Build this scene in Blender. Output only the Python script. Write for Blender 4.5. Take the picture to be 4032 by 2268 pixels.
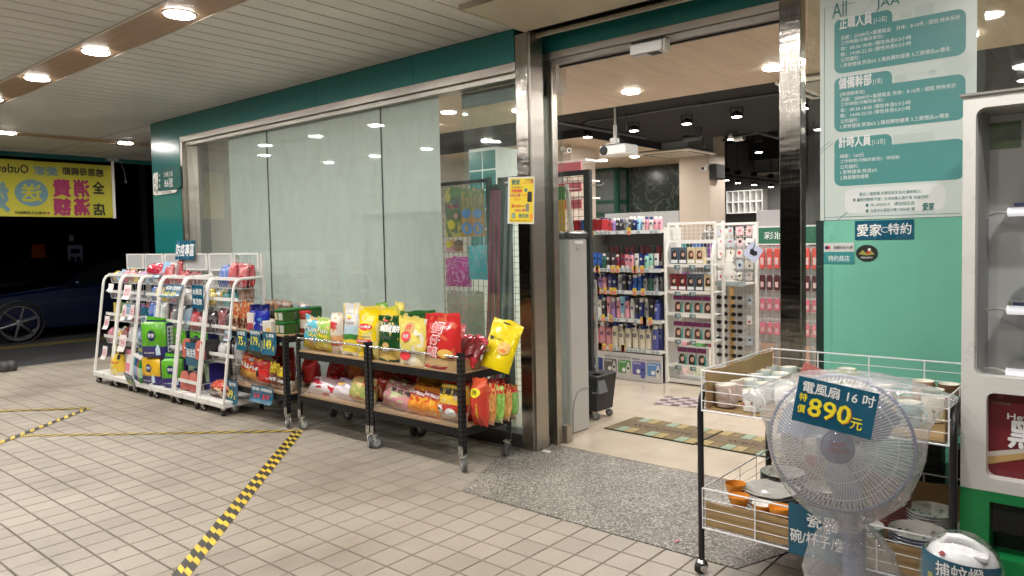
import bpy, bmesh, math, random
from mathutils import Vector, Matrix, noise
R = math.radians
scene = bpy.context.scene
for o in list(bpy.data.objects): bpy.data.objects.remove(o)

# ------------------------------------------------------------------ camera
CAM = Vector((2.7396, -2.93805, 1.43235))
YAW, PITCH, ROLL = R(39.166), R(-2.5836), R(-1.0456)
FPX, PPX, PPY, IW, IH = 2897.5, 2138.0, 1081.5, 4032.0, 2268.0
_f = Vector((-math.sin(YAW)*math.cos(PITCH), math.cos(YAW)*math.cos(PITCH), math.sin(PITCH)))
_r = Vector((math.cos(YAW), math.sin(YAW), 0)); _u = _r.cross(_f)
_r, _u = math.cos(ROLL)*_r+math.sin(ROLL)*_u, -math.sin(ROLL)*_r+math.cos(ROLL)*_u
cd = bpy.data.cameras.new('camera'); cam = bpy.data.objects.new('camera', cd)
scene.collection.objects.link(cam); scene.camera = cam
cam.matrix_world = Matrix(((_r.x,_u.x,-_f.x,CAM.x),(_r.y,_u.y,-_f.y,CAM.y),(_r.z,_u.z,-_f.z,CAM.z),(0,0,0,1)))
cd.sensor_width = 36; cd.lens = FPX/IW*36
cd.shift_x = -(PPX-IW/2)/IW; cd.shift_y = (PPY-IH/2)/IW
cd.clip_start = .05; cd.clip_end = 300
def ray(px, py): return _f+_r*((px-PPX)/FPX)-_u*((py-PPY)/FPX)
def aty(px, py, Y): d = ray(px, py); return CAM+d*((Y-CAM.y)/d.y)
def atz(px, py, Z): d = ray(px, py); return CAM+d*((Z-CAM.z)/d.z)
def atx(px, py, X): d = ray(px, py); return CAM+d*((X-CAM.x)/d.x)
def pix(p):
    d = Vector(p)-CAM; z = d.dot(_f)
    return PPX+FPX*d.dot(_r)/z, PPY-FPX*d.dot(_u)/z, z

# ------------------------------------------------------------------ night sky, exposure
w = bpy.data.worlds.new('World'); scene.world = w; w.use_nodes = True
nt = w.node_tree; nt.nodes.clear()
sky = nt.nodes.new('ShaderNodeTexSky'); sky.sky_type = 'NISHITA'; sky.sun_disc = False
sky.sun_elevation = R(-6); sky.sun_rotation = R(200)
bg = nt.nodes.new('ShaderNodeBackground'); bg.inputs['Strength'].default_value = .05
wo = nt.nodes.new('ShaderNodeOutputWorld')
nt.links.new(sky.outputs[0], bg.inputs[0]); nt.links.new(bg.outputs[0], wo.inputs[0])
vs = scene.view_settings; vs.view_transform = 'Standard'; vs.look = 'None'; vs.exposure = 0.0; vs.gamma = 1; vs.use_curve_mapping = False
cy = scene.cycles
cy.use_denoising = True; cy.max_bounces = 10; cy.transparent_max_bounces = 24; cy.diffuse_bounces = 4; cy.glossy_bounces = 4
cy.sample_clamp_indirect = 6; cy.caustics_reflective = False; cy.caustics_refractive = False; cy.use_light_tree = True
LAMP_OUT, LAMP_IN, LAMP_SPOT = 21.0, 25.0, 17.0      # watts of one canopy downlight, shop downlight, shop spotlight

# ------------------------------------------------------------------ helpers
COL = scene.collection
def link(o, parent=None):
    COL.objects.link(o)
    if parent is not None: o.parent = parent
    return o
def tag(o, label=None, cat=None, group=None, kind=None):
    if label: o['label'] = label
    if cat: o['category'] = cat
    if group: o['group'] = group
    if kind: o['kind'] = kind
    return o
def thing(name, label, cat, loc=(0,0,0), rz=0, group=None, rot=None):
    o = bpy.data.objects.new(name, None); o.empty_display_size = .05; link(o)
    o.location = loc; o.rotation_euler = rot if rot else (0,0,rz)
    return tag(o, label, cat, group)
class MB:
    def __init__(s): s.v=[]; s.f=[]; s.m=[]; s.mi=0
    def add(s, vs, fs):
        n=len(s.v); s.v+=[tuple(p) for p in vs]
        for f in fs: s.f.append(tuple(i+n for i in f)); s.m.append(s.mi)
        return s
    def box(s, x0,y0,z0,x1,y1,z1):
        return s.add([(x0,y0,z0),(x1,y0,z0),(x1,y1,z0),(x0,y1,z0),(x0,y0,z1),(x1,y0,z1),(x1,y1,z1),(x0,y1,z1)],
              [(0,3,2,1),(4,5,6,7),(0,1,5,4),(1,2,6,5),(2,3,7,6),(3,0,4,7)])
    def cham(s, x0,y0,z0,x1,y1,z1,b):   # box with all vertical edges and top rim chamfered
        P=lambda i:[(x0+i+b,y0+i),(x1-i-b,y0+i),(x1-i,y0+i+b),(x1-i,y1-i-b),(x1-i-b,y1-i),(x0+i+b,y1-i),(x0+i,y1-i-b),(x0+i,y0+i+b)]
        vs=[(*p,z0+b) for p in P(0)]+[(*p,z1-b) for p in P(0)]+[(*p,z1) for p in P(b)]+[(*p,z0) for p in P(b)]
        fs=[tuple(range(16,24)),tuple(range(31,23,-1))]
        for i in range(8):
            j=(i+1)%8; fs+=[(i,j,8+j,8+i),(8+i,8+j,16+j,16+i),(24+i,24+j,j,i)]
        return s.add(vs,fs)
    def tube(s, pts, r, n=6, closed=False, caps=True):
        pts=[Vector(p) for p in pts]; N=len(pts); rings=[]; up=None
        for i,p in enumerate(pts):
            if closed: t=(pts[(i+1)%N]-pts[i-1])
            else: t=pts[min(i+1,N-1)]-pts[max(i-1,0)]
            if t.length<1e-9: t=Vector((0,0,1))
            t.normalize()
            if up is None: up=Vector((0,0,1)) if abs(t.z)<.9 else Vector((1,0,0))
            a=up-t*up.dot(t)
            if a.length<1e-6: a=Vector((1,0,0)) if abs(t.x)<.9 else Vector((0,1,0)); a=a-t*a.dot(t)
            a.normalize(); b=t.cross(a); up=a
            rr=r[i] if isinstance(r,(list,tuple)) else r
            rings.append([p+a*(rr*math.cos(2*math.pi*(k+.5)/n))+b*(rr*math.sin(2*math.pi*(k+.5)/n)) for k in range(n)])
        vs=[q for g in rings for q in g]; fs=[]
        for i in range(N if closed else N-1):
            j=(i+1)%N
            for k in range(n): l=(k+1)%n; fs.append((i*n+k,i*n+l,j*n+l,j*n+k))
        if caps and not closed: fs+=[tuple(range(n-1,-1,-1)),tuple((N-1)*n+k for k in range(n))]
        return s.add(vs,fs)
    def lathe(s, prof, n=20, c=(0,0,0), ax='z', sx=1, sy=1, caps=True):
        vs=[]; fs=[]
        for (r,z) in prof:
            for k in range(n):
                a=2*math.pi*k/n; p=(r*math.cos(a)*sx, r*math.sin(a)*sy, z)
                if ax=='y': p=(p[0],p[2],-p[1])
                if ax=='x': p=(p[2],p[0],p[1])
                vs.append((p[0]+c[0],p[1]+c[1],p[2]+c[2]))
        for i in range(len(prof)-1):
            for k in range(n):
                l=(k+1)%n; fs.append((i*n+k,i*n+l,(i+1)*n+l,(i+1)*n+k))
        if caps and prof[0][0]>1e-6: fs.append(tuple(range(n-1,-1,-1)))
        if caps and prof[-1][0]>1e-6: fs.append(tuple((len(prof)-1)*n+k for k in range(n)))
        return s.add(vs,fs)
    def prism(s, poly, y0, y1):         # polygon in x,z; extruded along y (y0 nearer -Y)
        n=len(poly)
        vs=[(x,y0,z) for x,z in poly]+[(x,y1,z) for x,z in poly]
        fs=[tuple(range(n)),tuple(range(2*n-1,n-1,-1))]+[(i,n+i,n+(i+1)%n,(i+1)%n) for i in range(n)]
        return s.add(vs,fs)
    def sheet(s, poly, y): return s.add([(x,y,z) for x,z in poly],[tuple(range(len(poly)))])
    def xf(s, M):
        s.v=[tuple(M@Vector(p)) for p in s.v]; return s
    def build(s, name, mat, parent=None, smooth=None, loc=None, rot=None):
        me=bpy.data.meshes.new(name); me.from_pydata(s.v,[],s.f)
        mats=mat if isinstance(mat,(list,tuple)) else [mat]
        for m in mats: me.materials.append(m)
        if len(mats)>1: me.polygons.foreach_set('material_index',s.m)
        if smooth is not None:
            me.polygons.foreach_set('use_smooth',[True]*len(me.polygons)); me.set_sharp_from_angle(angle=R(smooth))
        me.update()
        o=bpy.data.objects.new(name,me); link(o,parent)
        if loc: o.location=loc
        if rot: o.rotation_euler=rot
        return o
def box(*a): return MB().box(*a)
def rrect(x0,z0,x1,z1,r,n=5,corners=(1,1,1,1)):
    P=[]
    for i,(cx,cz,a0) in enumerate([(x1-r,z1-r,0),(x0+r,z1-r,90),(x0+r,z0+r,180),(x1-r,z0+r,270)]):
        if corners[i]: P+=[(cx+r*math.cos(R(a0+90*k/n)),cz+r*math.sin(R(a0+90*k/n))) for k in range(n+1)]
        else: P.append(((x1,z1),(x0,z1),(x0,z0),(x1,z0))[i])
    return P[::-1]
def ell(cx,cz,rx,rz,n=24): return [(cx+rx*math.cos(-2*math.pi*k/n),cz+rz*math.sin(-2*math.pi*k/n)) for k in range(n)]
def copy_tree(o, parent=None):
    c=o.copy(); link(c); c.parent=parent
    for ch in o.children: copy_tree(ch,c)
    return c

# ------------------------------------------------------------------ materials
MATS={}
def mk(name, col, rough=.5, metal=0, spec=.5, bump=0, bscale=40, var=0, vscale=6, em=None, ems=0, coat=0, alpha=None, trans=0, sub=None):
    key=(name,)
    if key in MATS: return MATS[key]
    m=bpy.data.materials.new(name); m.use_nodes=True; n=m.node_tree; b=n.nodes['Principled BSDF']; L=n.links
    c=(*col,1)
    b.inputs['Base Color'].default_value=c; b.inputs['Roughness'].default_value=rough; b.inputs['Metallic'].default_value=metal
    b.inputs['Specular IOR Level'].default_value=spec
    if coat: b.inputs['Coat Weight'].default_value=coat; b.inputs['Coat Roughness'].default_value=.08
    if em: b.inputs['Emission Color'].default_value=(*em,1); b.inputs['Emission Strength'].default_value=ems
    if bump or var:
        g=n.nodes.new('ShaderNodeNewGeometry'); no=n.nodes.new('ShaderNodeTexNoise'); no.inputs['Scale'].default_value=bscale; no.inputs['Detail'].default_value=4
        L.new(g.outputs['Position'],no.inputs['Vector'])
        if bump:
            bp=n.nodes.new('ShaderNodeBump'); bp.inputs['Strength'].default_value=bump; bp.inputs['Distance'].default_value=.01
            L.new(no.outputs[0],bp.inputs['Height']); L.new(bp.outputs[0],b.inputs['Normal'])
        if var:
            n2=n.nodes.new('ShaderNodeTexNoise'); n2.inputs['Scale'].default_value=vscale; n2.inputs['Detail'].default_value=5; L.new(g.outputs['Position'],n2.inputs['Vector'])
            mr=n.nodes.new('ShaderNodeMapRange'); mr.inputs[1].default_value=.3; mr.inputs[2].default_value=.7; mr.inputs[3].default_value=1-var; mr.inputs[4].default_value=1+var
            mx=n.nodes.new('ShaderNodeMix'); mx.data_type='RGBA'; mx.blend_type='MULTIPLY'; mx.inputs[0].default_value=1; mx.inputs[6].default_value=c
            L.new(n2.outputs[0],mr.inputs[0]); L.new(mr.outputs[0],mx.inputs[7]); L.new(mx.outputs[2],b.inputs['Base Color'])
            m2=n.nodes.new('ShaderNodeMapRange'); m2.inputs[1].default_value=.3; m2.inputs[2].default_value=.7; m2.inputs[3].default_value=max(.02,rough-.12); m2.inputs[4].default_value=min(1,rough+.12)
            L.new(n2.outputs[0],m2.inputs[0]); L.new(m2.outputs[0],b.inputs['Roughness'])
    MATS[key]=m; return m
def custom(name):
    m=bpy.data.materials.new(name); m.use_nodes=True; return m,m.node_tree,m.node_tree.nodes['Principled BSDF']
def clear_mat(name, tint=(1,1,1), haze=0, smear=0, hazecol=(.8,.8,.8), rough=.02, ior=1.45, bump=0, bscale=30, gloss=1):
    m,n,b=custom(name); L=n.links; n.nodes.remove(b); out=n.nodes['Material Output']
    t=n.nodes.new('ShaderNodeBsdfTransparent'); t.inputs[0].default_value=(*tint,1)
    g=n.nodes.new('ShaderNodeBsdfGlossy'); g.inputs['Roughness'].default_value=rough; g.inputs[0].default_value=(gloss,gloss,gloss,1)
    lw=n.nodes.new('ShaderNodeLayerWeight'); lw.inputs[0].default_value=.5; pw=n.nodes.new('ShaderNodeMath'); pw.operation='POWER'; pw.inputs[1].default_value=5; L.new(lw.outputs['Facing'],pw.inputs[0])
    f0=((ior-1)/(ior+1))**2; fr=n.nodes.new('ShaderNodeMath'); fr.operation='MULTIPLY_ADD'; fr.inputs[1].default_value=1-f0; fr.inputs[2].default_value=f0; L.new(pw.outputs[0],fr.inputs[0])
    mx=n.nodes.new('ShaderNodeMixShader'); src=t
    if haze:
        d=n.nodes.new('ShaderNodeBsdfDiffuse'); d.inputs[0].default_value=(*hazecol,1)
        tr=n.nodes.new('ShaderNodeBsdfTranslucent'); tr.inputs[0].default_value=(*hazecol,1)
        ad=n.nodes.new('ShaderNodeMixShader'); L.new(d.outputs[0],ad.inputs[1]); L.new(tr.outputs[0],ad.inputs[2])
        hm=n.nodes.new('ShaderNodeMixShader'); hm.inputs[0].default_value=haze
        if smear:   # wiped streaks and finger marks on the pane
            g2=n.nodes.new('ShaderNodeNewGeometry'); mp=n.nodes.new('ShaderNodeMapping'); mp.inputs['Scale'].default_value=(3,3,1.1); mp.inputs['Rotation'].default_value=(0,.5,0); L.new(g2.outputs['Position'],mp.inputs[0])
            sn=n.nodes.new('ShaderNodeTexNoise'); sn.inputs['Scale'].default_value=2.2; sn.inputs['Detail'].default_value=9; sn.inputs['Roughness'].default_value=.72; sn.inputs['Distortion'].default_value=.8; L.new(mp.outputs[0],sn.inputs['Vector'])
            sr=n.nodes.new('ShaderNodeMapRange'); sr.inputs[1].default_value=.45; sr.inputs[2].default_value=.75; sr.inputs[3].default_value=haze; sr.inputs[4].default_value=haze+smear; L.new(sn.outputs[0],sr.inputs[0]); L.new(sr.outputs[0],hm.inputs[0])
            s3=n.nodes.new('ShaderNodeMapRange'); s3.inputs[1].default_value=.4; s3.inputs[2].default_value=.7; s3.inputs[3].default_value=rough; s3.inputs[4].default_value=rough+.02; L.new(sn.outputs[0],s3.inputs[0]); L.new(s3.outputs[0],g.inputs['Roughness'])
        0 or L.new(t.outputs[0],hm.inputs[1]); L.new(ad.outputs[0],hm.inputs[2]); src=hm
    L.new(fr.outputs[0],mx.inputs[0]); L.new(src.outputs[0],mx.inputs[1]); L.new(g.outputs[0],mx.inputs[2]); L.new(mx.outputs[0],out.inputs[0])
    if bump:
        ge=n.nodes.new('ShaderNodeNewGeometry'); no=n.nodes.new('ShaderNodeTexNoise'); no.inputs['Scale'].default_value=bscale; no.inputs['Detail'].default_value=3; no.inputs['Distortion'].default_value=1.2
        bp=n.nodes.new('ShaderNodeBump'); bp.inputs['Strength'].default_value=bump; bp.inputs['Distance'].default_value=.02
        L.new(ge.outputs['Position'],no.inputs['Vector']); L.new(no.outputs[0],bp.inputs['Height']); L.new(bp.outputs[0],g.inputs['Normal']); L.new(bp.outputs[0],lw.inputs['Normal'])
    return m
def ramp(n, fac, stops, const=False):
    r=n.nodes.new('ShaderNodeValToRGB'); e=r.color_ramp.elements
    if const: r.color_ramp.interpolation='CONSTANT'
    while len(e)<len(stops): e.new(.5)
    for i,(p,c) in enumerate(stops): e[i].position=p; e[i].color=(*c,1) if len(c)==3 else c
    n.links.new(fac,r.inputs[0]); return r
_pk=[0]
def pack(bands, blob=None, bscale=7, thr=.56, rough=.16, crinkle=.25, seed=None, name='printed_film'):
    """printed wrapper: horizontal bands [(z from, colour)], optional blobs of another print colour"""
    _pk[0]+=1; sd=seed if seed is not None else _pk[0]
    m,n,b=custom(name+'_%03d'%_pk[0]); L=n.links
    tc=n.nodes.new('ShaderNodeTexCoord'); sp=n.nodes.new('ShaderNodeSeparateXYZ'); L.new(tc.outputs['Generated'],sp.inputs[0])
    no=n.nodes.new('ShaderNodeTexNoise'); no.noise_dimensions='4D'; no.inputs['W'].default_value=sd*3.7; no.inputs['Scale'].default_value=3; L.new(tc.outputs['Generated'],no.inputs['Vector'])
    ma=n.nodes.new('ShaderNodeMath'); ma.operation='MULTIPLY_ADD'; ma.inputs[1].default_value=.09; L.new(no.outputs[0],ma.inputs[0])
    sb=n.nodes.new('ShaderNodeMath'); sb.operation='SUBTRACT'; sb.inputs[1].default_value=.045; L.new(sp.outputs[2],sb.inputs[0]); L.new(sb.outputs[0],ma.inputs[2])
    rp=ramp(n,ma.outputs[0],bands if bands[0][0]==0 else [(0,bands[0][1])]+bands[1:],True); src=rp.outputs[0]
    if blob:
        vo=n.nodes.new('ShaderNodeTexNoise'); vo.noise_dimensions='4D'; vo.inputs['W'].default_value=sd*1.3; vo.inputs['Scale'].default_value=bscale; vo.inputs['Detail'].default_value=1.5; L.new(tc.outputs['Generated'],vo.inputs['Vector'])
        gt=n.nodes.new('ShaderNodeMath'); gt.operation='GREATER_THAN'; gt.inputs[1].default_value=thr-.045; L.new(vo.outputs[0],gt.inputs[0])
        mx=n.nodes.new('ShaderNodeMix'); mx.data_type='RGBA'; L.new(gt.outputs[0],mx.inputs[0]); L.new(src,mx.inputs[6]); mx.inputs[7].default_value=(*blob,1); src=mx.outputs[2]
    L.new(src,b.inputs['Base Color']); b.inputs['Roughness'].default_value=rough; b.inputs['Specular IOR Level'].default_value=.6
    if crinkle:
        cn=n.nodes.new('ShaderNodeTexNoise'); cn.noise_dimensions='4D'; cn.inputs['W'].default_value=sd; cn.noise_type='RIDGED_MULTIFRACTAL'; cn.inputs['Scale'].default_value=13; cn.inputs['Detail'].default_value=3; cn.inputs['Distortion'].default_value=.9; cn.inputs['Roughness'].default_value=.45
        L.new(tc.outputs['Object'],cn.inputs['Vector'])
        bp=n.nodes.new('ShaderNodeBump'); bp.inputs['Strength'].default_value=min(1,crinkle*2.2); bp.inputs['Distance'].default_value=.013; L.new(cn.outputs[0],bp.inputs['Height']); L.new(bp.outputs[0],b.inputs['Normal'])
    return m

# ------------------------------------------------------------------ lettering (all turned into meshes in one go at the end)
TEXTS=[]
def T(parent, s, mat, c, h, w=None, y=-.001, fn=None, bold=0., mirror=False, rot=0, name='lettering', maxw=None):
    """flat lettering: centre c=(x,z) in the parent's frame, glyph-block height h, optional exact width w; faces -Y unless fn maps (x,z)"""
    me=bpy.data.meshes.new(name); me.materials.append(mat)
    o=bpy.data.objects.new(name,me); link(o,parent)
    TEXTS.append((o,s,c,h,w,y,fn,bold,mirror,rot,maxw)); return o
def flush_text():
    uniq={}
    for t in TEXTS:
        k=t[1]
        if k not in uniq:
            cu=bpy.data.curves.new('t','FONT'); cu.body=t[1]; cu.size=1; cu.resolution_u=2; cu.align_x='LEFT'
            ob=bpy.data.objects.new('t',cu); COL.objects.link(ob); uniq[k]=ob
    dg=bpy.context.evaluated_depsgraph_get(); dg.update()
    data={}
    for k,ob in uniq.items():
        me=ob.evaluated_get(dg).to_mesh(); me.calc_loop_triangles()
        data[k]=([tuple(v.co) for v in me.vertices],[tuple(t.vertices) for t in me.loop_triangles]); ob.evaluated_get(dg).to_mesh_clear()
    for ob in uniq.values():
        cu=ob.data; bpy.data.objects.remove(ob); bpy.data.curves.remove(cu)
    for (o,s,c,h,w,y,fn,bold,mirror,rot,maxw) in TEXTS:
        V,F=data[s]
        if not V: continue
        xs=[v[0] for v in V]; ys=[v[1] for v in V]; x0,x1,y0,y1=min(xs),max(xs),min(ys),max(ys)
        sz=h/max(1e-6,y1-y0); sx=sz
        if w: sx=w/max(1e-6,x1-x0)
        elif maxw and (x1-x0)*sx>maxw: sx=maxw/(x1-x0)
        if mirror: sx=-sx
        cr,sr=math.cos(rot),math.sin(rot); out=[]; FF=[]
        # heavier strokes: copies of the glyphs a hair apart, each a tenth of a millimetre above the last
        sh=[(0,0)] if not bold else [(bold,0),(-bold,0),(0,bold),(0,-bold)]
        for q,(bx_,bz_) in enumerate(sh):
            base=len(out)
            for v in V:
                a=(v[0]+bx_-(x0+x1)/2)*sx; b=(v[1]+bz_-(y0+y1)/2)*sz
                X=c[0]+a*cr-b*sr; Z=c[1]+a*sr+b*cr
                if fn:
                    p=Vector(fn(X,Z))
                    if q:
                        n=(Vector(fn(X+.002,Z))-p).cross(Vector(fn(X,Z+.002))-p)
                        if n.length>1e-12: p=p+n.normalized()*(.00012*q)
                    out.append(tuple(p))
                else: out.append((X,y-.00012*q,Z))
            FF+=[tuple(i+base for i in (f[::-1] if mirror else f)) for f in F]
        me=o.data; me.from_pydata(out,[],FF); me.update()

# common materials
white_paint=mk('white_enamel',(.78,.77,.74),.35,bump=.05,var=.04)
white_wire=mk('white_wire',(.82,.82,.83),.35)
black_steel=mk('black_powder_coat',(.007,.007,.008),.5,spec=.3,bump=.08,bscale=120)
chrome=mk('chrome',(.75,.75,.76),.16,1)
zinc=mk('zinc_plate',(.62,.62,.60),.3,1,var=.1,vscale=30)
rubber=mk('grey_rubber',(.10,.105,.105),.6,var=.2,vscale=40)
black_rubber=mk('black_rubber',(.015,.015,.016),.55)
paper=mk('white_paper',(.8,.79,.77),.7)
ink=mk('black_ink',(.01,.01,.012),.6); ink_w=mk('white_print',(.85,.86,.85),.5); ink_y=mk('yellow_print',(.9,.78,.03),.45)
ink_r=mk('red_print',(.7,.03,.04),.5); ink_o=mk('orange_print',(.85,.28,.03),.5); ink_navy=mk('navy_print',(.01,.02,.10),.45); ink_teal=mk('teal_print',(.03,.19,.18),.5); ink_pink=mk('magenta_print',(.50,.03,.14),.5); ink_blue=mk('slate_blue_print',(.12,.25,.36),.5)
signblue=mk('blue_price_card',(.012,.10,.17),.28,var=.05)
cardboard=mk('corrugated_cardboard',(.36,.24,.11),.75,bump=.2,bscale=25,var=.12,vscale=8)
glass=clear_mat('window_glass',(.93,.97,.95),haze=.015,smear=.07,ior=1.5,gloss=.95)
clear_film=clear_mat('clear_film',(.97,.97,.97),haze=.05,rough=.08,bump=.5,bscale=25)
# ================================================================== SETTING
# ---- pavement tiles
def tile_material():
    m,n,b=custom('pavement_tile'); L=n.links
    g=n.nodes.new('ShaderNodeNewGeometry'); oi=n.nodes.new('ShaderNodeObjectInfo')
    ad=n.nodes.new('ShaderNodeMath'); ad.operation='ADD'; L.new(g.outputs['Random Per Island'],ad.inputs[0]); L.new(oi.outputs['Random'],ad.inputs[1])
    fr=n.nodes.new('ShaderNodeMath'); fr.operation='FRACT'; L.new(ad.outputs[0],fr.inputs[0])
    rp=ramp(n,fr.outputs[0],[(0,(.305,.268,.224)),(.06,(.325,.287,.24)),(.5,(.345,.304,.254)),(.93,(.36,.317,.264)),(1,(.378,.33,.274))])
    no=n.nodes.new('ShaderNodeTexNoise'); no.inputs['Scale'].default_value=170; no.inputs['Detail'].default_value=3; L.new(g.outputs['Position'],no.inputs['Vector'])
    sp=ramp(n,no.outputs[0],[(.30,(.62,.6,.58)),(.43,(1,1,1)),(1,(1.05,1.05,1.05))])
    n2=n.nodes.new('ShaderNodeTexNoise'); n2.inputs['Scale'].default_value=1.3; n2.inputs['Detail'].default_value=6; L.new(g.outputs['Position'],n2.inputs['Vector'])
    dr=ramp(n,n2.outputs[0],[(.28,(.62,.60,.58)),(.45,(.88,.87,.86)),(.62,(1,1,1))])
    vs_=n.nodes.new('ShaderNodeTexVoronoi'); vs_.inputs['Scale'].default_value=4.5; vs_.inputs['Randomness'].default_value=1; L.new(g.outputs['Position'],vs_.inputs['Vector'])
    m1=n.nodes.new('ShaderNodeMix'); m1.data_type='RGBA'; m1.blend_type='MULTIPLY'; m1.inputs[0].default_value=1; L.new(rp.outputs[0],m1.inputs[6]); L.new(sp.outputs[0],m1.inputs[7])
    m2=n.nodes.new('ShaderNodeMix'); m2.data_type='RGBA'; m2.blend_type='MULTIPLY'; m2.inputs[0].default_value=1; L.new(m1.outputs[2],m2.inputs[6]); L.new(dr.outputs[0],m2.inputs[7])
    sg_=ramp(n,vs_.outputs['Distance'],[(.03,(.42,.39,.36)),(.055,(1,1,1))])
    m3=n.nodes.new('ShaderNodeMix'); m3.data_type='RGBA'; m3.blend_type='MULTIPLY'; m3.inputs[0].default_value=1; L.new(m2.outputs[2],m3.inputs[6]); L.new(sg_.outputs[0],m3.inputs[7]); L.new(m3.outputs[2],b.inputs['Base Color'])
    rr=n.nodes.new('ShaderNodeMapRange'); rr.inputs[3].default_value=.38; rr.inputs[4].default_value=.62; L.new(n2.outputs[0],rr.inputs[0]); L.new(rr.outputs[0],b.inputs['Roughness'])
    bp=n.nodes.new('ShaderNodeBump'); bp.inputs['Strength'].default_value=.12; bp.inputs['Distance'].default_value=.004; L.new(no.outputs[0],bp.inputs['Height']); L.new(bp.outputs[0],b.inputs['Normal'])
    return m
tile_mat=tile_material()
grout=mk('tile_grout',(.135,.112,.09),.9,var=.25,vscale=9)
pav=tag(box(-8.0,-4.6,-.14,4.4,1.06,-.0035).build('pavement',grout),kind='structure')
P=.15
tm=MB(); e=.0034; b_=.0022; q=[(e,e),(P-e,e),(P-e,P-e),(e,P-e)]; q2=[(e+b_,e+b_),(P-e-b_,e+b_),(P-e-b_,P-e-b_),(e+b_,P-e-b_)]
tm.add([(x,y,-.004) for x,y in q]+[(x,y,0) for x,y in q2],[(4,5,6,7)]+[(i,(i+1)%4,4+(i+1)%4,4+i) for i in range(4)])
def granite_edge_l(Y): return -.29-(.37)*(Y/.8)
def granite_edge_r(Y): return 1.40+.30*(Y/.8)
cells=[]
for i in range(-53,29):
    for j in range(-30,7):
        x,y=i*P,j*P
        if y>=0 and x+.01>granite_edge_l(y+P) and x+P-.01<granite_edge_r(y): 
            if x>granite_edge_l(y)-.0 : continue
        cx,cyy,d=pix((x+P/2,y+P/2,0)); vis=d>.4 and -150<cx<IW+150 and -150<cyy<IH+150
        cells.append(((1/d**3 if vis else 0),x,y))
cells.sort(reverse=True)
proto=tm.build('paving_tile',tile_mat,pav); rnd=random.Random(5)
for k,(a,x,y) in enumerate(cells[:300]):
    o=proto if k==0 else proto.copy()
    if k: link(o,pav)
    o.location=(x,y,rnd.uniform(-.0007,.0007))
rest=MB()
for a,x,y in cells[300:]:
    dz=rnd.uniform(-.0007,.0007); rest.add([(vx+x,vy+y,vz+dz) for vx,vy,vz in tm.v],tm.f)
tag(rest.build('paving_tiles',tile_mat,pav),kind='stuff')
# ---- exposed-aggregate threshold
def granite_material():
    m,n,b=custom('pebble_washed_stone'); L=n.links; g=n.nodes.new('ShaderNodeNewGeometry')
    v=n.nodes.new('ShaderNodeTexVoronoi'); v.inputs['Scale'].default_value=140; L.new(g.outputs['Position'],v.inputs['Vector'])
    s=n.nodes.new('ShaderNodeSeparateColor'); L.new(v.outputs['Color'],s.inputs[0])
    rp=ramp(n,s.outputs[0],[(0,(.07,.063,.056)),(.3,(.155,.14,.12)),(.6,(.265,.243,.21)),(.9,(.43,.40,.355)),(1,(.62,.58,.53))])
    n2=n.nodes.new('ShaderNodeTexNoise'); n2.inputs['Scale'].default_value=3; n2.inputs['Detail'].default_value=4; L.new(g.outputs['Position'],n2.inputs['Vector'])
    dr=ramp(n,n2.outputs[0],[(.35,(.72,.72,.72)),(.65,(1,1,1))])
    mx=n.nodes.new('ShaderNodeMix'); mx.data_type='RGBA'; mx.blend_type='MULTIPLY'; mx.inputs[0].default_value=1; L.new(rp.outputs[0],mx.inputs[6]); L.new(dr.outputs[0],mx.inputs[7]); L.new(mx.outputs[2],b.inputs['Base Color'])
    b.inputs['Roughness'].default_value=.55
    bp=n.nodes.new('ShaderNodeBump'); bp.inputs['Strength'].default_value=.5; bp.inputs['Distance'].default_value=.004; L.new(v.outputs['Distance'],bp.inputs['Height']); bp.invert=True; L.new(bp.outputs[0],b.inputs['Normal'])
    return m
gm=MB(); gp=[(-.29,0),(1.40,0),(1.70,.8),(1.78,1.062),(-.72,1.062),(-.66,.8)]
gm.add([(x,y,-.003) for x,y in gp]+[(x,y,.004) for x,y in gp],[tuple(range(6,12))]+[(i,(i+1)%6,6+(i+1)%6,6+i) for i in range(6)])
tag(gm.build('entrance_ramp',granite_material()),kind='structure')
# a pink scrap of paper lying on it
sc=MB().add([(0,0,0),(.018,.002,.002),(.02,.012,.0),(.011,.016,.003),(.003,.012,.001)],[(0,1,2,3,4)])
p=atz(1800+1855/2.169,1600+1152/2.169,.0065); tag(sc.build('paper_scrap',mk('pink_paper',(.8,.12,.18),.6),loc=p),'tiny pink scrap of paper lying on the pebbled entrance ramp','scrap')
# ---- shop floor
def gloss_floor():
    m,n,b=custom('polished_tile'); L=n.links; g=n.nodes.new('ShaderNodeNewGeometry'); oi=n.nodes.new('ShaderNodeObjectInfo')
    n2=n.nodes.new('ShaderNodeTexNoise'); n2.inputs['Scale'].default_value=4; n2.inputs['Detail'].default_value=5; L.new(g.outputs['Position'],n2.inputs['Vector'])
    rp=ramp(n,n2.outputs[0],[(.3,(.56,.48,.375)),(.7,(.64,.555,.45))])
    mr=n.nodes.new('ShaderNodeMapRange'); mr.inputs[3].default_value=.95; mr.inputs[4].default_value=1.04; L.new(oi.outputs['Random'],mr.inputs[0])
    mx=n.nodes.new('ShaderNodeMix'); mx.data_type='RGBA'; mx.blend_type='MULTIPLY'; mx.inputs[0].default_value=1; L.new(rp.outputs[0],mx.inputs[6]); L.new(mr.outputs[0],mx.inputs[7]); L.new(mx.outputs[2],b.inputs['Base Color'])
    r2=n.nodes.new('ShaderNodeMapRange'); r2.inputs[3].default_value=.07; r2.inputs[4].default_value=.22; L.new(n2.outputs[0],r2.inputs[0]); L.new(r2.outputs[0],b.inputs['Roughness'])
    return m
gf=gloss_floor()
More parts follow.
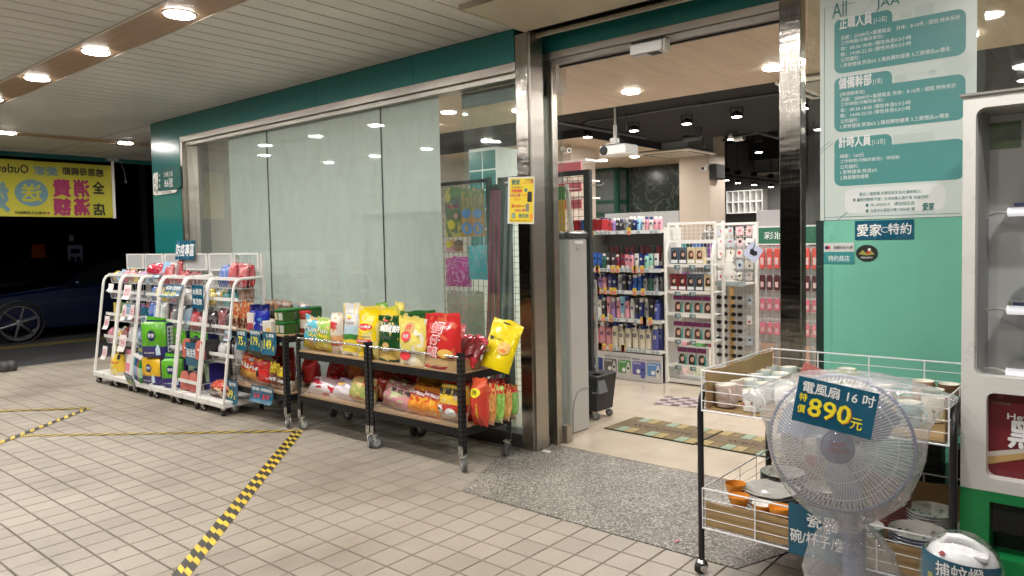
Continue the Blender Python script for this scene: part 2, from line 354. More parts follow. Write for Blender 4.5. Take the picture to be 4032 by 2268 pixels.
sf=tag(box(-6.1,1.064,-.1,7.0,16,.0035).build('shop_floor',mk('floor_joint',(.22,.18,.14),.8)),kind='structure')
S=.6; tl=MB().cham(.001,.001,.0,S-.001,S-.001,.0075,.0012)
pt=tl.build('floor_tile',gf,sf); first=True
for i in range(-10,8):
    for j in range(0,14):
        o=pt if first else pt.copy()
        if not first: link(o,sf)
        first=False; o.location=(-.405+i*S,1.066+j*S,0)
# ---- street
asph=mk('asphalt',(.045,.045,.047),.85,bump=.4,bscale=90,var=.2,vscale=2)
tag(box(-60,-40,-.3,-8.0,50,-.10).build('street',asph),kind='structure')
yl=mk('yellow_road_paint',(.22,.16,.02),.7,var=.2)
ln=MB(); ln.box(-11.13,-30,-.099,-11.03,40,-.096); ln.box(-11.36,-30,-.099,-11.26,40,-.096); tag(ln.build('road_marking',yl),kind='structure')
tag(box(-8.05,-30,-.0995,-7.99,1.06,-.001).build('kerb',mk('kerb_stone',(.17,.165,.155),.8,bump=.3,var=.15)),kind='structure')
tag(box(-8.05,1.0605,-.0995,-6.135,14,-.001).build('side_pavement',mk('side_paving',(.25,.235,.21),.8,bump=.2,var=.15)),kind='structure')
tag(box(4.41,-40,-.3,40,1.06,-.01).build('forecourt',asph),kind='structure')
tag(box(-8.0,-40,-.3,4.4,-4.61,-.01).build('front_pavement',mk('side_paving',(.25,.235,.21))),kind='structure')

# ---- canopy ceiling of metal slats, wood light strips, downlights
slat_m=mk('grey_metal_slat',(.70,.69,.665),.42,var=.07,vscale=1.7)
gapm=mk('ceiling_void',(.004,.004,.004),.9)
trim_m=mk('pale_ceiling_trim',(.62,.60,.55),.45)
def wood(name,c0,c1,scale,axis,rough=.45):
    m,n,b=custom(name); L=n.links; g=n.nodes.new('ShaderNodeNewGeometry'); mp=n.nodes.new('ShaderNodeMapping'); mp.inputs['Scale'].default_value=tuple(scale[0] if a==axis else scale[1] for a in 'xyz')
    L.new(g.outputs['Position'],mp.inputs[0]); no=n.nodes.new('ShaderNodeTexNoise'); no.inputs['Scale'].default_value=1; no.inputs['Detail'].default_value=6; no.inputs['Roughness'].default_value=.65; L.new(mp.outputs[0],no.inputs['Vector'])
    rp=ramp(n,no.outputs[0],[(.3,c0),(.7,c1)]); L.new(rp.outputs[0],b.inputs['Base Color']); b.inputs['Roughness'].default_value=rough
    return m
strip_wood=wood('canopy_wood',(.33,.215,.135),(.42,.285,.185),(2,28),'x')
CZ=2.865
ceil=tag(box(-9.75,-6.5,CZ+.035,7,7,CZ+.1).build('canopy_ceiling',gapm),kind='structure')
def slat(x0,y0,x1,y1): return MB().box(x0,y0,0,x1,y1,.004)
W_=.178; g_=.006
sA=slat(g_,-.632,W_-g_,.846).build('ceiling_slat',slat_m,ceil); sB=slat(g_,-2.55,W_-g_,-.948).build('ceiling_slat',slat_m,ceil); sC=slat(g_,-6.4,W_-g_,-2.86).build('ceiling_slat',slat_m,ceil)
sA.location=sB.location=sC.location=(-1.422-W_,0,CZ)
nA=0
for i in range(-38,30):
    X=-1.422+W_*i
    if X<-7.69 or X>5: continue
    for s in (sA,sB,sC):
        if s is sA and X>-.50: continue
        if i==-1: continue
        o=s.copy(); link(o,ceil); o.location=(X,0,CZ)
MB().box(-7.63,.852,-.003,-6.14,.90,.012).build('ceiling_trim',trim_m,ceil,loc=(0,0,CZ))
box(-7.70,-6.4,CZ,-7.657,.85,CZ+.004).build('ceiling_slat',slat_m,ceil); box(-9.68,.848,CZ-.003,-8.10,.903,CZ+.012).build('ceiling_trim',trim_m,ceil)
sD=slat(-7.69,g_,-6.14,W_-g_).build('ceiling_slat',slat_m,ceil); sE=slat(-9.68,g_,-8.10,W_-g_).build('ceiling_slat',slat_m,ceil)
for k in range(14):
    for s in (sD,sE):
        o=s if k==0 else s.copy()
        if k: link(o,ceil)
        o.location=(0,.905+k*W_,CZ)
sF=slat(g_,-6.4,W_-g_,.846).build('ceiling_slat',slat_m,ceil)
for k in range(9):
    o=sF if k==0 else sF.copy()
    if k: link(o,ceil)
    o.location=(-8.10-(k+1)*W_,0,CZ)
for (y0,y1) in ((-.935,-.645),(-2.85,-2.56)):
    o=box(-7.7,y0,CZ-.004,6,y1,CZ+.012).build('wood_strip',strip_wood,ceil)
    MB().box(-7.7,y0-.013,CZ-.009,6,y0,CZ+.012).build('strip_trim',trim_m,ceil); MB().box(-7.7,y1,CZ-.009,6,y1+.013,CZ+.012).build('strip_trim',trim_m,ceil)
strip2=wood('canopy_wood_across',(.33,.215,.135),(.42,.285,.185),(2,28),'y')
box(-8.06,-6.4,CZ-.004,-7.72,6,CZ+.012).build('wood_strip',strip2,ceil)
MB().box(-8.10,-6.4,CZ-.008,-8.06,6,CZ+.012).box(-7.72,-6.4,CZ-.008,-7.70,6,CZ+.012).build('strip_trim',trim_m,ceil)
box(-.47,.245,CZ-.04,6,.846,CZ+.012).build('shutter_box',mk('cream_metal',(.50,.46,.36),.45,var=.05),ceil)
MB().box(-.452,.235,CZ-.046,-.44,.846,CZ-.041).build('seam_strip',trim_m,ceil)
# outer fascia
teal=mk('teal_panel',(.014,.165,.16),.2,spec=.5)
MB().box(-9.80,-6.5,CZ-.012,-9.68,7,CZ+.10).build('ceiling_trim',trim_m,ceil)
MB().box(-9.86,-6.5,CZ-.075,-9.802,7,CZ+.4).build('fascia',teal,ceil)
# downlights
lamp_glow=mk('downlight_diffuser',(.9,.9,.9),.4,em=(1,.95,.88),ems=18)
halo_glow=mk('downlight_rim',(.9,.9,.9),.4,em=(1,.94,.86),ems=55)  # glowing rim added to throw a halo on the ceiling round each lamp
ring_m=mk('white_ring',(.8,.78,.74),.4)
def downlight(x,y,z,label,group,watts,r=.075,col=(1,.965,.92)):
    t=thing('downlight',label,'ceiling light',(x,y,z),0,group)
    MB().lathe([(r+.020,.0),(r+.019,-.005),(r+.012,-.007)],24,caps=False).build('trim_ring',ring_m,t); MB().lathe([(r+.012,-.006),(r+.009,-.013),(r+.002,-.0135)],24,caps=False).build('diffuser_rim',halo_glow,t)
    MB().lathe([(0,-.002),(r,-.002)],24).build('diffuser',lamp_glow,t)
    l=bpy.data.lights.new('bulb','AREA'); l.shape='DISK'; l.size=2*r*.96; l.energy=watts; l.color=col
    o=bpy.data.objects.new('bulb',l); link(o,t); o.location=(0,0,-.0095)
    return t
for k,x in enumerate((-8.1,-6.85,-5.62,-4.37,-3.13,-1.835,-.58,.68,1.94,3.2)):
    if k: downlight(x,-.787,CZ-.004,'round downlight in the wood strip that runs along the slatted canopy','downlights of the front wood strip',LAMP_OUT)
    downlight(x,-2.70,CZ-.004,'round downlight in the second wood strip of the canopy','downlights of the second wood strip',LAMP_OUT*.8)
for y in (-1.38,-.06,1.264,2.58): downlight(-7.88,y,CZ-.004,'round downlight in the cross strip of wood above the pavement edge','downlights of the cross wood strip',LAMP_OUT)

# ================================================================== SHOP FRONT
FY=.847; GY=.95
steel=mk('brushed_steel',(.50,.47,.42),.24,1)
def brushed(name,rough=.22,col=(.56,.53,.48)):
    m,n,b=custom(name); L=n.links; g=n.nodes.new('ShaderNodeNewGeometry'); mp=n.nodes.new('ShaderNodeMapping'); mp.inputs['Scale'].default_value=(1.2,1.2,5); L.new(g.outputs['Position'],mp.inputs[0])
    no=n.nodes.new('ShaderNodeTexNoise'); no.inputs['Scale'].default_value=2.2; no.inputs['Detail'].default_value=2; L.new(mp.outputs[0],no.inputs['Vector'])
    m2=n.nodes.new('ShaderNodeMapping'); m2.inputs['Scale'].default_value=(160,160,1.5); L.new(g.outputs['Position'],m2.inputs[0]); n2=n.nodes.new('ShaderNodeTexNoise'); n2.inputs['Scale'].default_value=3; L.new(m2.outputs[0],n2.inputs['Vector'])
    b.inputs['Base Color'].default_value=(*col,1); b.inputs['Metallic'].default_value=1
    mr=n.nodes.new('ShaderNodeMapRange'); mr.inputs[3].default_value=rough-.04; mr.inputs[4].default_value=rough+.04; L.new(n2.outputs[0],mr.inputs[0]); L.new(mr.outputs[0],b.inputs['Roughness'])
    b1=n.nodes.new('ShaderNodeBump'); b1.inputs['Strength'].default_value=.16; b1.inputs['Distance'].default_value=.02; L.new(no.outputs[0],b1.inputs['Height'])
    b2=n.nodes.new('ShaderNodeBump'); b2.inputs['Strength'].default_value=.35; b2.inputs['Distance'].default_value=.004; L.new(n2.outputs[0],b2.inputs['Height']); L.new(b1.outputs[0],b2.inputs['Normal']); L.new(b2.outputs[0],b.inputs['Normal'])
    return m
steel=brushed('brushed_steel',.13,(.40,.375,.34)); steel_d=brushed('frame_steel',.32,(.46,.43,.39))
wall=thing('shop_front_wall','glossy teal panel wall band and corner pier above the long shop window','wall',(0,0,0))
xs=[-6.13,-4.126,-2.857,-1.584,-.558]
for a,b in zip(xs,xs[1:]): box(a+.0025,FY,2.645,b-.0025,FY+.05,CZ-.004).build('teal_panel',teal,wall)
box(-6.128,FY,1.385,-5.432,FY+.05,2.6435).build('pier_panel',teal,wall); box(-6.128,FY,0,-5.432,FY+.05,1.383).build('pier_panel',teal,wall)
box(-6.13,FY+.051,0,-5.5,1.2,CZ).build('core',mk('render_wall',(.25,.25,.24),.8),wall)
box(-6.13,1.2,0,-6.0,16,3.6).build('side_wall',mk('dark_render',(.12,.13,.13),.8),wall)
# window
win=thing('shop_window','long steel framed shop window with frosted white film on its glass','window',(0,0,0))
def frame_profile(nm,x0,z0,x1,z1,y0=FY+.003,y1=1.0): box(x0,y0,z0,x1,y1,z1).build(nm,steel_d,win)
frame_profile('top_rail',-5.43,2.585,-.56,2.643); frame_profile('top_track',-5.385,2.548,-.56,2.5845,FY+.04,1.0); frame_profile('side_rail',-5.43,0.1,-5.385,2.5845)
frame_profile('inner_rail',-5.384,0.1,-5.345,2.5475,FY+.04,1.0)
box(-5.43,FY+.02,0,-.56,1.0,.098).build('sill',mk('dark_sill',(.07,.07,.07),.4),win)
seam=[-5.344,aty(1057,800,GY).x,aty(1506,800,GY).x,aty(1835,800,GY).x+.0,-.56]
for a,b in zip(seam,seam[1:]): box(a+.002,GY,.10,b-.002,GY+.008,2.547).build('glass_pane',glass,win)
film=clear_mat('frosted_film',(.2,.21,.2),haze=.93,hazecol=(.85,.875,.865),rough=.35,ior=1.2)
fl=[aty(911,800,GY+.02).x]+[s for s in seam[1:3]]+[aty(1741,800,GY+.02).x]
for a,b in zip(fl,fl[1:]): box(a+.003,GY+.011,.10,b-.003,GY+.013,2.547).build('frosted_film',film,win)
for s in (seam[1],seam[2]): box(s-.0018,GY-.001,.1,s+.0018,GY+.0095,2.547).build('glass_joint',mk('dark_sealant',(.05,.055,.055),.5),win)
# slid-open glass door leaf behind the window
leaf=thing('sliding_door_leaf','open sliding glass door leaf with grey top rail behind the window','door',(0,0,0))
lx=aty(1826,600,1.03).x
box(lx,1.02,2.44,-.47,1.05,2.55).build('top_rail',mk('grey_green_rail',(.22,.26,.245),.4),leaf); box(lx,1.03,.06,-.47,1.04,2.4395).build('glass_pane',glass,leaf)
box(lx,1.02,.0,-.47,1.05,.0595).build('bottom_rail',steel_d,leaf)
# steel posts
def post(x0,x1,label):
    t=thing('steel_post',label,'post',(0,0,0)); MB().cham(x0,FY,0,x1,FY+.075,CZ-.042,.004).build('casing',steel,t)
    return t
p1=post(-.556,-.449,'shiny brushed steel post between the frosted window and the entrance')
box(-.449,FY+.012,0,-.43,FY+.14,CZ-.042).build('side_strip',steel_d,p1)
p2=post(1.263,1.376,'shiny brushed steel post between the entrance and the recruitment poster')
dark=mk('dark_gap',(.01,.01,.01),.5)
g1=thing('shutter_guide','black roller shutter guide channel beside the entrance','guide rail',(0,0,0))
box(-.553,FY+.141,0,-.50,.985,CZ-.042).build('channel',dark,g1); MB().box(-.499,.95,0,-.485,.985,CZ-.06).build('lip',steel_d,g1)
# entrance frame
df=thing('entrance_frame','wide steel entrance frame with a teal header panel','door frame',(0,0,0))
box(-.53,1.06,2.722,1.262,1.11,2.84).build('teal_header',teal,df); box(-.53,1.055,2.6745,1.262,1.13,2.7205).build('header_face',steel_d,df)
box(-.415,1.075,2.638,1.262,1.13,2.6735).build('header_track',brushed('track_steel',.3,(.40,.38,.35)),df); box(-.40,1.131,2.628,1.262,1.15,2.66).build('brush_strip',dark,df)
box(-.53,1.0,2.8405,1.262,1.11,2.86).build('roller_shutter',mk('shutter_metal',(.42,.38,.29),.4,.6),df)
for k in range(3): MB().box(-.45,.925+k*.025,2.80+k*.008,1.262,.943+k*.025,2.822+k*.008).build('shutter_lip',mk('cream_metal',(.5,.46,.36)),df)
box(-.53,1.058,0,-.505,1.10,2.673).build('jamb_edge',steel_d,df); box(-.503,1.062,0,-.414,1.12,2.6725).build('jamb',brushed('jamb_steel',.28,(.5,.47,.42)),df)
box(-.41,1.13,.08,-.402,1.165,2.55).build('glass_leaf',glass,df); box(-.418,1.128,2.45,-.39,1.2,2.628).build('top_pivot',chrome,df); box(-.43,1.13,.012,-.38,1.19,.13).build('bottom_pivot',steel_d,df)
# flat cable shoe beside the jamb
cb=thing('cable_cover','small grey cable with a flat white shoe at the foot of the steel jamb','cable',(0,0,0))
c0=atz(1800+725/2.169,1600+200/2.169,.18)
MB().tube([(-.455,.96,.36),(-.455,.96,.05),(-.452,.955,.02),(-.435,.93,.012),(-.41,.91,.011)],.006).build('cable',mk('grey_cable',(.35,.35,.34),.4),cb)
MB().lathe([(.03,.004),(.032,.012),(.02,.016),(0,.017)],14,(-.375,.885,0),sx=1.3,sy=.7).build('shoe',white_paint,cb)
# motion sensor
sn=thing('door_sensor','aluminium automatic door sensor box on the entrance header','sensor',(0,0,0))
MB().cham(.265,.985,2.565,.498,1.055,2.635,.006).build('housing',mk('brushed_aluminium',(.55,.54,.53),.35,.8),sn); box(.499,.99,2.563,.511,1.05,2.636).build('end_cap',white_paint,sn); box(.27,1.0,2.6352,.50,1.053,2.65).build('bracket',dark,sn)
box(.39,.99,2.5605,.46,1.05,2.5645).build('lens',dark,sn)

# ---- right-hand window with recruitment poster and green board
rw=thing('poster_window','glass front pane in dark frame beside the vending machine','window',(0,0,0))
box(1.378,GY,.02,7,GY+.008,2.84).build('glass_pane',glass,rw); box(1.378,GY-.03,2.845,7,GY+.05,CZ).build('top_rail',steel_d,rw)
box(1.4455,FY+.02,0,1.49,GY-.003,1.512).build('board_edge',mk('dark_green_edge',(.012,.03,.028),.4),rw)
gb=thing('green_board','large plain mint green board standing in the window below the poster','board',(0,0,0))
mint=mk('mint_board',(.165,.49,.36),.45,var=.07,vscale=2.2)
box(1.491,FY,0,2.9,FY+.03,1.509).build('panel',mint,gb)
MB().box(1.52,FY-.0008,0,1.535,FY,1.44).build('crease',mk('mint_crease',(.155,.47,.345),.45),gb)
# poster
po=thing('recruitment_poster','tall pale poster with three teal text boxes on the glass','poster',(0,0,0))
PYY=FY-.004
box(1.475,PYY,1.512,2.16,PYY+.003,2.82).build('sheet',mk('pale_green_sheet',(.60,.67,.635),.35,var=.03,vscale=4),po)
ptl=mk('poster_teal',(.07,.275,.265),.4); gh=mk('poster_ghost',(.52,.60,.565),.35)
def w3(x,y): return aty(2688+x/1.9167,y/1.9167,PYY)
def w6(x,y): return aty(2688+x/1.9167,756+y/1.9167,PYY)
for (x0,y0,x1,y1) in ((1750,20,1900,330),(1640,80,1730,140),(1600,560,1690,640),(1750,510,2070,560),(1590,1060,1900,1020),(1860,520,1910,570)):
    a,b=w3(x0,y1),w3(x1,y0); za,zb=sorted((a.z,b.z)); MB().sheet([(a.x,za),(a.x,zb),(b.x,zb),(b.x,za)],PYY-.0006).build('ghost_shape',gh,po)
XL,XR=w3(1145,500).x,w3(2138,300).x
for (zb_,zt_,tabt) in ((w3(1148,562).z,w3(1148,245).z,w3(1165,150).z),(w3(1148,1002).z,w3(1148,690).z,w3(1165,590).z),(w3(1148,1408).z,w3(1148,1130).z,w3(1165,1048).z)):
    MB().sheet(rrect(XL,zb_,XR,zt_,.035),PYY-.0012).build('text_box',ptl,po)
    MB().sheet(rrect(XL,zt_-.02,w3(1582,200).x,tabt,.03,corners=(1,1,0,0)),PYY-.0010).build('text_tab',ptl,po)
a,b=w6(1222,165),w6(1985,10); MB().sheet(rrect(a.x,a.z,b.x,w3(1222,1425).z,.04),PYY-.0009).build('callout',mk('callout_white',(.72,.75,.73),.4),po)
def ptx(s,x0,y0,x1,y1,h,mat=ink_w,f=w3,bold=0):
    a,b=f(x0,y0),f(x1,y1); k=(a-CAM).length/FPX/1.9167
    T(po,s,mat,((a.x+b.x)/2,a.z),h*k*(.80 if h<40 else .98),w=abs(b.x-a.x),y=PYY-.0022,bold=bold)
ptx('正職人員',1185,182,1430,145,78,bold=.02); ptx('[1-2名]',1445,158,1540,140,42)
ptx('月薪：25200元+業績獎金　月休：8-10天 / 國假.特休另計',1195,290,2095,142,36); ptx('工作時間(可輪班者佳)：',1195,330,1525,285,36)
ptx('早：09:30-18:00 /彈性休息0.5小時',1195,372,1725,297,36); ptx('晚：14:00-22:30 /彈性休息0.5小時',1195,414,1725,338,36); ptx('公司福利：',1195,455,1335,438,36)
ptx('1.享勞健保.勞退6% 2.職員購物優惠 3.三節禮品or禮金',1195,497,2020,375,36)
ptx('儲備幹部',1180,632,1425,600,78,bold=.025); ptx('[1名]',1440,618,1505,606,42); ptx('[有經驗者佳]',1192,716,1372,693,36)
ptx('月薪：28000元+業績獎金 月休：8-10天 / 國假.特休另計',1195,756,2065,650,36); ptx('工作時間(可輪班者佳)：',1192,794,1522,760,36)
ptx('早：09:30-18:00 /彈性休息0.5小時',1192,836,1722,782,36); ptx('晚：14:00-22:30 /彈性休息0.5小時',1192,876,1720,824,36); ptx('公司福利：',1192,918,1330,905,36)
ptx('1.享勞健保.勞退6% 2.職員購物優惠 3.三節禮品or禮金',1192,958,2012,876,36)
ptx('計時人員',1180,1078,1420,1055,74,bold=.025); ptx('[1-2名]',1432,1075,1528,1062,42); ptx('時薪：160元',1190,1182,1370,1168,36); ptx('工作時間(可輪班者佳)：排班制',1190,1222,1637,1192,36)
ptx('公司福利：',1190,1262,1330,1252,36); ptx('1.享勞健保.勞退6%',1190,1302,1468,1285,36); ptx('2.職員購物優惠',1190,1343,1405,1332,36)
ptx('All',1130,85,1240,70,100,ink_teal); ptx('JAA',1460,40,1640,22,75,ink_teal)
ptx('歡迎二度就業,大學在校生及社會新鮮人！',1335,18,1805,-2,30,ink_teal,w6); ptx('寒.暑假短期者不適！公司培育人員不易 非誠勿試！',1285,62,1862,36,30,ink_teal,w6)
ptx('06-3020419　請洽胡店長',1420,97,1752,84,32,ink_teal,w6); ptx('台南市永康區大橋三街86號1樓',1420,140,1752,130,30,ink_teal,w6); ptx('愛家',1812,112,1900,102,52,ink_teal,w6,bold=.02)
for yy in (100,143):
    c=w6(1393,yy); MB().sheet(rrect(c.x-.006,c.z-.007,c.x+.006,c.z+.007,.002),PYY-.002).build('icon',ink_teal,po)
def lineon(par,pts,r,mat,nm='line'): return MB().tube([(p.x,PYY-.001,p.z) for p in pts],r,4).build(nm,mat,par)
lineon(po,[w3(1070,1700),w3(1070,65),w3(1300,20)],.0012,ink_teal); lineon(po,[w6(1070,192),w6(2100,160)],.0012,ink_teal); lineon(po,[w6(1165,215),w6(1240,155)],.0012,ink_teal)
for d in (0,25): lineon(po,[w3(1042,1130+d),w3(1112+d,1065+d*.5)],.001,ink_teal)
lineon(po,[w3(1350,110),w3(1445,0)],.001,gh)
# cards stuck on the green board
def card(name,label,x0,z0,x1,z1,mat,cat='sign',y=FY-.0045):
    t=thing(name,label,cat,((x0+x1)/2,y,(z0+z1)/2)); MB().box(-(x1-x0)/2,0,-(z1-z0)/2,(x1-x0)/2,.0025,(z1-z0)/2).build('card',mat,t); return t
a,b=w6(1300,362),w6(1745,212)
c=card('blue_sticker','navy laminated strip with white brush lettering on the mint board',a.x,a.z,b.x,b.z+.004,signblue)
ww=b.x-a.x; T(c,'愛家',ink_w,(-ww*.25,0),.058,w=ww*.42,bold=.02); T(c,'特約',ink_w,(ww*.27,.004),.052,w=ww*.38,bold=.01)
hp=[]
for k in range(18):
    tt=k/17*math.pi*1.7; hp.append((ww*.03+.018*math.cos(tt),-.002,.012*math.sin(tt)))
MB().tube(hp,.002,4).build('swirl',ink_w,c)
a,b=w6(1066,540),w6(1295,382); zm=w6(1066,452).z
c=card('university_sticker','white and teal sticker with university name beside a round black sticker',a.x,a.z,b.x,b.z,mk('sticker_white',(.62,.63,.60),.4))
wd=b.x-a.x; hh=b.z-a.z; MB().sheet([(-wd/2,-hh/2),(-wd/2,zm-(a.z+b.z)/2),(wd/2,zm-(a.z+b.z)/2),(wd/2,-hh/2)],-.0006).build('teal_half',mk('sticker_teal',(.04,.26,.27),.4),c)
T(c,'南臺科技大學',ink,(wd*.14,hh*.27),.017,w=wd*.62); T(c,'特約商店',ink_w,(0,-hh*.25),.03,w=wd*.7)
MB().sheet(ell(-wd*.36,hh*.27,.011,.009),-.0007).build('emblem',ink_r,c); MB().sheet(ell(-wd*.41,hh*.27,.008,.009),-.0009).build('emblem',ink_navy,c)
a,b=w6(1307,525),w6(1473,398); c=thing('round_sticker','round black sticker with small coloured hill emblem','sticker',((a.x+b.x)/2,FY-.004,(a.z+b.z)/2)); rx,rz_=(b.x-a.x)/2,(b.z-a.z)/2
MB().prism(ell(0,0,rx,rz_),0,.0025).build('disc',ink,c); MB().sheet([(-.038,-.004),(-.018,.016),(0,-.002),(.018,.014),(.038,-.006),(0,-.010)],-.0008).build('emblem',mk('emblem_olive',(.35,.33,.06),.5),c); MB().sheet(ell(.012,.018,.007,.007),-.001).build('emblem',ink_w,c); MB().sheet(ell(.008,.004,.008,.008),-.0012).build('emblem',ink_r,c)
T(c,'喬園私廚商店',ink_w,(0,-.021),.009,w=.055)
# ================================================================== STREET SIDE
# ---- house number plate
hx0,hx1=-6.085,-5.44
n_=thing('house_number_plate','teal and white house number plate fixed to the teal pier','sign',(-5.76,FY-.02,2.19))
pm=lambda x,y:(aty(x/3.578,560+y/3.578,FY-.02)-Vector((-5.76,0,2.19)))
wp=[pm(2155,470),pm(2170,435),pm(2230,425),pm(2232,695),pm(2490,665),pm(2480,700),pm(2450,715),pm(2190,748),pm(2160,735)]
MB().prism([(p.x,p.z) for p in wp][::1],0,.015).build('white_plate',white_paint,n_)
tp=[pm(2232,690),pm(2232,385),pm(2250,380),pm(2540,335),pm(2545,620),pm(2520,650)]
MB().prism([(p.x,p.z) for p in tp],-.006,.014).build('teal_plate',mk('plate_teal',(.02,.12,.115),.25),n_)
for s,x,y,h,wd in (('大橋三街',2380,450,60,125),('86號',2385,570,110,120)):
    c=pm(x,y); T(n_,s,ink_w,(c.x,c.z),h*.00095,w=wd*.0017,y=-.0075)
for k,s in enumerate('永康區'):
    c=pm(2257,465+k*75); T(n_,s,ink_w,(c.x,c.z),.032,y=-.0075)
for k,(s,x,y) in enumerate((('愛',2180,550),('家',2183,660),('生活',2212,590),('館',2215,690))):
    c=pm(x,y); T(n_,s,ink,(c.x,c.z),.06,w=.045,y=-.001)
c=pm(2350,705); T(n_,'台南永康大橋店',ink,(c.x,c.z),.026,w=.26,y=-.001)
# ---- yellow banner, seen from behind
BX=-9.70
q0,q1=atx(436,650,BX),atx(441,857,BX); zt,zb=2.66,q1.z+.0
by1=q0.y; bn=thing('yellow_banner','yellow cloth banner hanging from the canopy edge, lettering seen from behind','banner',(BX,by1,zb))
bw=3.4; bh=atx(430,652,BX).z-zb
ymat=mk('yellow_cloth',(.45,.415,.03),.7,var=.03)
m=MB(); nx,nz=60,10
bf=lambda y,z:.012*math.sin(y*9)+.008*math.sin(y*4+z*9)
for i in range(nx+1):
    for k in range(nz+1): y=-bw*i/nx; z=bh*k/nz; m.v.append((bf(y,z),y,z))
for i in range(nx):
    for k in range(nz): a=i*(nz+1)+k; m.f.append((a,a+1,a+nz+2,a+nz+1)); m.m.append(0)
m.build('cloth',ymat,bn,smooth=60)
m2=MB(); m2.v=[(x-.004,y,z) for x,y,z in m.v]; m2.f=[f[::-1] for f in m.f]; m2.m=m.m[:]; m2.build('cloth_front',ymat,bn,smooth=60)
MB().tube([(.01,.02,-.01),(.01,.02,bh+.09)],.022,10).build('pole',white_paint,bn); MB().box(-.03,-.06,bh+.07,.05,.10,bh+.15).build('bracket',mk('bracket_grey',(.4,.41,.41),.5),bn)
MB().tube([(.02,.12,bh+.1),(.02,.18,bh-.05),(.02,.2,bh-.22)],.003,4).tube([(.02,.2+.015*math.cos(a*.7),bh-.24+.02*math.sin(a*.7)) for a in range(10)],.003,4).build('tie_cord',mk('cord',(.3,.3,.3),.6),bn)
bfn=lambda X,Z:(bf(X,Z)+.004,X,Z)
def bpx(x,y):
    v=atx(x/3.578,560+y/3.578,BX); return v.y-by1, v.z-zb
def btx(s,x,y,h,wd,mat,bold=.02):
    c=bpx(x,y); a=bpx(x-wd/2,y); b=bpx(x+wd/2,y); hh=(bpx(x,y-h/2)[1]-bpx(x,y+h/2)[1])
    T(bn,s,mat,c,hh,w=abs(b[0]-a[0]),fn=bfn,bold=bold,mirror=True)
blk=mk('banner_black',(.02,.02,.01),.7); mag=mk('banner_magenta',(.30,.02,.09),.7); slb=mk('banner_slate',(.13,.24,.27),.7)
btx('感恩母親節',1175,420,105,580,blk,.03); btx('愛家',640,405,120,340,slb,.03); btx('Outlet',180,370,120,430,blk,.02)
btx('全',1390,640,165,165,blk,.04); btx('店',1400,945,165,160,blk,.04); btx('消',1145,650,230,220,mag,.05); btx('費',870,645,235,230,mag,.05); btx('滿',1155,910,230,220,mag,.05); btx('額',880,910,230,230,mag,.05)
btx('特價品及酒類除外',430,995,42,460,blk,.02)
c=bpx(687,997); MB().add([bfn(*p) for p in ell(c[0],c[1],.018,.018)],[tuple(range(24))]).build('dot',mag,bn)
c=bpx(447,715); a=bpx(205,715); rr=abs(c[0]-a[0]); 
cc=MB(); cc.add([bfn(c[0],c[1])]+[(bfn(c[0]+r*math.cos(k*math.pi/16),c[1]+r*.93*math.sin(k*math.pi/16))) for r in (rr*.33,rr*.66,rr) for k in range(32)],[(0,1+k,1+(k+1)%32) for k in range(32)]+[(1+o_*32+k,1+o_*32+32+k,1+o_*32+32+(k+1)%32,1+o_*32+(k+1)%32) for o_ in (0,1) for k in range(32)]); cc.build('disc',slb,bn)
bfn2=lambda X,Z:(bf(X,Z)+.007,X,Z)
T(bn,'送',ymat,c,rr*1.15,w=rr*1.2,fn=bfn2,bold=.03,mirror=True)
c=bpx(-60,770); T(bn,'好',slb,c,rr*1.9,w=rr*1.4,fn=bfn,bold=.05,mirror=True)
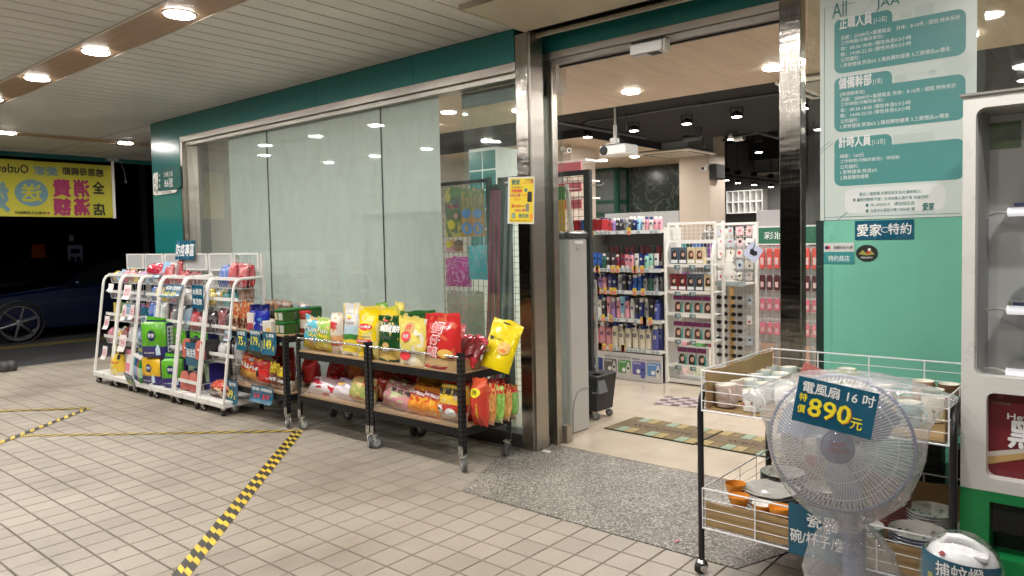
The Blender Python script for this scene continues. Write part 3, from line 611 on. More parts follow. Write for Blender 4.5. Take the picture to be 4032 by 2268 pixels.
# ---- parked cars on the dark street
def car(label,loc,paint,shade=1):
    t=thing('parked_car',label,'car',loc)
    # profile along y (front at -y), half width 0.87; section stations: y, sill z, belt z, roof z, half-width
    st=[(-2.15,.32,.58,.60,.70),(-2.05,.22,.68,.71,.80),(-1.6,.2,.78,.81,.86),(-1.0,.2,.84,.88,.875),(-.65,.2,.88,.93,.88),(-.1,.2,.90,1.25,.88),(.25,.2,.91,1.36,.88),(.8,.2,.92,1.37,.88),(1.3,.2,.93,1.26,.875),(1.75,.22,.94,1.03,.86),(2.1,.25,.9,.93,.80),(2.22,.35,.72,.75,.70)]
    m=MB(); g=MB()
    V=[]
    for y,s,b,r,h in st:
        cab=r-b>.08; tw=h-.22 if cab else h-.06
        V.append([(0,y,s),(h*.92,y,s),(h,y,(s+b)/2),(h*.985,y,b-.03),(h-.05,y,b),(tw,y,r-.03 if cab else r-.008),(tw-.09,y,r),(0,y,r+.012)])
    vs=[]
    for row in V: vs+=row+[(-x,y,z) for x,y,z in row[::-1][1:-1]]
    n=14; fs=[]; gi=[]
    for i in range(len(st)-1):
        for k in range(n):
            f=(i*n+k,i*n+(k+1)%n,(i+1)*n+(k+1)%n,(i+1)*n+k)
            cab=(st[i][3]-st[i][2]>.08 or st[i+1][3]-st[i+1][2]>.08)
            fs.append(f); m.m.append(1 if cab and k in (4,9) else 0)
    m.v=vs; m.f=fs+[tuple(range(n-1,-1,-1)),tuple((len(st)-1)*n+k for k in range(n))]; m.m+=[0,0]
    body=m.build('body',[paint,mk('car_glass',(.01,.012,.014),.06,spec=.8)],t,smooth=35)
    tyre=MB().lathe([(.20,.02),(.20,-.10),(.30,-.105),(.325,-.08),(.325,.08),(.30,.105),(.285,.10)],28,ax='x',caps=False)
    rim=MB().lathe([(.262,.085),(.275,.10),(.285,.10),(.285,.02),(.25,.02)],28,ax='x',caps=False)
    for k in range(6):
        a=k*math.pi/3+.25; rim.tube([(.085,.05*math.cos(a),.05*math.sin(a)),(.098,.16*math.cos(a),.16*math.sin(a)),(.09,.27*math.cos(a),.27*math.sin(a))],[.028,.02,.022],6)
    rim.lathe([(.06,.07),(.05,.1),(0,.105)],14,ax='x')
    arch=MB().lathe([(.385,.02),(.385,.10),(.36,.115),(.345,.10)],28,ax='x',caps=False)
    for y in (-1.32,1.34):
        for s in (1,-1):
            w_=tyre.build('wheel',black_rubber,t,smooth=40,loc=(s*.78,y,.325)); 
            if s>0:
                rim.build('rim',mk('alloy_rim',(.42,.42,.44),.3,1),w_,smooth=40); arch.build('wheel_arch',black_rubber,t,smooth=40,loc=(.775,y,.325))
    for s in (1,-1): MB().cham(s*.98-.08,-.52,.90,s*.98+.08,-.40,1.02,.03).build('wing_mirror',paint,t,smooth=50)
    MB().tube([(.884,.55,.22),(.884,.57,.6),(.878,.5,.9)],.003,4).tube([(.884,-.55,.25),(.884,-.6,.6),(.876,-.55,.88)],.003,4).build('door_seam',ink,t); MB().cham(.872,.32,.74,.892,.46,.765,.006).build('door_handle',paint,t)
    MB().cham(.45,-2.12,.56,.80,-1.9,.68,.03).build('headlight',mk('lamp_lens',(.45,.47,.5),.1),t,smooth=50)
    return t
w0=atz(73.4,1347,-.10)
car('dark blue saloon car with six-spoke alloy wheels at the dark roadside',(w0.x-.80,w0.y+1.32,-.10),mk('blue_car_paint',(.002,.006,.03),.22,coat=.6))
car('dark grey car standing behind the blue saloon car',(w0.x-4.2,w0.y+.9,-.10),mk('grey_car_paint',(.02,.02,.022),.3,coat=.5))
# ---- white board on rubber feet at the pavement edge
sx=atz(30,1461,0.0)
sc=thing('board_stand','white board on dark rubber feet at the street edge of the pavement','board',(sx.x,sx.y,0))
for q in range(2): MB().lathe([(.03,.0),(.075,.005),(.085,.04),(.075,.095),(.05,.12),(0,.125)],20,c=(0,.03-.07*q,0),sx=1.2,sy=.8).build('rubber_foot',mk('dull_rubber',(.05,.05,.048),.6),sc,smooth=50)
MB().cham(-.02,-.55,.07,.02,-.075,.62,.006).build('board',white_paint,sc); MB().tube([(0,-.08,.05),(0,-.08,.6)],.012,8).build('post',black_steel,sc)
# ---- dark pole and two far signs
pp=MB().tube([(-14.5,0,-.1),(-14.5,0,6)],.07,10); py=atx(566,800,-14.5).y; lp=thing('street_pole','dim grey street pole standing behind the yellow banner','pole',(0,py,0)); pp.build('shaft',mk('pole_grey',(.10,.10,.11),.7),lp); MB().tube([(-14.5,0,-.1),(-14.5,0,.1)],.11,10).build('foot',mk('pole_grey',(.1,.1,.11)),lp)
c=atx(145,1000,-19); a_=thing('folding_sign','small dim orange folding sign across the street','sign',(c.x,c.y,c.z))
of=mk('orange_board',(.35,.06,.01),.7,em=(.8,.12,.01),ems=.012); MB().add([(0,-.16,-.3),(0,.22,-.3),(-.02,.18,.24),(-.02,-.08,.24)],[(0,1,2,3)]).add([(.0,-.16,-.3),(0,.22,-.3),(-.04,.22,-.3),(-.04,-.16,-.3)],[(0,3,2,1)]).build('panel',of,a_); MB().add([(-.25,.30,-.3),(-.24,.24,.24),(-.02,.18,.24),(0,.22,-.3)],[(0,3,2,1)]).build('rear_panel',mk('dim_board',(.2,.2,.2),.7),a_); MB().tube([(-.03,.1,-.3),(-.03,.1,-c.z-.1)],.02,6).build('stand',black_steel,a_)  # faint glow put into the orange board so it shows in the dark
c=atx(297,1004,-19); a_=thing('pictogram_sign','small dim white sign with pictograms across the street','sign',(c.x,c.y,c.z)); wf=mk('white_board',(.5,.52,.6),.7,em=(.5,.55,.8),ems=.012); MB().box(-.03,-.17,-.26,0,.17,.26).build('panel',wf,a_); MB().box(0,-.1,.04,.004,.1,.16).box(0,-.12,-.16,.004,-.02,-.05).box(0,.02,-.16,.004,.12,-.05).build('pictogram',ink,a_); MB().tube([(-.02,0,-.26),(-.02,0,-c.z-.1)],.025,6).build('stand',black_steel,a_); MB().box(-.03,-.12,.36,0,-.02,.52).build('upper_panel',wf,a_)  # white panels carry an added faint glow against the dark street

# ---- hazard tape on the floor
tape_y=mk('tape_yellow',(.62,.44,.035),.45,var=.22,vscale=18); tape_k=mk('tape_black',(.035,.03,.028),.45,var=.3,vscale=25)
def tape(name_label,p0,p1,wd,z,seed,double=False,stripe=.062):
    t=thing('hazard_tape',name_label,'floor tape',(0,0,0)); rn=random.Random(seed)
    d=Vector((p1[0]-p0[0],p1[1]-p0[1],0)); L_=d.length; d.normalize(); nrm=Vector((-d.y,d.x,0)); o=Vector((p0[0],p0[1],0)); M_=Matrix(((d.x,nrm.x,0,o.x),(d.y,nrm.y,0,o.y),(0,0,1,0),(0,0,0,1)))
    for lane in ((-1,1) if double else (0,)):
        off=lane*wd*.5; m=MB(); s=rn.uniform(-.05,0); k=0; zz=z+(.0004 if lane==1 else 0); cuts=[]
        while s<L_: cuts.append(s); s+=stripe*(1 if k%2 else .8)*rn.uniform(.95,1.05); k+=1
        for s in cuts:
            j0,j1=rn.uniform(-.003,.003),rn.uniform(-.003,.003)
            m.v+=[(min(max(s,0),L_),off-wd/2+j0,zz),(min(max(s+wd*1.5,0),L_),off+wd/2+j1,zz)]
        for q in range(len(cuts)-1):
            m.f.append((2*q,2*q+2,2*q+3,2*q+1)); m.m.append(q%2)
        m.xf(M_).build('strip',[tape_y,tape_k],t)
    return t
tz=.0018
tape('double yellow and black hazard tape running from the cart wheels to the front',(-2.33,.245),(-.214,-1.785),.042,tz,1,True)
tape('single yellow and black hazard tape strip ending at the cart wheels',(-3.62,-.55),(-2.36,.255),.045,tz+.0012,2) if False else None
a=atz(105/1.278,1512+262/1.278,0); b=atz(1500/1.278,1512+237/1.278,0); tape('single yellow and black hazard tape strip ending at the cart wheels',(a.x,a.y),(b.x,b.y),.054,tz+.0012,2)
a=atz(0,1512+298/1.278,0); b=atz(455/1.278,1512+120/1.278,0); d=(a-b); tape('hazard tape strip slanting across to the sharp corner of tape',(b.x,b.y),(b.x+d.x*1.3,b.y+d.y*1.3),.056,tz+.0024,3)
a=atz(0,1512+138/1.278,0); b=atz(450/1.278,1512+122/1.278,0); d=(a-b); tape('hazard tape strip parallel to the kerb near the scooter',(b.x,b.y),(b.x+d.x*1.4,b.y+d.y*1.4),.056,tz+.0036,4)

# ---- yellow notice on the steel post
yn=thing('yellow_notice','yellow printed offer notice in a clear sleeve on the steel post','notice',(-.515,FY-.012,1.712),0,rot=(0,R(2.5),0))
MB().box(-.118,0,-.158,.118,.002,.158).build('sleeve',mk('sleeve_white',(.7,.7,.66),.25),yn); MB().sheet([(-.10,-.148),(-.10,.148),(.112,.148),(.112,-.148)],-.0006).build('sheet',mk('notice_yellow',(.78,.58,.03),.5),yn)
for s,x,z,h,w_,mt,bd in (('愛家',-.045,.122,.034,.075,ink_teal,.03),('感恩母親節',.065,.135,.012,.06,ink,0),('Outlet 大特賣',.05,.118,.014,.07,ink_r,0),('送',.098,.127,.026,.022,ink_pink,.03),('全店 即日起-5/9',-.035,.088,.015,.10,ink,0),('消費滿額',-.038,.064,.022,.095,ink_r,.03),('6001串',-.048,.035,.024,.09,ink_pink,.02),('衛生紙',.038,.037,.016,.05,ink_o,.01),('摸彩券',-.028,.006,.018,.06,ink_o,.01),('滿1000',-.04,-.037,.024,.09,ink_r,.02),('1個',.025,-.038,.013,.022,ink,0),('5001串',-.005,-.066,.022,.09,ink_pink,.02),('衛生紙',.028,-.103,.026,.09,ink_teal,.03)):
    T(yn,s,mt,(x,z),h,w=w_,y=-.0012,bold=bd)
MB().sheet(rrect(.058,-.012,.098,.058,.008),-.001).build('suitcase_print',ink,yn); MB().sheet(rrect(.045,-.075,.075,-.022,.002),-.001).build('photo_print',mk('grey_print',(.2,.2,.18),.5),yn); MB().sheet(ell(-.063,-.103,.018,.018),-.001).build('disc_print',ink_teal,yn); T(yn,'送',ink_w,(-.063,-.103),.022,y=-.0018); MB().sheet(ell(.095,-.11,.014,.022),-.001).build('face_print',ink_o,yn); T(yn,'特價品 酒類 米 奶粉 除外',ink,(0,-.138),.008,w=.19,y=-.0012)
MB().sheet(ell(.045,.068,.013,.013),-.001).build('disc_print',ink_teal,yn)
# ================================================================== GOODS BUILDERS
def bag(name,label,cat,loc,w,h,d,mat,rz=0,tilt=0,style='pillow',group=None,seed=0,lean=0,decals=()):
    """printed film bag; local frame: width x, height z, front faces -Y"""
    t=thing(name,label,cat,loc,0,group,rot=(tilt,lean,rz)); rn=random.Random(seed*7+3); sd=rn.uniform(0,99)
    nx,nz=12,16
    def half(u,v):
        eu=max(0,1-abs(2*u-1)**2.6)
        if style=='pillow':
            if v<.05 or v>.94: return .0015
            q=(v-.05)/.89; ev=max(0,1-abs(2*q-1)**3.2)**.75
        else:
            if v>.86: return .0015+.004*max(0,(.9-v)/.04)
            q=v/.86; ev=(1-q**2.2)**.8
            if v<.03: ev*=.9
        wr=1+.16*noise.noise(Vector((u*4+sd,v*5,seed)))+.07*noise.noise(Vector((u*11+sd,v*13,seed)))
        return .0015+d/2*eu**.6*ev*wr
    def bendy(u,v): return .006*noise.noise(Vector((u*3,v*2+sd,5)))+(.05*w/.15*max(0,v-.8)*noise.noise(Vector((u*2.5+sd,7,seed))))
    def xs(u,v):
        pinch=.03*math.sin(math.pi*min(1,max(0,v)))
        if style=='pillow': pinch=.02+.05*math.sin(math.pi*v)
        return (u-.5)*w*(1-pinch*.6+.03*noise.noise(Vector((v*5+sd,seed,1.3))))
    m=MB()
    for side in (-1,1):
        base=len(m.v)
        for i in range(nx+1):
            for k in range(nz+1):
                u,v=i/nx,k/nz; zz=v*h+(.012*noise.noise(Vector((u*6+sd,seed,3))) if k in(0,nz) and style=='pillow' else 0)+((.016*noise.noise(Vector((u*2.3+sd,seed,9)))+.01*(u-.5)*math.sin(sd)) if k>=nz-1 else 0)
                if k==0 and style!='pillow': zz=0
                m.v.append((xs(u,v),side*half(u,v)+bendy(u,v),max(0,zz)))
        for i in range(nx):
            for k in range(nz):
                a=base+i*(nz+1)+k; f=(a,a+nz+1,a+nz+2,a+1); m.f.append(f if side<0 else f[::-1]); m.m.append(0)
    n1=(nx+1)*(nz+1)
    for k in range(nz):
        for i in (0,nx):
            a=i*(nz+1)+k; f=(a,a+1,a+1+n1,a+n1); m.f.append(f if i==0 else f[::-1]); m.m.append(0)
    for i in range(nx):
        a=i*(nz+1); m.f.append((a,a+n1,a+nz+1+n1,a+nz+1)); m.m.append(0); a+=nz; m.f.append((a,a+nz+1,a+nz+1+n1,a+n1)); m.m.append(0)
    m.build('wrapper',mat,t,smooth=70)
    def fn(lift):
        def f(X,Z):
            u=min(1,max(0,X/w+.5)); v=min(1,max(0,Z/h)); return (X,-half(u,v)+bendy(u,v)-lift,Z)
        return f
    for k,dc in enumerate(decals):
        lf=.003+.0012*k
        if dc[0]=='t': _,s,mt,cx,cz,hh,ww,bd=dc; T(t,s,mt,(cx*w,cz*h),hh*h,w=ww*w if ww else None,fn=fn(lf),bold=bd,maxw=w*.9)
        elif dc[0] in 'er':
            _,mt,cx,cz,rx,rz_=dc; f=fn(lf); mm=MB(); n=20
            if dc[0]=='e': ring=[(cx*w+rx*w*math.cos(2*math.pi*q/n),cz*h+rz_*h*math.sin(2*math.pi*q/n)) for q in range(n)]
            else:
                ring=[]
                for q in range(5): ring.append(((cx-rx+2*rx*q/5)*w,(cz-rz_)*h))
                for q in range(5): ring.append(((cx+rx)*w,(cz-rz_+2*rz_*q/5)*h))
                for q in range(5): ring.append(((cx+rx-2*rx*q/5)*w,(cz+rz_)*h))
                for q in range(5): ring.append(((cx-rx)*w,(cz+rz_-2*rz_*q/5)*h))
            mid=[(cx*w+(x-cx*w)*.55,cz*h+(z-cz*h)*.55) for x,z in ring]
            mm.add([f(cx*w,cz*h)]+[f(*p) for p in mid]+[f(*p) for p in ring],[(0,1+q,1+(q+1)%n) for q in range(n)]+[(1+q,1+n+q,1+n+(q+1)%n,1+(q+1)%n) for q in range(n)])
            mm.build('print',mt,t)
    return t
def carton(name,label,cat,loc,w,d,h,mat,rz=0,group=None,tilt=(0,0),bands=(),text=(),lid=None):
    t=thing(name,label,cat,loc,0,group,rot=(tilt[0],tilt[1],rz)); b=min(w,d,h)*.03
    MB().cham(-w/2,-d/2,0,w/2,d/2,h,b).build('box',mat,t)
    for (mt,x0,z0,x1,z1) in bands: MB().sheet([(x0*w,z0*h),(x0*w,z1*h),(x1*w,z1*h),(x1*w,z0*h)],-d/2-.0008).build('print',mt,t)
    for (s,mt,cx,cz,hh,ww) in text: T(t,s,mt,(cx*w,cz*h),hh*h,w=ww*w if ww else None,y=-d/2-.0016,bold=.01)
    return t
PROT={}
def bottle(kind,label,loc,r,h,body,cap,rz=0,group=None,logo=None,cat='bottle',name=None):
    """pump / flip-cap bottle, tube standing on its cap, or aerosol can; parts shared between alike"""
    t=thing(name or {'tube':'cream_tube','can':'spray_can'}.get(kind,'lotion_bottle'),label,cat,loc,rz,group)
    key=(kind,round(r,4),round(h,4))
    if key not in PROT:
        if kind=='tube': a=MB().lathe([(r*.8,h*.2),(r*.95,h*.24),(r,h*.5),(r*1.05,h*.96),(r*1.05,h)],14,sy=.55); a.v=[(x,y*(1-.85*max(0,(z/h-.3)/.7)),z) for x,y,z in a.v]; c=MB().lathe([(r*.82,0),(r*.86,h*.02),(r*.82,h*.2)],14,sy=.62)
        elif kind=='can': a=MB().lathe([(r*.95,0),(r,h*.02),(r,h*.76),(r*.7,h*.82)],16); c=MB().lathe([(r*.78,h*.80),(r*.8,h*.97),(r*.65,h)],16)
        elif kind=='pump':
            a=MB().lathe([(r*.93,0),(r,h*.03),(r,h*.62),(r*.6,h*.74),(r*.32,h*.76)],16,sy=.62); c=MB().lathe([(r*.36,h*.76),(r*.36,h*.82),(r*.12,h*.83),(r*.12,h*.93)],10); c.box(-r*.7,-r*.16,h*.93,r*.35,r*.16,h)
        else: a=MB().lathe([(r*.93,0),(r,h*.03),(r*1.02,h*.5),(r*.86,h*.8),(r*.55,h*.86)],16,sy=.62); c=MB().lathe([(r*.62,h*.85),(r*.66,h*.97),(r*.55,h)],14,sy=.75)
        am=a.build('body',body,t,smooth=45); cm=c.build('cap',cap,t,smooth=45); PROT[key]=(am.data,cm.data)
        lm=MB(); n=16; rr=r*.55; cz=h*(.62 if kind=='tube' else .52)
        sy=.62 if kind in('pump','flip') else (.55*(1-.85*max(0,(cz/h-.3)/.7)) if kind=='tube' else 1)
        ring=[(rr*math.cos(2*math.pi*q/n),cz+rr*math.sin(2*math.pi*q/n)) for q in range(n)]
        lm.add([(x,-sy*math.sqrt(max(0,(r*1.03)**2-x*x))-.0012,z) for x,z in ring],[tuple(range(n))][::1]); lm.f=[f[::-1] if False else f for f in lm.f]
        me=bpy.data.meshes.new('logo'); me.from_pydata(lm.v,[],lm.f); PROT[key]+=(me,)
    else:
        for nm,me,mt in (('body',PROT[key][0],body),('cap',PROT[key][1],cap)):
            me2=PROT.setdefault(key+(nm,mt.name),None)
            if me2 is None: me2=me.copy(); me2.materials.clear(); me2.materials.append(mt); PROT[key+(nm,mt.name)]=me2
            link(bpy.data.objects.new(nm,me2),t)
    if logo:
        me2=PROT.get(key+('logo',logo.name))
        if me2 is None: me2=PROT[key][2].copy(); me2.materials.append(logo); PROT[key+('logo',logo.name)]=me2
        link(bpy.data.objects.new('logo',me2),t)
    return t
def price_card(label,loc,w,h,rows,rz=0,tilt=0,mat=None,group=None,curl=0,lean=0):
    """blue laminated price card; rows: (text, ink, x, z, height, width)"""
    t=thing('price_card',label,'sign',loc,0,group,rot=(tilt,lean,rz)); m=MB(); n=8
    cf=lambda z:-curl*((.5-z/h)**2 if z<h/2 else 0)*1
    for k in range(n+1):
        z=-h/2+h*k/n; y=-curl*(max(0,(-z)/(h/2)))**2; m.v+=[(-w/2,y,z),(w/2,y,z)]
    for k in range(n): m.f.append((2*k,2*k+1,2*k+3,2*k+2)); m.m.append(0)
    m.v+=[(x,y+.0012,z) for x,y,z in m.v]; c=2*(n+1)
    for k in range(n): m.f.append((2*k+c,2*k+2+c,2*k+3+c,2*k+1+c)); m.m.append(0)
    m.build('card',mat or signblue,t,smooth=60)
    f=lambda X,Z:(X,-curl*(max(0,(-Z)/(h/2)))**2-.0012,Z)
    for (s,mt,x,z,hh,ww) in rows: T(t,s,mt,(x*w,z*h),hh*h,w=ww*w if ww else None,fn=f,bold=.015)
    return t
def castor(parent,x,y,z0,r=.035,black=True,zn=True,rz=0):
    """one swivel castor under a corner post: plate, fork and wheel"""
    c=MB().box(-.022,-.022,z0-.006,.022,.022,z0).lathe([(.018,z0-.022),(.02,z0-.006)],12)
    for s in (-1,1): c.prism([(-.02,z0-.022),(.0,z0-.022),(.022,r-.008),(.012,r-.012),(-.004,r+.01)],s*.019-.0012,s*.019+.0012)
    o=c.build('castor',zinc,parent,smooth=40,loc=(x,y,0),rot=(0,0,rz))
    wv=MB().lathe([(r*.35,-.013),(r*.72,-.014),(r*.8,-.015),(r*.97,-.011),(r,-.004),(r,.004),(r*.97,.011),(r*.8,.015),(r*.72,.014),(r*.35,.013)],22,c=(.012,0,r),ax='y').build('wheel',rubber if not black else black_rubber,o,smooth=40)
    MB().lathe([(r*.62,-.0145),(r*.3,-.0165),(0,-.0165)],18,c=(.012,0,r),ax='y').build('hub',mk('hub_grey',(.32,.33,.33),.4),o) if not black else None
    return o

# ================================================================== WHITE WIRE DISPLAY RACKS
RW=.467; RX0=-6.02
def rack_proto(plain_top):
    t=thing('display_rack','x','display rack',(0,0,0),0,'white display racks along the window')
    w=RW-.012
    MB().cham(0,.10,.075,w,.52,.125,.004).build('base_tray',white_paint,t)
    for x in (.012,w-.012):
        MB().tube([(x,.115,.125),(x,.235,1.05),(x,.245,1.10),(x,.27,1.14),(x,.31,1.158),(x,.5,1.165)],.0135,6).build('front_pole',white_paint,t,smooth=40)
        m=MB().box(x-.013,.50,.125,x+.013,.525,1.37 if True else 1.2); m.build('upright',white_paint,t)
    g=MB()
    for k in range(7): x=.03+(w-.06)*k/6; g.tube([(x,.505,.16),(x,.505,1.36)],.0018,4)
    for k in range(17): z=.17+k*.0735; g.tube([(.02,.503,z),(w-.02,.503,z)],.0018,4)
    g.build('mesh_back',white_wire,t)
    for (z,dep) in ((.42,.27),(.66,.24),(.90,.21)) : basket(t,.02,w-.02,.50-dep,.50,z,.075)
    basket(t,.02,w-.02,.30,.50,1.07,.085)
    m=MB(); z0,z1=1.215,1.378
    for a,b,c,d in ((.02,z0,.034,z1),(w-.034,z0,w-.02,z1),(.034,z0,w-.034,z0+.014),(.034,z1-.014,w-.034,z1)): m.box(a,.478,b,c,.494,d)
    m.build('sign_frame',white_paint,t)
    if not plain_top: MB().box(.034,.484,z0+.014,w-.034,.488,z1-.014).build('sign_sheet',clear_mat('milky_sheet',(.75,.75,.75),haze=.82,hazecol=(.80,.80,.80),rough=.25),t)
    for x in (.05,w-.05):
        for y in (.13,.48): castor(t,x,y,.075,.028,True,rz=.6+x*5)
    return t
def basket(t,x0,x1,y0,y1,z,h):
    MB().box(x0-.004,y0-.012,z+h-.012,x1+.004,y0-.006,z+h+.018).build('label_rail',white_paint,t)
    m=MB(); n=14
    m.tube([(x0,y0,z+h),(x1,y0,z+h),(x1,y1,z+h),(x0,y1,z+h)],.0024,4,closed=True); m.tube([(x0,y0+.02,z),(x1,y0+.02,z),(x1,y1,z),(x0,y1,z)],.002,4,closed=True)
    for k in range(n+1): x=x0+(x1-x0)*k/n; m.tube([(x,y0,z+h),(x,y0+.02,z),(x,y1,z)],.0019,4,caps=False)
    for k in range(4): y=y0+.02+(y1-y0-.02)*k/4; m.tube([(x0,y,z+h if False else z),(x1,y,z)],.0012,4,caps=False)
    for x in (x0,x1):
        for k in range(5): y=y0+.02+(y1-y0-.02)*k/5; m.tube([(x,y,z),(x,y,z+h)],.0014,4,caps=False)
    m.build('wire_basket',white_wire,t)
ordw=['the street-end rack','second rack from the street','third rack from the street','fourth rack from the street','fifth rack from the street','sixth rack from the street']
rp0=rack_proto(False); rp1=rack_proto(True)
racks=[]
for i in range(6):
    t=(rp0 if i==0 else rp1 if i==5 else copy_tree(rp0)); t.location=(RX0+i*RW,0,0); racks.append(t)
    t['label']=['white wire display rack at the street end of the row','second white wire display rack from the street end','third white wire display rack from the street end','fourth white wire display rack from the street end','fifth white wire display rack from the street end','white wire display rack next to the black steel cart'][i]
def rxx(i,f): return RX0+i*RW+.02+(RW-.05)*f
def W(x,y,ox,oy,zm): return ox+x/zm, oy+y/zm
A4=lambda x,y:(340+x/3.45,980+y/3.45)
rn=random.Random(11)
pal={'red':(.55,.03,.04),'pink':(.75,.25,.35),'yellow':(.75,.55,.05),'blue':(.05,.15,.5),'pale blue':(.35,.55,.75),'white':(.75,.75,.74),'green':(.08,.35,.06),'orange':(.75,.25,.04),'purple':(.22,.06,.3),'brown':(.25,.12,.06),'black':(.02,.02,.025),'dark red':(.28,.02,.03),'teal':(.04,.3,.32),'grey':(.35,.36,.38)}
# small goods in the baskets: rack index, level z, depth y, list of colours
lv={0:1.075,1:.905,2:.665,3:.425,4:.127}
def fill(i,level,kinds,y,sz,kind='pouch',back=False):
    n=len(kinds)
    if not back: fill(i,level,kinds[1:]+kinds[:1]+kinds[-1:],y+.085,sz*1.12,'pouch',True)
    for k,c in enumerate(kinds):
        f=(k+.5)/n; w=(RW-.07)/n*rn.uniform(.92,1.02); h=sz*(1.25 if level in (1,2,3) else 1.08)*rn.uniform(.85,1.12)
        col=pal[c]; mt=pack([(0,col),(rn.uniform(.3,.6),tuple(min(1,v*.8+.10) for v in col)),(.78,tuple(v*.7 for v in col))],blob=tuple(min(1,v*.6+.22) for v in col),bscale=5,thr=.6,crinkle=.4)
        lab=f"{c} {'packet' if kind=='pouch' else 'small box'} in the {['bottom tray','','','',''][0] or {0:'top',1:'upper',2:'middle',3:'lower',4:'bottom'}[level]} basket of {ordw[i]}{', back row' if back else ''}"
        grp=f"{c} goods in a rack basket"
        if kind=='pouch': bag('packet',lab,'packet',(rxx(i,f),y-.03+rn.uniform(-.02,.02),lv[level]+.004),w*1.12,h*1.1,min(.07,w*.7),mt,rz=rn.uniform(-.2,.2),tilt=rn.uniform(-.28,-.05),group=grp,seed=rn.randint(1,999))
        else: carton('small_box',lab,'box',(rxx(i,f),y+.02,lv[level]+.004),w*.92,.06,h,mt,rz=rn.uniform(-.15,.15),group=grp)
fill(0,0,['yellow','pale blue','pink'],.36,.10); fill(0,2,['yellow','green','pale blue'],.33,.13,'box'); fill(0,3,['pink','white','yellow','dark red'],.32,.11)
fill(1,0,['yellow','brown','pale blue'],.36,.10,'box'); fill(1,2,['dark red','purple'],.33,.13,'box'); fill(1,3,['white','pale blue','pink'],.32,.14)
fill(2,0,['white','red','red'],.38,.16); fill(2,1,['blue','yellow','blue','yellow'],.36,.11); fill(2,2,['blue','pale blue','white'],.33,.17); fill(2,3,['white','green'],.33,.15)
fill(3,0,['dark red','red','dark red'],.38,.10); fill(3,1,['pink','pale blue','white'],.36,.11); fill(3,2,['pink','grey','grey','pale blue'],.33,.15)
fill(4,1,['white','white','yellow'],.36,.09); fill(4,2,['red','dark red','black'],.33,.12)
fill(5,0,['blue','red','red'],.37,.17); fill(5,1,['teal','teal','brown'],.36,.11,'box'); fill(5,2,['dark red','black','black','dark red'],.34,.15); fill(5,3,['white','black','white'],.33,.13)
# large nappy packs, bottles, bags and backpacks
def nappy(label,loc,w,d,h,c0,rz,panel=False,group=None,tilt=(0,0)):
    t=thing('nappy_pack',label,'nappy pack',loc,0,group,rot=(tilt[0],tilt[1],rz)); mt=pack([(0,(.03,.02,.20)),(.33,c0),(.36,c0)],rough=.25,crinkle=.2)
    m=MB().cham(-w/2,-d/2,0,w/2,d/2,h,.02); 
    me=m.build('wrapper',mt,t,smooth=50)
    sd=MB().box(w/2-.0005,-d/2+.02,h*.3,w/2+.0015,d/2-.02,h*.97).build('side_print',mk('violet_print',(.03,.02,.2),.3),t)
    MB().prism(ell(-w*.05,h*.62,w*.16,h*.15),-d/2-.003,-d/2-.001).build('oval_print',ink_navy,t); T(t,'安安',ink_w,(-w*.05,h*.63),h*.11,w=w*.24,y=-d/2-.0045,bold=.03)
    MB().prism([(w*.12,h*.08),(w*.1,h*.26),(w*.2,h*.40),(w*.28,h*.26),(w*.3,h*.1)],-d/2-.003,-d/2-.001).build('bottle_print',mk('pale_print',(.55,.7,.8),.4),t); T(t,'成人紙尿褲',ink_w,(-w*.15,h*.15),h*.05,w=w*.4,y=-d/2-.0035)
    f=MB().add([(-w/2+.01,-d*.2,h-.004),(w/2-.01,-d*.35,h-.004),(w/2+.01,-d*.42,h+.035),(-w/2+.02,-d*.18,h+.05)],[(0,1,2,3),(3,2,1,0)]).build('crimp',mt,t)
    if panel:
        MB().prism([(0,0)]*0 or [(-.5,0),(-.5,1),(.5,1),(.5,0)],0,.001) if False else None
        pl=MB().box(w/2+.002,-d/2+.03,h*.16,w/2+.004,d/2-.03,h*.88).build('info_panel',white_paint,t)
        for k in range(6): MB().box(w/2+.0045,-d/2+.04,h*(.2+.11*k),w/2+.0055,-d/2+.065,h*(.28+.11*k)).build('icon',mk('violet_print',(.03,.02,.2)),pl); MB().box(w/2+.0045,-d/2+.075,h*(.235+.11*k),w/2+.0055,d/2-.05,h*(.25+.11*k)).build('text_line',mk('grey_text',(.35,.35,.38),.6),pl)
    return t
gx=rxx(3,.0)
nappy('green and violet nappy pack with white instruction panel on a yellow pack',(-4.60,.22,.39),.27,.25,.345,(.10,.36,.02),R(28),True)
nappy('yellow and violet nappy pack standing at the foot of the racks',(-4.64,.20,.128),.26,.2,.258,(.72,.42,.02),R(12))
nappy('crumpled green nappy pack beside the yellow one in the bottom tray',(-4.34,.24,.128),.22,.2,.27,(.10,.36,.02),R(35))
nappy('green nappy pack behind the pink backpack on the fifth rack',(-4.03,.36,.43),.30,.14,.25,(.10,.36,.02),R(3)); nappy('green and violet nappy pack in the upper tray of the fourth rack',(-4.40,.36,.43),.2,.16,.26,(.10,.36,.02),R(8)); nappy('yellow nappy pack tucked behind the tall green one',(-4.50,.42,.43),.14,.1,.31,(.72,.42,.02),R(10))
nappy('green topped pack with white side lying in the fifth rack tray',(-3.98,.36,.128),.34,.22,.26,(.30,.42,.28),R(3))
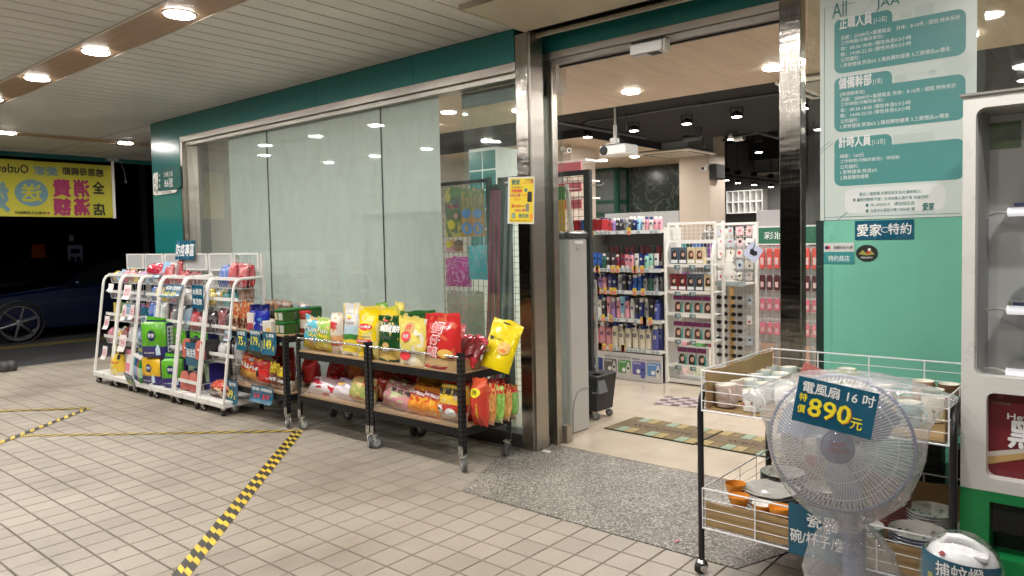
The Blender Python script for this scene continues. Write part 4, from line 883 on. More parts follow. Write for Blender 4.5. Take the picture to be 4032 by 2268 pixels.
for k,(c,cn) in enumerate((((.02,.22,.22),'teal'),((.02,.06,.3),'blue'),((.30,.13,.03),'amber'),((.02,.22,.05),'green'))):
    m_=mk('mouthwash_'+cn,c,.12,spec=.7); t=thing('mouthwash_bottle',f'{cn} mouthwash bottle with white cap on the tray of the third rack','bottle',(-5.06+k*.082,.165-.018*k,.127))
    MB().lathe([(.032,0),(.037,.006),(.037,.17),(.017,.215),(.016,.228)],16,sy=.75).build('body',m_,t,smooth=45); MB().lathe([(.02,.225),(.02,.258),(.017,.262)],14).build('cap',white_paint,t,smooth=45); MB().lathe([(.0376,.05),(.0376,.145)],16,sy=.75).build('label',mk('pale_label_'+cn,tuple(min(1,.3+v*1.2) for v in c),.4),t,smooth=60)
for k in range(2):
    t=thing('mouthwash_bottle','white-capped bottle standing behind the coloured mouthwash bottles','bottle',(-4.96+k*.07,.24,.127),0,'bottles behind the mouthwash'); MB().lathe([(.026,0),(.03,.006),(.03,.18),(.014,.22),(.013,.235)],16,sy=.75).build('body',mk('mouthwash_blue',(.02,.06,.3)),t,smooth=45); MB().lathe([(.016,.232),(.016,.268),(.013,.272)],14).build('cap',white_paint,t,smooth=45)
bag('refill_pouch','large brown refill pouch with yellow label on the second rack tray','pouch',(-5.52,.17,.127),.24,.30,.12,pack([(0,(.55,.52,.45)),(.12,(.72,.5,.06)),(.72,(.10,.07,.05)),(.95,(.35,.3,.25))],blob=(.8,.65,.25),bscale=3,thr=.6),rz=.15,style='pouch',seed=3,decals=(('t','防蚊液',ink_r,0,.45,.06,.6,.02),('r',ink,.28,.64,.08,.08)))
bag('refill_pouch','pink refill pouch beside the brown one on the second rack tray','pouch',(-5.29,.19,.127),.14,.28,.07,pack([(0,(.75,.6,.6)),(.2,(.75,.25,.32)),(.5,(.8,.7,.7)),(.8,(.55,.2,.25))]),rz=.1,style='pouch',seed=4)
def pack_sack(label,loc,rz,group=None):
    t=thing('padded_sack',label,'bag',loc,rz,group); m=MB()
    prof=[(-.06,0),(-.062,.09),(-.045,.15),(-.02,.17),(.02,.17),(.045,.15),(.062,.09),(.06,0)]
    m.prism(prof,-.06,-.045).build('front_panel',pack([(0,(.5,.12,.10)),(.5,(.58,.16,.13))],crinkle=.3),t,smooth=30); m=MB().prism([(x*.97,z*.97) for x,z in prof],-.0448,.12); m.build('body',mk('dark_bag',(.035,.035,.035),.45,bump=.3,bscale=50),t,smooth=40); MB().sheet([(-.025,.08),(-.025,.095),(.0,.095),(.0,.08)],-.062).build('label',ink_w,t)
    return t
for k,(x,z) in enumerate(((rxx(4,.35),.50),(rxx(4,.95),.50),(rxx(4,.2),.20),(rxx(4,.6),.20))): pack_sack('rounded coral red cushion pack with dark back in the fifth rack',(x,.22,z-.06),.15,'coral cushion packs in the fifth rack')
basket(racks[4],.02,RW-.03,.16,.48,.145,.075)
bag('shrink_pack','big clear-wrapped red pack on the tray of the sixth rack','packet',(rxx(5,.5),.20,.13),.36,.15,.16,pack([(0,(.10,.03,.03)),(.4,(.5,.05,.04)),(.8,(.55,.12,.08))],blob=(.75,.5,.3),thr=.62,crinkle=.5),rz=.05,tilt=-.5,seed=8)
bag('red_packet','crumpled shiny red packet heap on top of the third rack','packet',(-4.98,.33,1.15),.26,.14,.13,pack([(0,(.42,.02,.05)),(.5,(.6,.04,.08))],blob=(.7,.5,.5),thr=.66,crinkle=.7,rough=.12),seed=9,tilt=-.3)
carton('tissue_box','pale blue and white carton leaning on the mesh of the fourth rack','box',(-4.75,.40,1.17),.15,.09,.12,white_paint,rz=R(25),tilt=(R(-12),R(8)),bands=((mk('pale_blue_print',(.3,.5,.7),.5),-.5,.0,.0,1),(mk('grey_text',(.35,.35,.38)),.1,.2,.4,.8)))
bag('flat_packet','flat pale blue packet lying across the top of the second rack','packet',(-5.33,.33,1.155),.24,.10,.04,pack([(0,(.25,.4,.7)),(.5,(.55,.65,.8))],blob=(.7,.3,.4)),tilt=-1.2,seed=10)
# cards on the racks
P3=lambda x,y:(300+x/2.4156,900+y/2.4156)
def card_at(label,px,py,Y,w,h,rows,conv=P3,**k):
    p=aty(*conv(px,py),Y); return price_card(label,p,w,h,rows,**k)
card_at('navy sign reading 防疫專區 above the middle racks',1035,205,.46,.40,.185,(('防疫專區',ink_w,0,0,.66,.94),),tilt=R(-6))
card_at('navy card reading 口罩 hanging on the third rack',652,870,.18,.19,.25,(('口罩',ink_w,.0,0,.34,.8),))
card_at('curled navy card with prices 55 and 65 on the fourth rack',915,600,.20,.34,.14,(('棉花棒 生理食鹽水',ink_w,0,.25,.3,.9),('55元',ink_y,-.26,-.18,.34,.28),('65元',ink_y,.12,-.18,.34,.28)),curl=.03,tilt=R(-25))
card_at('navy card reading 水果酒 氣泡飲 on the fifth rack',1155,650,.19,.21,.21,(('水果酒',ink_w,-.02,.22,.26,.8),('氣泡飲',ink_w,-.02,-.2,.26,.8)))
card_at('navy card reading 海底撈 in front of the coral cushion packs',1095,1195,.155,.21,.21,(('海底撈',ink_w,0,.05,.38,.9),))
card_at('navy card with prices 68 and 35 on the third rack',625,1150,.15,.15,.20,(('漱口水清潔液',ink_w,0,.3,.14,.9),('68/35/元',ink_y,0,-.02,.2,.9)))
card_at('dark card with yellow 139 on the tray of the second rack',510,1440,.085,.20,.135,(('固齒漱口水',ink_w,-.05,.28,.2,.85),('139',ink_y,-.12,-.16,.36,.55),('元',ink_y,.32,-.2,.2,.16)),tilt=R(18),lean=R(6))
card_at('small navy card tilted on the top pole of the third rack',760,455,.26,.17,.06,(('口罩特價',ink_w,0,0,.5,.8),),tilt=R(-40))
for k,(x,y,w_,h_,s,l) in enumerate(((330,560,.13,.08,'','first'),(485,605,.17,.15,'38元\n65元','second'),(290,895,.12,.14,'30元','third'),(270,1180,.12,.14,'35元','fourth'),(455,800,.10,.16,'20元','fifth'),(530,795,.09,.15,'39元','sixth'),(440,1090,.16,.17,'139元','seventh'))):
    lab=['blank curled paper note on the top basket of the end rack','large paper note with red writing on the top basket of the second rack','paper note reading 30元 on the end rack','paper note reading 35元 low on the end rack','paper note reading 20元 on the second rack','paper note reading 39元 beside the 20元 note','large paper note reading 139元 low on the second rack'][k]
    card_at(lab,x,y,.16,w_,h_,((s,mk('felt_red',(.6,.12,.15),.7),0,0,.5,.7),) if s else (),mat=mk('note_paper',(.78,.72,.71),.7),curl=.02,tilt=R(-8))
# ================================================================== BLACK STEEL CARTS
chip=mk('particle_board',(.40,.27,.15),.6,bump=.15,bscale=90,var=.15,vscale=40)
slot_m=mk('slot_light',(.09,.088,.085),.5)  # pale plates on the posts, coloured as light seen through the slots
def cart(label,x0,x1,y0,y1,zt,zl,zpost,rail,wz):
    t=thing('steel_cart',label,'cart',(0,0,0),0,'black steel carts in front of the window')
    for x,sx in ((x0,1),(x1,-1)):
        for y,sy in ((y0,1),(y1,-1)):
            m=MB().box(min(x,x+sx*.038),min(y,y+sy*.002),wz,max(x,x+sx*.038),max(y,y+sy*.002),zpost).box(min(x,x+sx*.002),min(y+sy*.002,y+sy*.038),wz,max(x,x+sx*.002),max(y+sy*.002,y+sy*.038),zpost)
            p=m.build('post',black_steel,t)
            s=MB(); z=wz+.05; k=0
            while z<zpost-.02:
                for q in (.012,.027):
                    s.prism(rrect(x+sx*q-.002,z,x+sx*q+.002,z+.014,.0018,2),min(y,y+sy*.002)-.0006,min(y,y+sy*.002)-.0001)
                    if sx<0 or True: s.add([(max(x,x+sx*.002)+.0004,y+sy*q-.002,z),(max(x,x+sx*.002)+.0004,y+sy*q+.002,z),(max(x,x+sx*.002)+.0004,y+sy*q+.002,z+.014),(max(x,x+sx*.002)+.0004,y+sy*q-.002,z+.014)],[(0,1,2,3)])
                z+=.032
            s.build('slot_light_marks',slot_m,p)
            for q in (.008,.028): MB().prism(rrect(x+sx*q-.008,wz-.012,x+sx*q+.008,wz+.05,.007,3),y0-.0035 if y==y0 else y-.001,y0-.0008 if y==y0 else y+.001).lathe([(.004,-.006),(.004,0)],8,c=(x+sx*q,(y0 if y==y0 else y)-.0005,wz+.035),ax='y').build('bolt_plate',zinc,t)
            castor(t,x+sx*.02,y+sy*.02,wz-.008,.042,False,rz=(1.1 if sx>0 else -.5) if y==y0 else (.4 if sx>0 else -1.3))
    for zb in (zl,zt):
        for (a,b,c,d) in ((x0+.003,y0+.0025,x1-.003,y0+.016),(x0+.003,y1-.016,x1-.003,y1-.0025),(x0+.0025,y0+.017,x0+.016,y1-.017),(x1-.016,y0+.017,x1-.0025,y1-.017)): box(a,b,zb-.062,c,d,zb-.011).build('beam',black_steel,t)
        box(x0+.004,y0+.004 if zb!=zpost else y0-.003,zb-.0105,x1-.004,y1-.004,zb).build('shelf_board',chip,t)
    if rail:
        MB().tube([(x0+.02,y0+.006,rail),(x1-.02,y0+.006,rail)],.009,10).build('rail',chrome,t,smooth=40)
        if rail: MB().tube([(x1-.008,y0+.02,rail),(x1-.008,y1-.02,rail)],.006,8).build('side_rail',black_steel,t)
    MB().box(x0+.045,y0+.001,zl-.0,x1-.045,y0+.002,zl+.06).build('clear_guard',clear_film,t)
    return t
AX0,AX1=-3.345,-2.452
cart('black steel cart with jars and pouches on top, next to the white racks',AX0,AX1,.22,.69,.735,.272,.735,None,.115)
cart('black steel cart of snacks with chrome rail joining the jar cart',-2.335,-1.452,.245,.70,.628,.285,.752,.722,.115)
cart('black steel cart of snacks with chrome rail next to the entrance post',-1.44,-.522,.245,.70,.628,.285,.752,.722,.115)
CE=lambda x,y:(1100+x/2.4156,1100+y/2.4156)
CD=lambda x,y:(860+x/2.786,1160+y/2.786)
def pbag(conv,x0,x1,y0,y1,Y,zs,name,label,cat,d,mat,**k):
    a,b=aty(*conv(x0,y1),Y),aty(*conv(x1,y1),Y); top=aty(*conv((x0+x1)/2,y0),Y)
    return bag(name,label,cat,((a.x+b.x)/2,Y+d*.5,zs),abs(b.x-a.x)*1.05,top.z-zs,d*1.3,mat,**k)
ZT,ZL=.6285,.2855
YB=(.80,.58,.02)
pbag(CE,215,400,360,660,.29,ZT,'snack_bag','blue snack bag with yellow foot beside the steel rail','snack bag',.07,pack([(0,(.62,.55,.06)),(.28,(.10,.42,.52)),(.95,(.4,.6,.65))],blob=(.55,.30,.10),thr=.62),rz=.15,lean=.16,seed=21,decals=(('t','Fun',ink_w,-.1,.66,.16,.5,.02),('t','CRAVE',ink_y,.08,.5,.11,.55,.02)))
pbag(CE,330,480,372,700,.285,ZT,'snack_bag','lime green snack bag beside the blue one','snack bag',.07,pack([(0,(.62,.55,.06)),(.3,(.30,.50,.08)),(.94,(.5,.6,.3))],blob=(.7,.55,.25),thr=.6),rz=.1,lean=.13,seed=22,decals=(('t','Fun',ink_w,0,.66,.15,.5,.02),('t','趣味',ink_y,.08,.5,.1,.5,.02)))
pbag(CE,480,582,320,702,.285,ZT,'snack_bag','slim white and red snack bag beside the lime green one','snack bag',.055,pack([(0,(.72,.66,.6)),(.2,(.6,.10,.06)),(.32,(.75,.4,.2)),(.45,(.74,.68,.6))],blob=(.75,.35,.12),thr=.63),seed=23,decals=(('t','歡',ink_r,0,.7,.17,.6,.03),('t','雞米花',ink_r,0,.24,.06,.7,.02)))
pbag(CE,580,735,228,722,.31,ZT,'snack_bag','tall white snack bag with pale blue band and yellow foot','snack bag',.09,pack([(0,(.75,.73,.66)),(.06,(.72,.58,.05)),(.30,(.06,.22,.05)),(.40,(.45,.6,.68)),(.56,(.72,.72,.70))],blob=(.75,.6,.2),bscale=4,thr=.66),style='pouch',seed=24,decals=(('t','月冰滋味',mk('grey_text',(.35,.35,.38)),0,.62,.06,.62,.01),('t','lays',mk('grey_text',(.35,.35,.38)),.02,.80,.06,.4,.01),('e',ink_y,.02,.73,.12,.03),('e',ink_r,.04,.705,.08,.014)))
pbag(CE,718,912,262,737,.285,ZT,'snack_bag','big yellow crisp bag with round red logo, standing upright','snack bag',.10,pack([(0,(.78,.6,.08)),(.08,(.80,.58,.01)),(.93,(.75,.6,.1))],blob=(.80,.68,.25),bscale=4,thr=.60),style='pouch',seed=25,decals=(('e',ink_y,0,.6,.34,.11),('e',ink_r,0,.605,.31,.07),('t',"Lay's樂事",ink_w,0,.61,.06,.5,.02),('t','香濃經典原味',ink_navy,-.02,.42,.035,.6,0),('r',ink_r,-.02,.335,.33,.035),('t','好禮洋芋包',ink_w,-.02,.335,.045,.5,.01)))
pbag(CE,880,1085,258,700,.42,ZT,'snack_bag','yellow crisp bag standing behind the dark green vegetable snack','snack bag',.09,pack([(0,(.78,.58,.02)),(.9,(.6,.6,.05))],blob=(.75,.6,.2),thr=.6),style='pouch',seed=26)
pbag(CE,1085,1170,222,700,.47,ZT,'snack_bag','yellow bag with pointed corner peeping out at the back','snack bag',.06,pack([(0,(.6,.6,.05)),(.8,(.75,.65,.15))]),seed=27)
pbag(CE,900,1010,225,600,.55,ZT,'snack_bag','green topped bag at the back behind the yellow crisp bags','snack bag',.06,pack([(0,(.7,.6,.05)),(.85,(.15,.35,.06))]),seed=28)
DG=(.015,.07,.018)
pbag(CE,918,1138,350,780,.275,ZT,'snack_bag','dark green vegetable snack bag with white lettering','snack bag',.085,pack([(0,(.02,.05,.02)),(.05,(.55,.38,.1)),(.24,DG),(.94,(.03,.12,.03))],blob=(.60,.45,.15),bscale=6,thr=.665),style='pouch',seed=29,decals=(('t','鹹蔬餅',ink_w,.02,.72,.15,.78,.03),('r',mk('leaf_dark',(.01,.04,.012),.4),-.02,.53,.36,.035),('e',mk('cracker_print',(.6,.36,.12),.5),.0,.36,.12,.07),('e',ink_w,.02,.27,.15,.04),('e',ink_r,-.18,.88,.12,.025)))
pbag(CE,1140,1462,302,760,.40,ZT,'snack_bag','dark green vegetable snack bag leaning behind the pale yellow bag','snack bag',.08,pack([(0,DG),(.9,(.03,.12,.03))],blob=(.6,.45,.15),bscale=6,thr=.66),style='pouch',seed=30,lean=-.04)
pbag(CE,1112,1372,368,802,.268,ZT,'snack_bag','pale yellow seafood snack bag with round red print','snack bag',.085,pack([(0,(.78,.70,.42)),(.3,(.78,.66,.16)),(.93,(.75,.62,.12))],blob=(.78,.74,.6),bscale=4,thr=.62),style='pouch',seed=31,decals=(('e',mk('cracker_print',(.6,.36,.12)),-.08,.78,.19,.11),('t','炸',ink_r,-.08,.79,.12,.2,.02),('e',ink_r,-.13,.6,.18,.11),('t','洋芋',ink_w,-.13,.6,.09,.22,.02),('t','のり',ink,.28,.62,.05,.1,0),('e',ink_r,-.1,.2,.2,.09)))
pbag(CE,1352,1672,330,826,.262,ZT,'snack_bag','big red oyster omelette snack bag with white lettering','snack bag',.10,pack([(0,(.45,.03,.06)),(.06,(.50,.34,.16)),(.2,(.55,.03,.03)),(.93,(.62,.05,.05))],blob=(.62,.12,.06),bscale=4,thr=.64),style='pouch',seed=32,decals=(('t','蚵',ink_w,-.05,.74,.2,.32,.05),('t','蚵',ink_r,-.05,.74,.185,.30,.01),('t','仔',ink_w,-.07,.53,.17,.28,.05),('t','仔',ink_r,-.07,.53,.155,.26,.01),('t','煎',ink_w,-.1,.32,.18,.30,.05),('t','煎',ink_r,-.1,.32,.165,.28,.01),('e',mk('crisp_print',(.75,.45,.10),.4),-.38,.42,.09,.1),('t','海鮮口味',ink_w,.2,.76,.05,.24,0),('e',mk('crisp_print',(.75,.45,.1)),.24,.3,.17,.08)))
# open carton with red packets
ct=thing('open_carton','open cardboard tray holding red packets at the corner of the cart','carton',(-.70,.30,ZT))
for (a,b,c,d,e_,f_) in ((-.13,-.045,0,.155,-.041,.062),(-.13,.14,0,.155,.144,.085),(-.13,-.0405,0,-.126,.1395,.075),(.151,-.0405,0,.155,.1395,.07),(-.1255,-.0405,0,.1505,.1395,.003)): MB().box(a,b,c,d,e_,f_).build('wall',cardboard,ct)
for k in range(4): bag('red_packet','flat dark red packet leaning in the open cardboard tray','packet',(-.78+.07*k,.33+.02*(k%2),ZT+.035),.135,.20,.03,pack([(0,(.50,.03,.04)),(.3,(.16,.02,.02)),(.85,(.5,.03,.05))],blob=(.25,.02,.03),thr=.6,rough=.15),rz=R(-12),tilt=-.75+.1*k,lean=.35,group='red packets in the cardboard tray',seed=40+k)
pbag(CE,1885,2130,385,780,.42,ZT,'snack_bag','bright yellow carrier-top snack bag at the end of the snack cart','snack bag',.07,pack([(0,(.80,.62,.01)),(.9,(.82,.66,.03))],crinkle=.3),rz=.1,lean=.2,tilt=-.28,style='pouch',seed=45,decals=(('r',ink,-.02,.945,.13,.012),('t','鹹',ink,-.3,.6,.08,.14,.02),('t','蛋黃餅乾',ink,-.05,.6,.03,.3,0),('e',mk('crisp_print',(.75,.45,.1)),.2,.45,.2,.13),('e',mk('duck_orange',(.75,.2,.02),.4),.22,.4,.10,.03)))
# lower shelf
lw=lambda *a,**k: pbag(CE,*a,**k)
lw(205,480,925,1100,.27,ZL,'pillow_packet','white packet with red oval print lying on the lower shelf','packet',.10,pack([(0,(.72,.66,.68)),(.5,(.75,.55,.6))],blob=(.45,.03,.05),bscale=4,thr=.62),tilt=-.75,seed=51); lw(440,700,950,1115,.27,ZL,'pillow_packet','white and violet packet lying beside the red-printed one','packet',.10,pack([(0,(.68,.62,.72)),(.5,(.40,.25,.5))],blob=(.75,.70,.72),bscale=4,thr=.55),tilt=-.6,seed=52,decals=(('e',mk('crisp_print',(.75,.45,.1)),-.1,.6,.14,.1),))
lw(380,800,890,1000,.48,ZL,'pillow_packet','dull purple packet behind the white packets','packet',.12,pack([(0,(.12,.03,.08)),(.5,(.3,.1,.2))],blob=(.2,.12,.1)),tilt=-.4,seed=53)
lw(600,830,932,1160,.265,ZL,'pillow_packet','mixed green and orange packet at the middle post','packet',.11,pack([(0,(.6,.12,.08)),(.2,(.35,.42,.12)),(.6,(.6,.15,.05))],blob=(.6,.5,.2),thr=.55),tilt=-.35,seed=54,lean=.1); lw(890,1110,895,1130,.36,ZL,'snack_bag','dark red bag with diamond print standing behind','snack bag',.1,pack([(0,(.28,.02,.02)),(.6,(.4,.03,.03))],blob=(.5,.42,.2),thr=.68),lean=.1,seed=55)
lw(915,1230,975,1240,.275,ZL,'pillow_packet','clear packet of pink sweets on the lower shelf','packet',.12,pack([(0,(.55,.25,.28)),(.35,(.62,.3,.32)),(.7,(.35,.16,.16))],blob=(.5,.55,.3),thr=.6,crinkle=.6,rough=.12),tilt=-.35,lean=.15,seed=56,decals=(('t','夏威夷',ink,.1,.62,.14,.5,.01),))
for k in range(2): lw(1165+130*k,1345+130*k,1005+25*k,1300+15*k,.265,ZL,'snack_bag','orange corn chip bag with dark logo on the lower shelf','snack bag',.1,pack([(0,(.75,.25,.03)),(.4,(.62,.10,.02)),(.7,(.7,.22,.03))],blob=(.78,.42,.06),thr=.6,rough=.15),tilt=-.35,lean=.12,group='orange corn chip bags',seed=57+k,decals=(('r',mk('logo_red',(.35,.02,.02),.4),0,.68,.34,.1),('t','Doritos',ink_w,0,.7,.13,.7,.02)))
lw(1480,1722,962,1350,.262,ZL,'snack_bag','red bag with yellow label and brush lettering on the lower shelf','snack bag',.11,pack([(0,(.62,.5,.42)),(.25,(.6,.06,.04)),(.42,(.75,.5,.05)),(.85,(.6,.05,.03))],blob=(.7,.55,.35),thr=.64),seed=59,tilt=-.1,decals=(('t','辣薄脆',ink,0,.72,.16,.8,.03),('e',ink_w,-.3,.3,.14,.09),('e',ink,-.33,.3,.03,.03),('e',ink,-.25,.31,.03,.03),('e',ink_w,.15,.25,.18,.1)))
lw(1800,1932,950,1345,.30,ZL,'snack_bag','red bag with yellow emblem at the cart corner','snack bag',.09,pack([(0,(.6,.05,.03)),(.7,(.66,.10,.04))],crinkle=.3),seed=60,decals=(('e',ink_y,.05,.72,.3,.1),('t','五旺',ink,.05,.73,.08,.3,.02),('t','五旺薄片',ink_y,.2,.35,.35,.1,0)))
for k,(x0,x1,c,cn) in enumerate(((1925,2000,(.6,.25,.06),'orange'),(1985,2085,(.25,.5,.08),'bright green'),(2075,2150,(.55,.28,.06),'amber'),(2130,2215,(.18,.38,.08),'leaf green'))):
    lw(x0,x1,1010,1290-k*8,.36+.07*k,ZL,'jelly_bag',f'clear bag of {cn} jelly with red top on the lower shelf','snack bag',.07,pack([(0,(.6,.4,.35)),(.12,c),(.75,(.6,.04,.04))],blob=tuple(min(1,v*1.3+.05) for v in c),thr=.58,crinkle=.7,rough=.1),seed=62+k,tilt=-.06)
for k in range(3): bag('snack_bag','red bag leaning out at the open end of the cart','snack bag',(-.60+.015*k,.42+.1*k,ZL),.2,.24,.09,pack([(0,(.55,.03,.03)),(.6,(.62,.05,.04))],blob=(.7,.6,.55),thr=.7,rough=.12),rz=R(60),tilt=-.12,group='red bags at the open end of the cart',seed=70+k)
for k in range(6):
    x=-2.2+.27*k; cn=('red','orange','pink','red','yellow','red')[k]; c=pal[cn]; bag('snack_bag',cn+' bag at the back of the lower snack shelf','snack bag',(x,.50,ZL),.25,.25,.12,pack([(0,tuple(v*.7 for v in c)),(.5,c)],blob=tuple(min(1,v*.5+.2) for v in c),thr=.6,crinkle=.5),seed=80+k,group='bags at the back of the lower shelf',tilt=-.2)
    if k<5:
        cn=('yellow','orange','green','yellow','red')[k]; c=pal[cn]; bag('snack_bag',cn+' bag in the rear row of the upper snack shelf','snack bag',(-2.16+.31*k,.57,ZT),.2,.25+.03*(k%2),.1,pack([(0,c),(.6,tuple(min(1,v*.8+.12) for v in c))],blob=tuple(min(1,v*.5+.35) for v in c),thr=.6,crinkle=.4),seed=180+k,group='rear row of the upper snack shelf',tilt=-.08,style='pouch',lean=.1*(k%3-1))
# ---- goods on the jar cart
ZA=.7355; ZAL=.2725
for k in range(3): bag('seaweed_pack','slim red and dark seaweed packet at the end of the jar cart','packet',(AX0+.06+.055*k,.27+.03*k,ZA),.10,.24-.01*k,.02,pack([(0,(.10,.03,.02)),(.35,(.45,.10,.03)),(.75,(.5,.13,.04))],blob=(.5,.4,.25),thr=.6),rz=R(20),tilt=-.12,lean=-.08,group='seaweed packets on the jar cart',seed=90+k)
carton('small_carton','small white and dark red carton between the seaweed and blue pouches','box',(-3.03,.29,ZA),.10,.06,.145,mk('carton_cream',(.66,.62,.55),.5),bands=((mk('carton_red',(.32,.04,.05),.5),-.5,0,.5,.42),))
bp=pack([(0,(.015,.03,.30)),(.75,(.01,.012,.10))],crinkle=.35,rough=.16)
for k,(x0,x1,y0) in enumerate(((318,430,108),(415,530,112))): pbag(CD,x0,x1,y0,402,.27,ZA,'blue_pouch','shiny royal blue stand-up pouch on the jar cart','pouch',.06,bp,style='pouch',group='blue pouches on the jar cart',seed=95+k,decals=(('e',ink_w,.18,.3,.14,.07),('e',mk('print_blue',(.03,.05,.35),.4),.18,.32,.10,.04),('t','7鮮',mk('print_sky',(.1,.4,.7),.4),-.1,.44,.1,.5,.02)))
for k in range(3): bag('silver_packet','dark glossy packet standing behind the blue pouches','packet',(-2.98+.13*k,.42,ZA),.15,.25,.05,pack([(0,(.05,.05,.06)),(.5,(.1,.09,.08)),(.85,(.3,.28,.26))],blob=(.35,.15,.05),thr=.6,rough=.12,crinkle=.6),seed=98+k,group='dark packets behind the blue pouches')
bag('blue_pouch','royal blue pouch with white top at the back of the jar cart','pouch',(-2.60,.5,ZA),.17,.23,.06,pack([(0,(.02,.04,.28)),(.7,(.02,.04,.28)),(.85,(.4,.35,.3))]),seed=102)
def jar(label,x,y,z,r,h,glassm,lidm,group=None,lidh=.018):
    t=thing('jar',label,'jar',(x,y,z),0,group); MB().lathe([(r*.92,0),(r,.006),(r,h-.012),(r*.85,h-.002)],20).build('body',glassm,t,smooth=40); MB().lathe([(r*.98,h-.004),(r*1.02,h),(r*1.02,h+lidh-.003),(r*.97,h+lidh)],20).build('lid',lidm,t,smooth=40); MB().lathe([(r*1.006,h*.25),(r*1.006,h*.7)],20).build('label',mk('jar_label',(.55,.5,.42),.5),t,smooth=60); return t
sauce=mk('dark_sauce',(.02,.012,.01),.12); redlid=mk('red_lid',(.55,.03,.03),.35); chili=mk('chili_paste',(.20,.03,.015),.2)
jar('black jar with black lid beside the blue pouches',-2.73,.31,ZA+.0,.038,.16,sauce,black_rubber)
for k in range(3): jar('glass jar with a flat red lid on the jar cart',-2.66+.09*k,.43,ZA+.0,.046,.155,chili,redlid,'red lidded jars',.022)
def tub(label,x,y,z,group):
    t=thing('paste_tub',label,'tub',(x,y,z),0,group); w,d,h=.135,.11,.078
    m=MB(); m.add([(-w*.44,-d*.44,0),(w*.44,-d*.44,0),(w*.44,d*.44,0),(-w*.44,d*.44,0),(-w*.48,-d*.48,h),(w*.48,-d*.48,h),(w*.48,d*.48,h),(-w*.48,d*.48,h)],[(0,3,2,1),(4,5,6,7),(0,1,5,4),(1,2,6,5),(2,3,7,6),(3,0,4,7)])
    m.build('body',mk('tub_green',(.03,.10,.02),.35),t); MB().cham(-w/2,-d/2,h+.0005,w/2,d/2,h+.02,.006).build('lid',mk('tub_lid_green',(.02,.16,.03),.3),t,smooth=40)
    MB().add([(-.005,-d*.453-.001,.012),(.05,-d*.453-.001,.012),(.052,-d*.478-.001,h-.008),(-.006,-d*.478-.001,h-.008)],[(0,1,2,3)]).build('label',mk('tub_label',(.45,.46,.42),.5),t); MB().add([(-.055,-d*.453-.001,.012),(-.02,-d*.453-.001,.012),(-.021,-d*.478-.001,h-.008),(-.057,-d*.478-.001,h-.008)],[(0,1,2,3)]).build('label',mk('tub_cream',(.5,.45,.25),.5),t)
    return t
for k in range(3): tub('square green tub of paste in the lower layer of the stack',-2.555+.0*k+.0,.30+.125*k,ZA,'lower layer of green tubs'); 
tub('square green tub of paste in the lower layer of the stack',-2.70,.55,ZA,'lower layer of green tubs')
for k in range(3): tub('square green tub of paste on the upper layer of the stack',-2.56,.295+.125*k,ZA+.0995,'upper layer of green tubs')
carton('small_carton','low cream carton with pictures between pouch and tubs','box',(-2.72,.255,ZA),.13,.05,.095,mk('carton_cream',(.66,.62,.55)),bands=((mk('crisp_print',(.75,.45,.1)),-.1,.1,.45,.45),))
# lower shelf of jar cart
pbag(CD,165,500,640,968,.265,ZAL,'flour_bag','big red batter-mix bag with white lettering and fried snacks printed on it','snack bag',.13,pack([(0,(.5,.25,.04)),(.38,(.5,.03,.02)),(.72,(.45,.04,.03)),(.84,(.42,.38,.28))],blob=(.62,.30,.04),bscale=7,thr=.62,rough=.16,crinkle=.4),seed=110,lean=.14,tilt=-.15,decals=(('t','튀김가루',ink_w,.0,.54,.14,.66,.04),('e',mk('badge_brown',(.2,.08,.04),.4),.02,.76,.08,.06)))
pbag(CD,395,600,755,1012,.27,ZAL,'noodle_pack','shiny red noodle pack with black lettering','noodle pack',.11,pack([(0,(.03,.02,.02)),(.15,(.55,.02,.02)),(.8,(.62,.04,.03))],crinkle=.5,rough=.14),seed=111,decals=(('t','辛',ink,-.25,.55,.3,.2,.04),('t','라면',ink_w,.3,.4,.1,.2,.02)))
pbag(CD,430,760,560,900,.46,ZAL,'noodle_pack','large red noodle pack at the back of the jar cart','noodle pack',.13,pack([(0,(.4,.02,.02)),(.5,(.45,.03,.03))],blob=(.5,.35,.25),thr=.7),seed=112,decals=(('t','辛',ink,.25,.62,.22,.16,.03),))
for k,(x0,x1,y0) in enumerate(((550,640,752),(640,735,800))): pbag(CD,x0,x1,y0,1030-k*20,.262,ZAL,'noodle_pack','yellow and brown noodle pack with black lettering','noodle pack',.06,pack([(0,(.2,.07,.03)),(.3,(.10,.04,.02)),(.62,(.72,.55,.02))],blob=(.3,.12,.05),thr=.62),seed=113+k,group='yellow and brown noodle packs',decals=(('t','진짜장',ink_w,0,.42,.13,.8,.03),))
pbag(CD,640,745,945,1050,.25,ZAL,'cream_packet','flat cream packet lying at the front post of the jar cart','packet',.08,pack([(0,(.62,.55,.42)),(.6,(.68,.62,.5))],blob=(.4,.1,.06),thr=.68),seed=116,tilt=-.5)
pbag(CD,890,1035,712,880,.46,ZAL,'noodle_pack','dark red noodle pack standing between the two carts','noodle pack',.1,pack([(0,(.3,.015,.015)),(.5,(.35,.02,.02))]),seed=117,decals=(('t','辛',ink,-.05,.45,.35,.3,.03),))
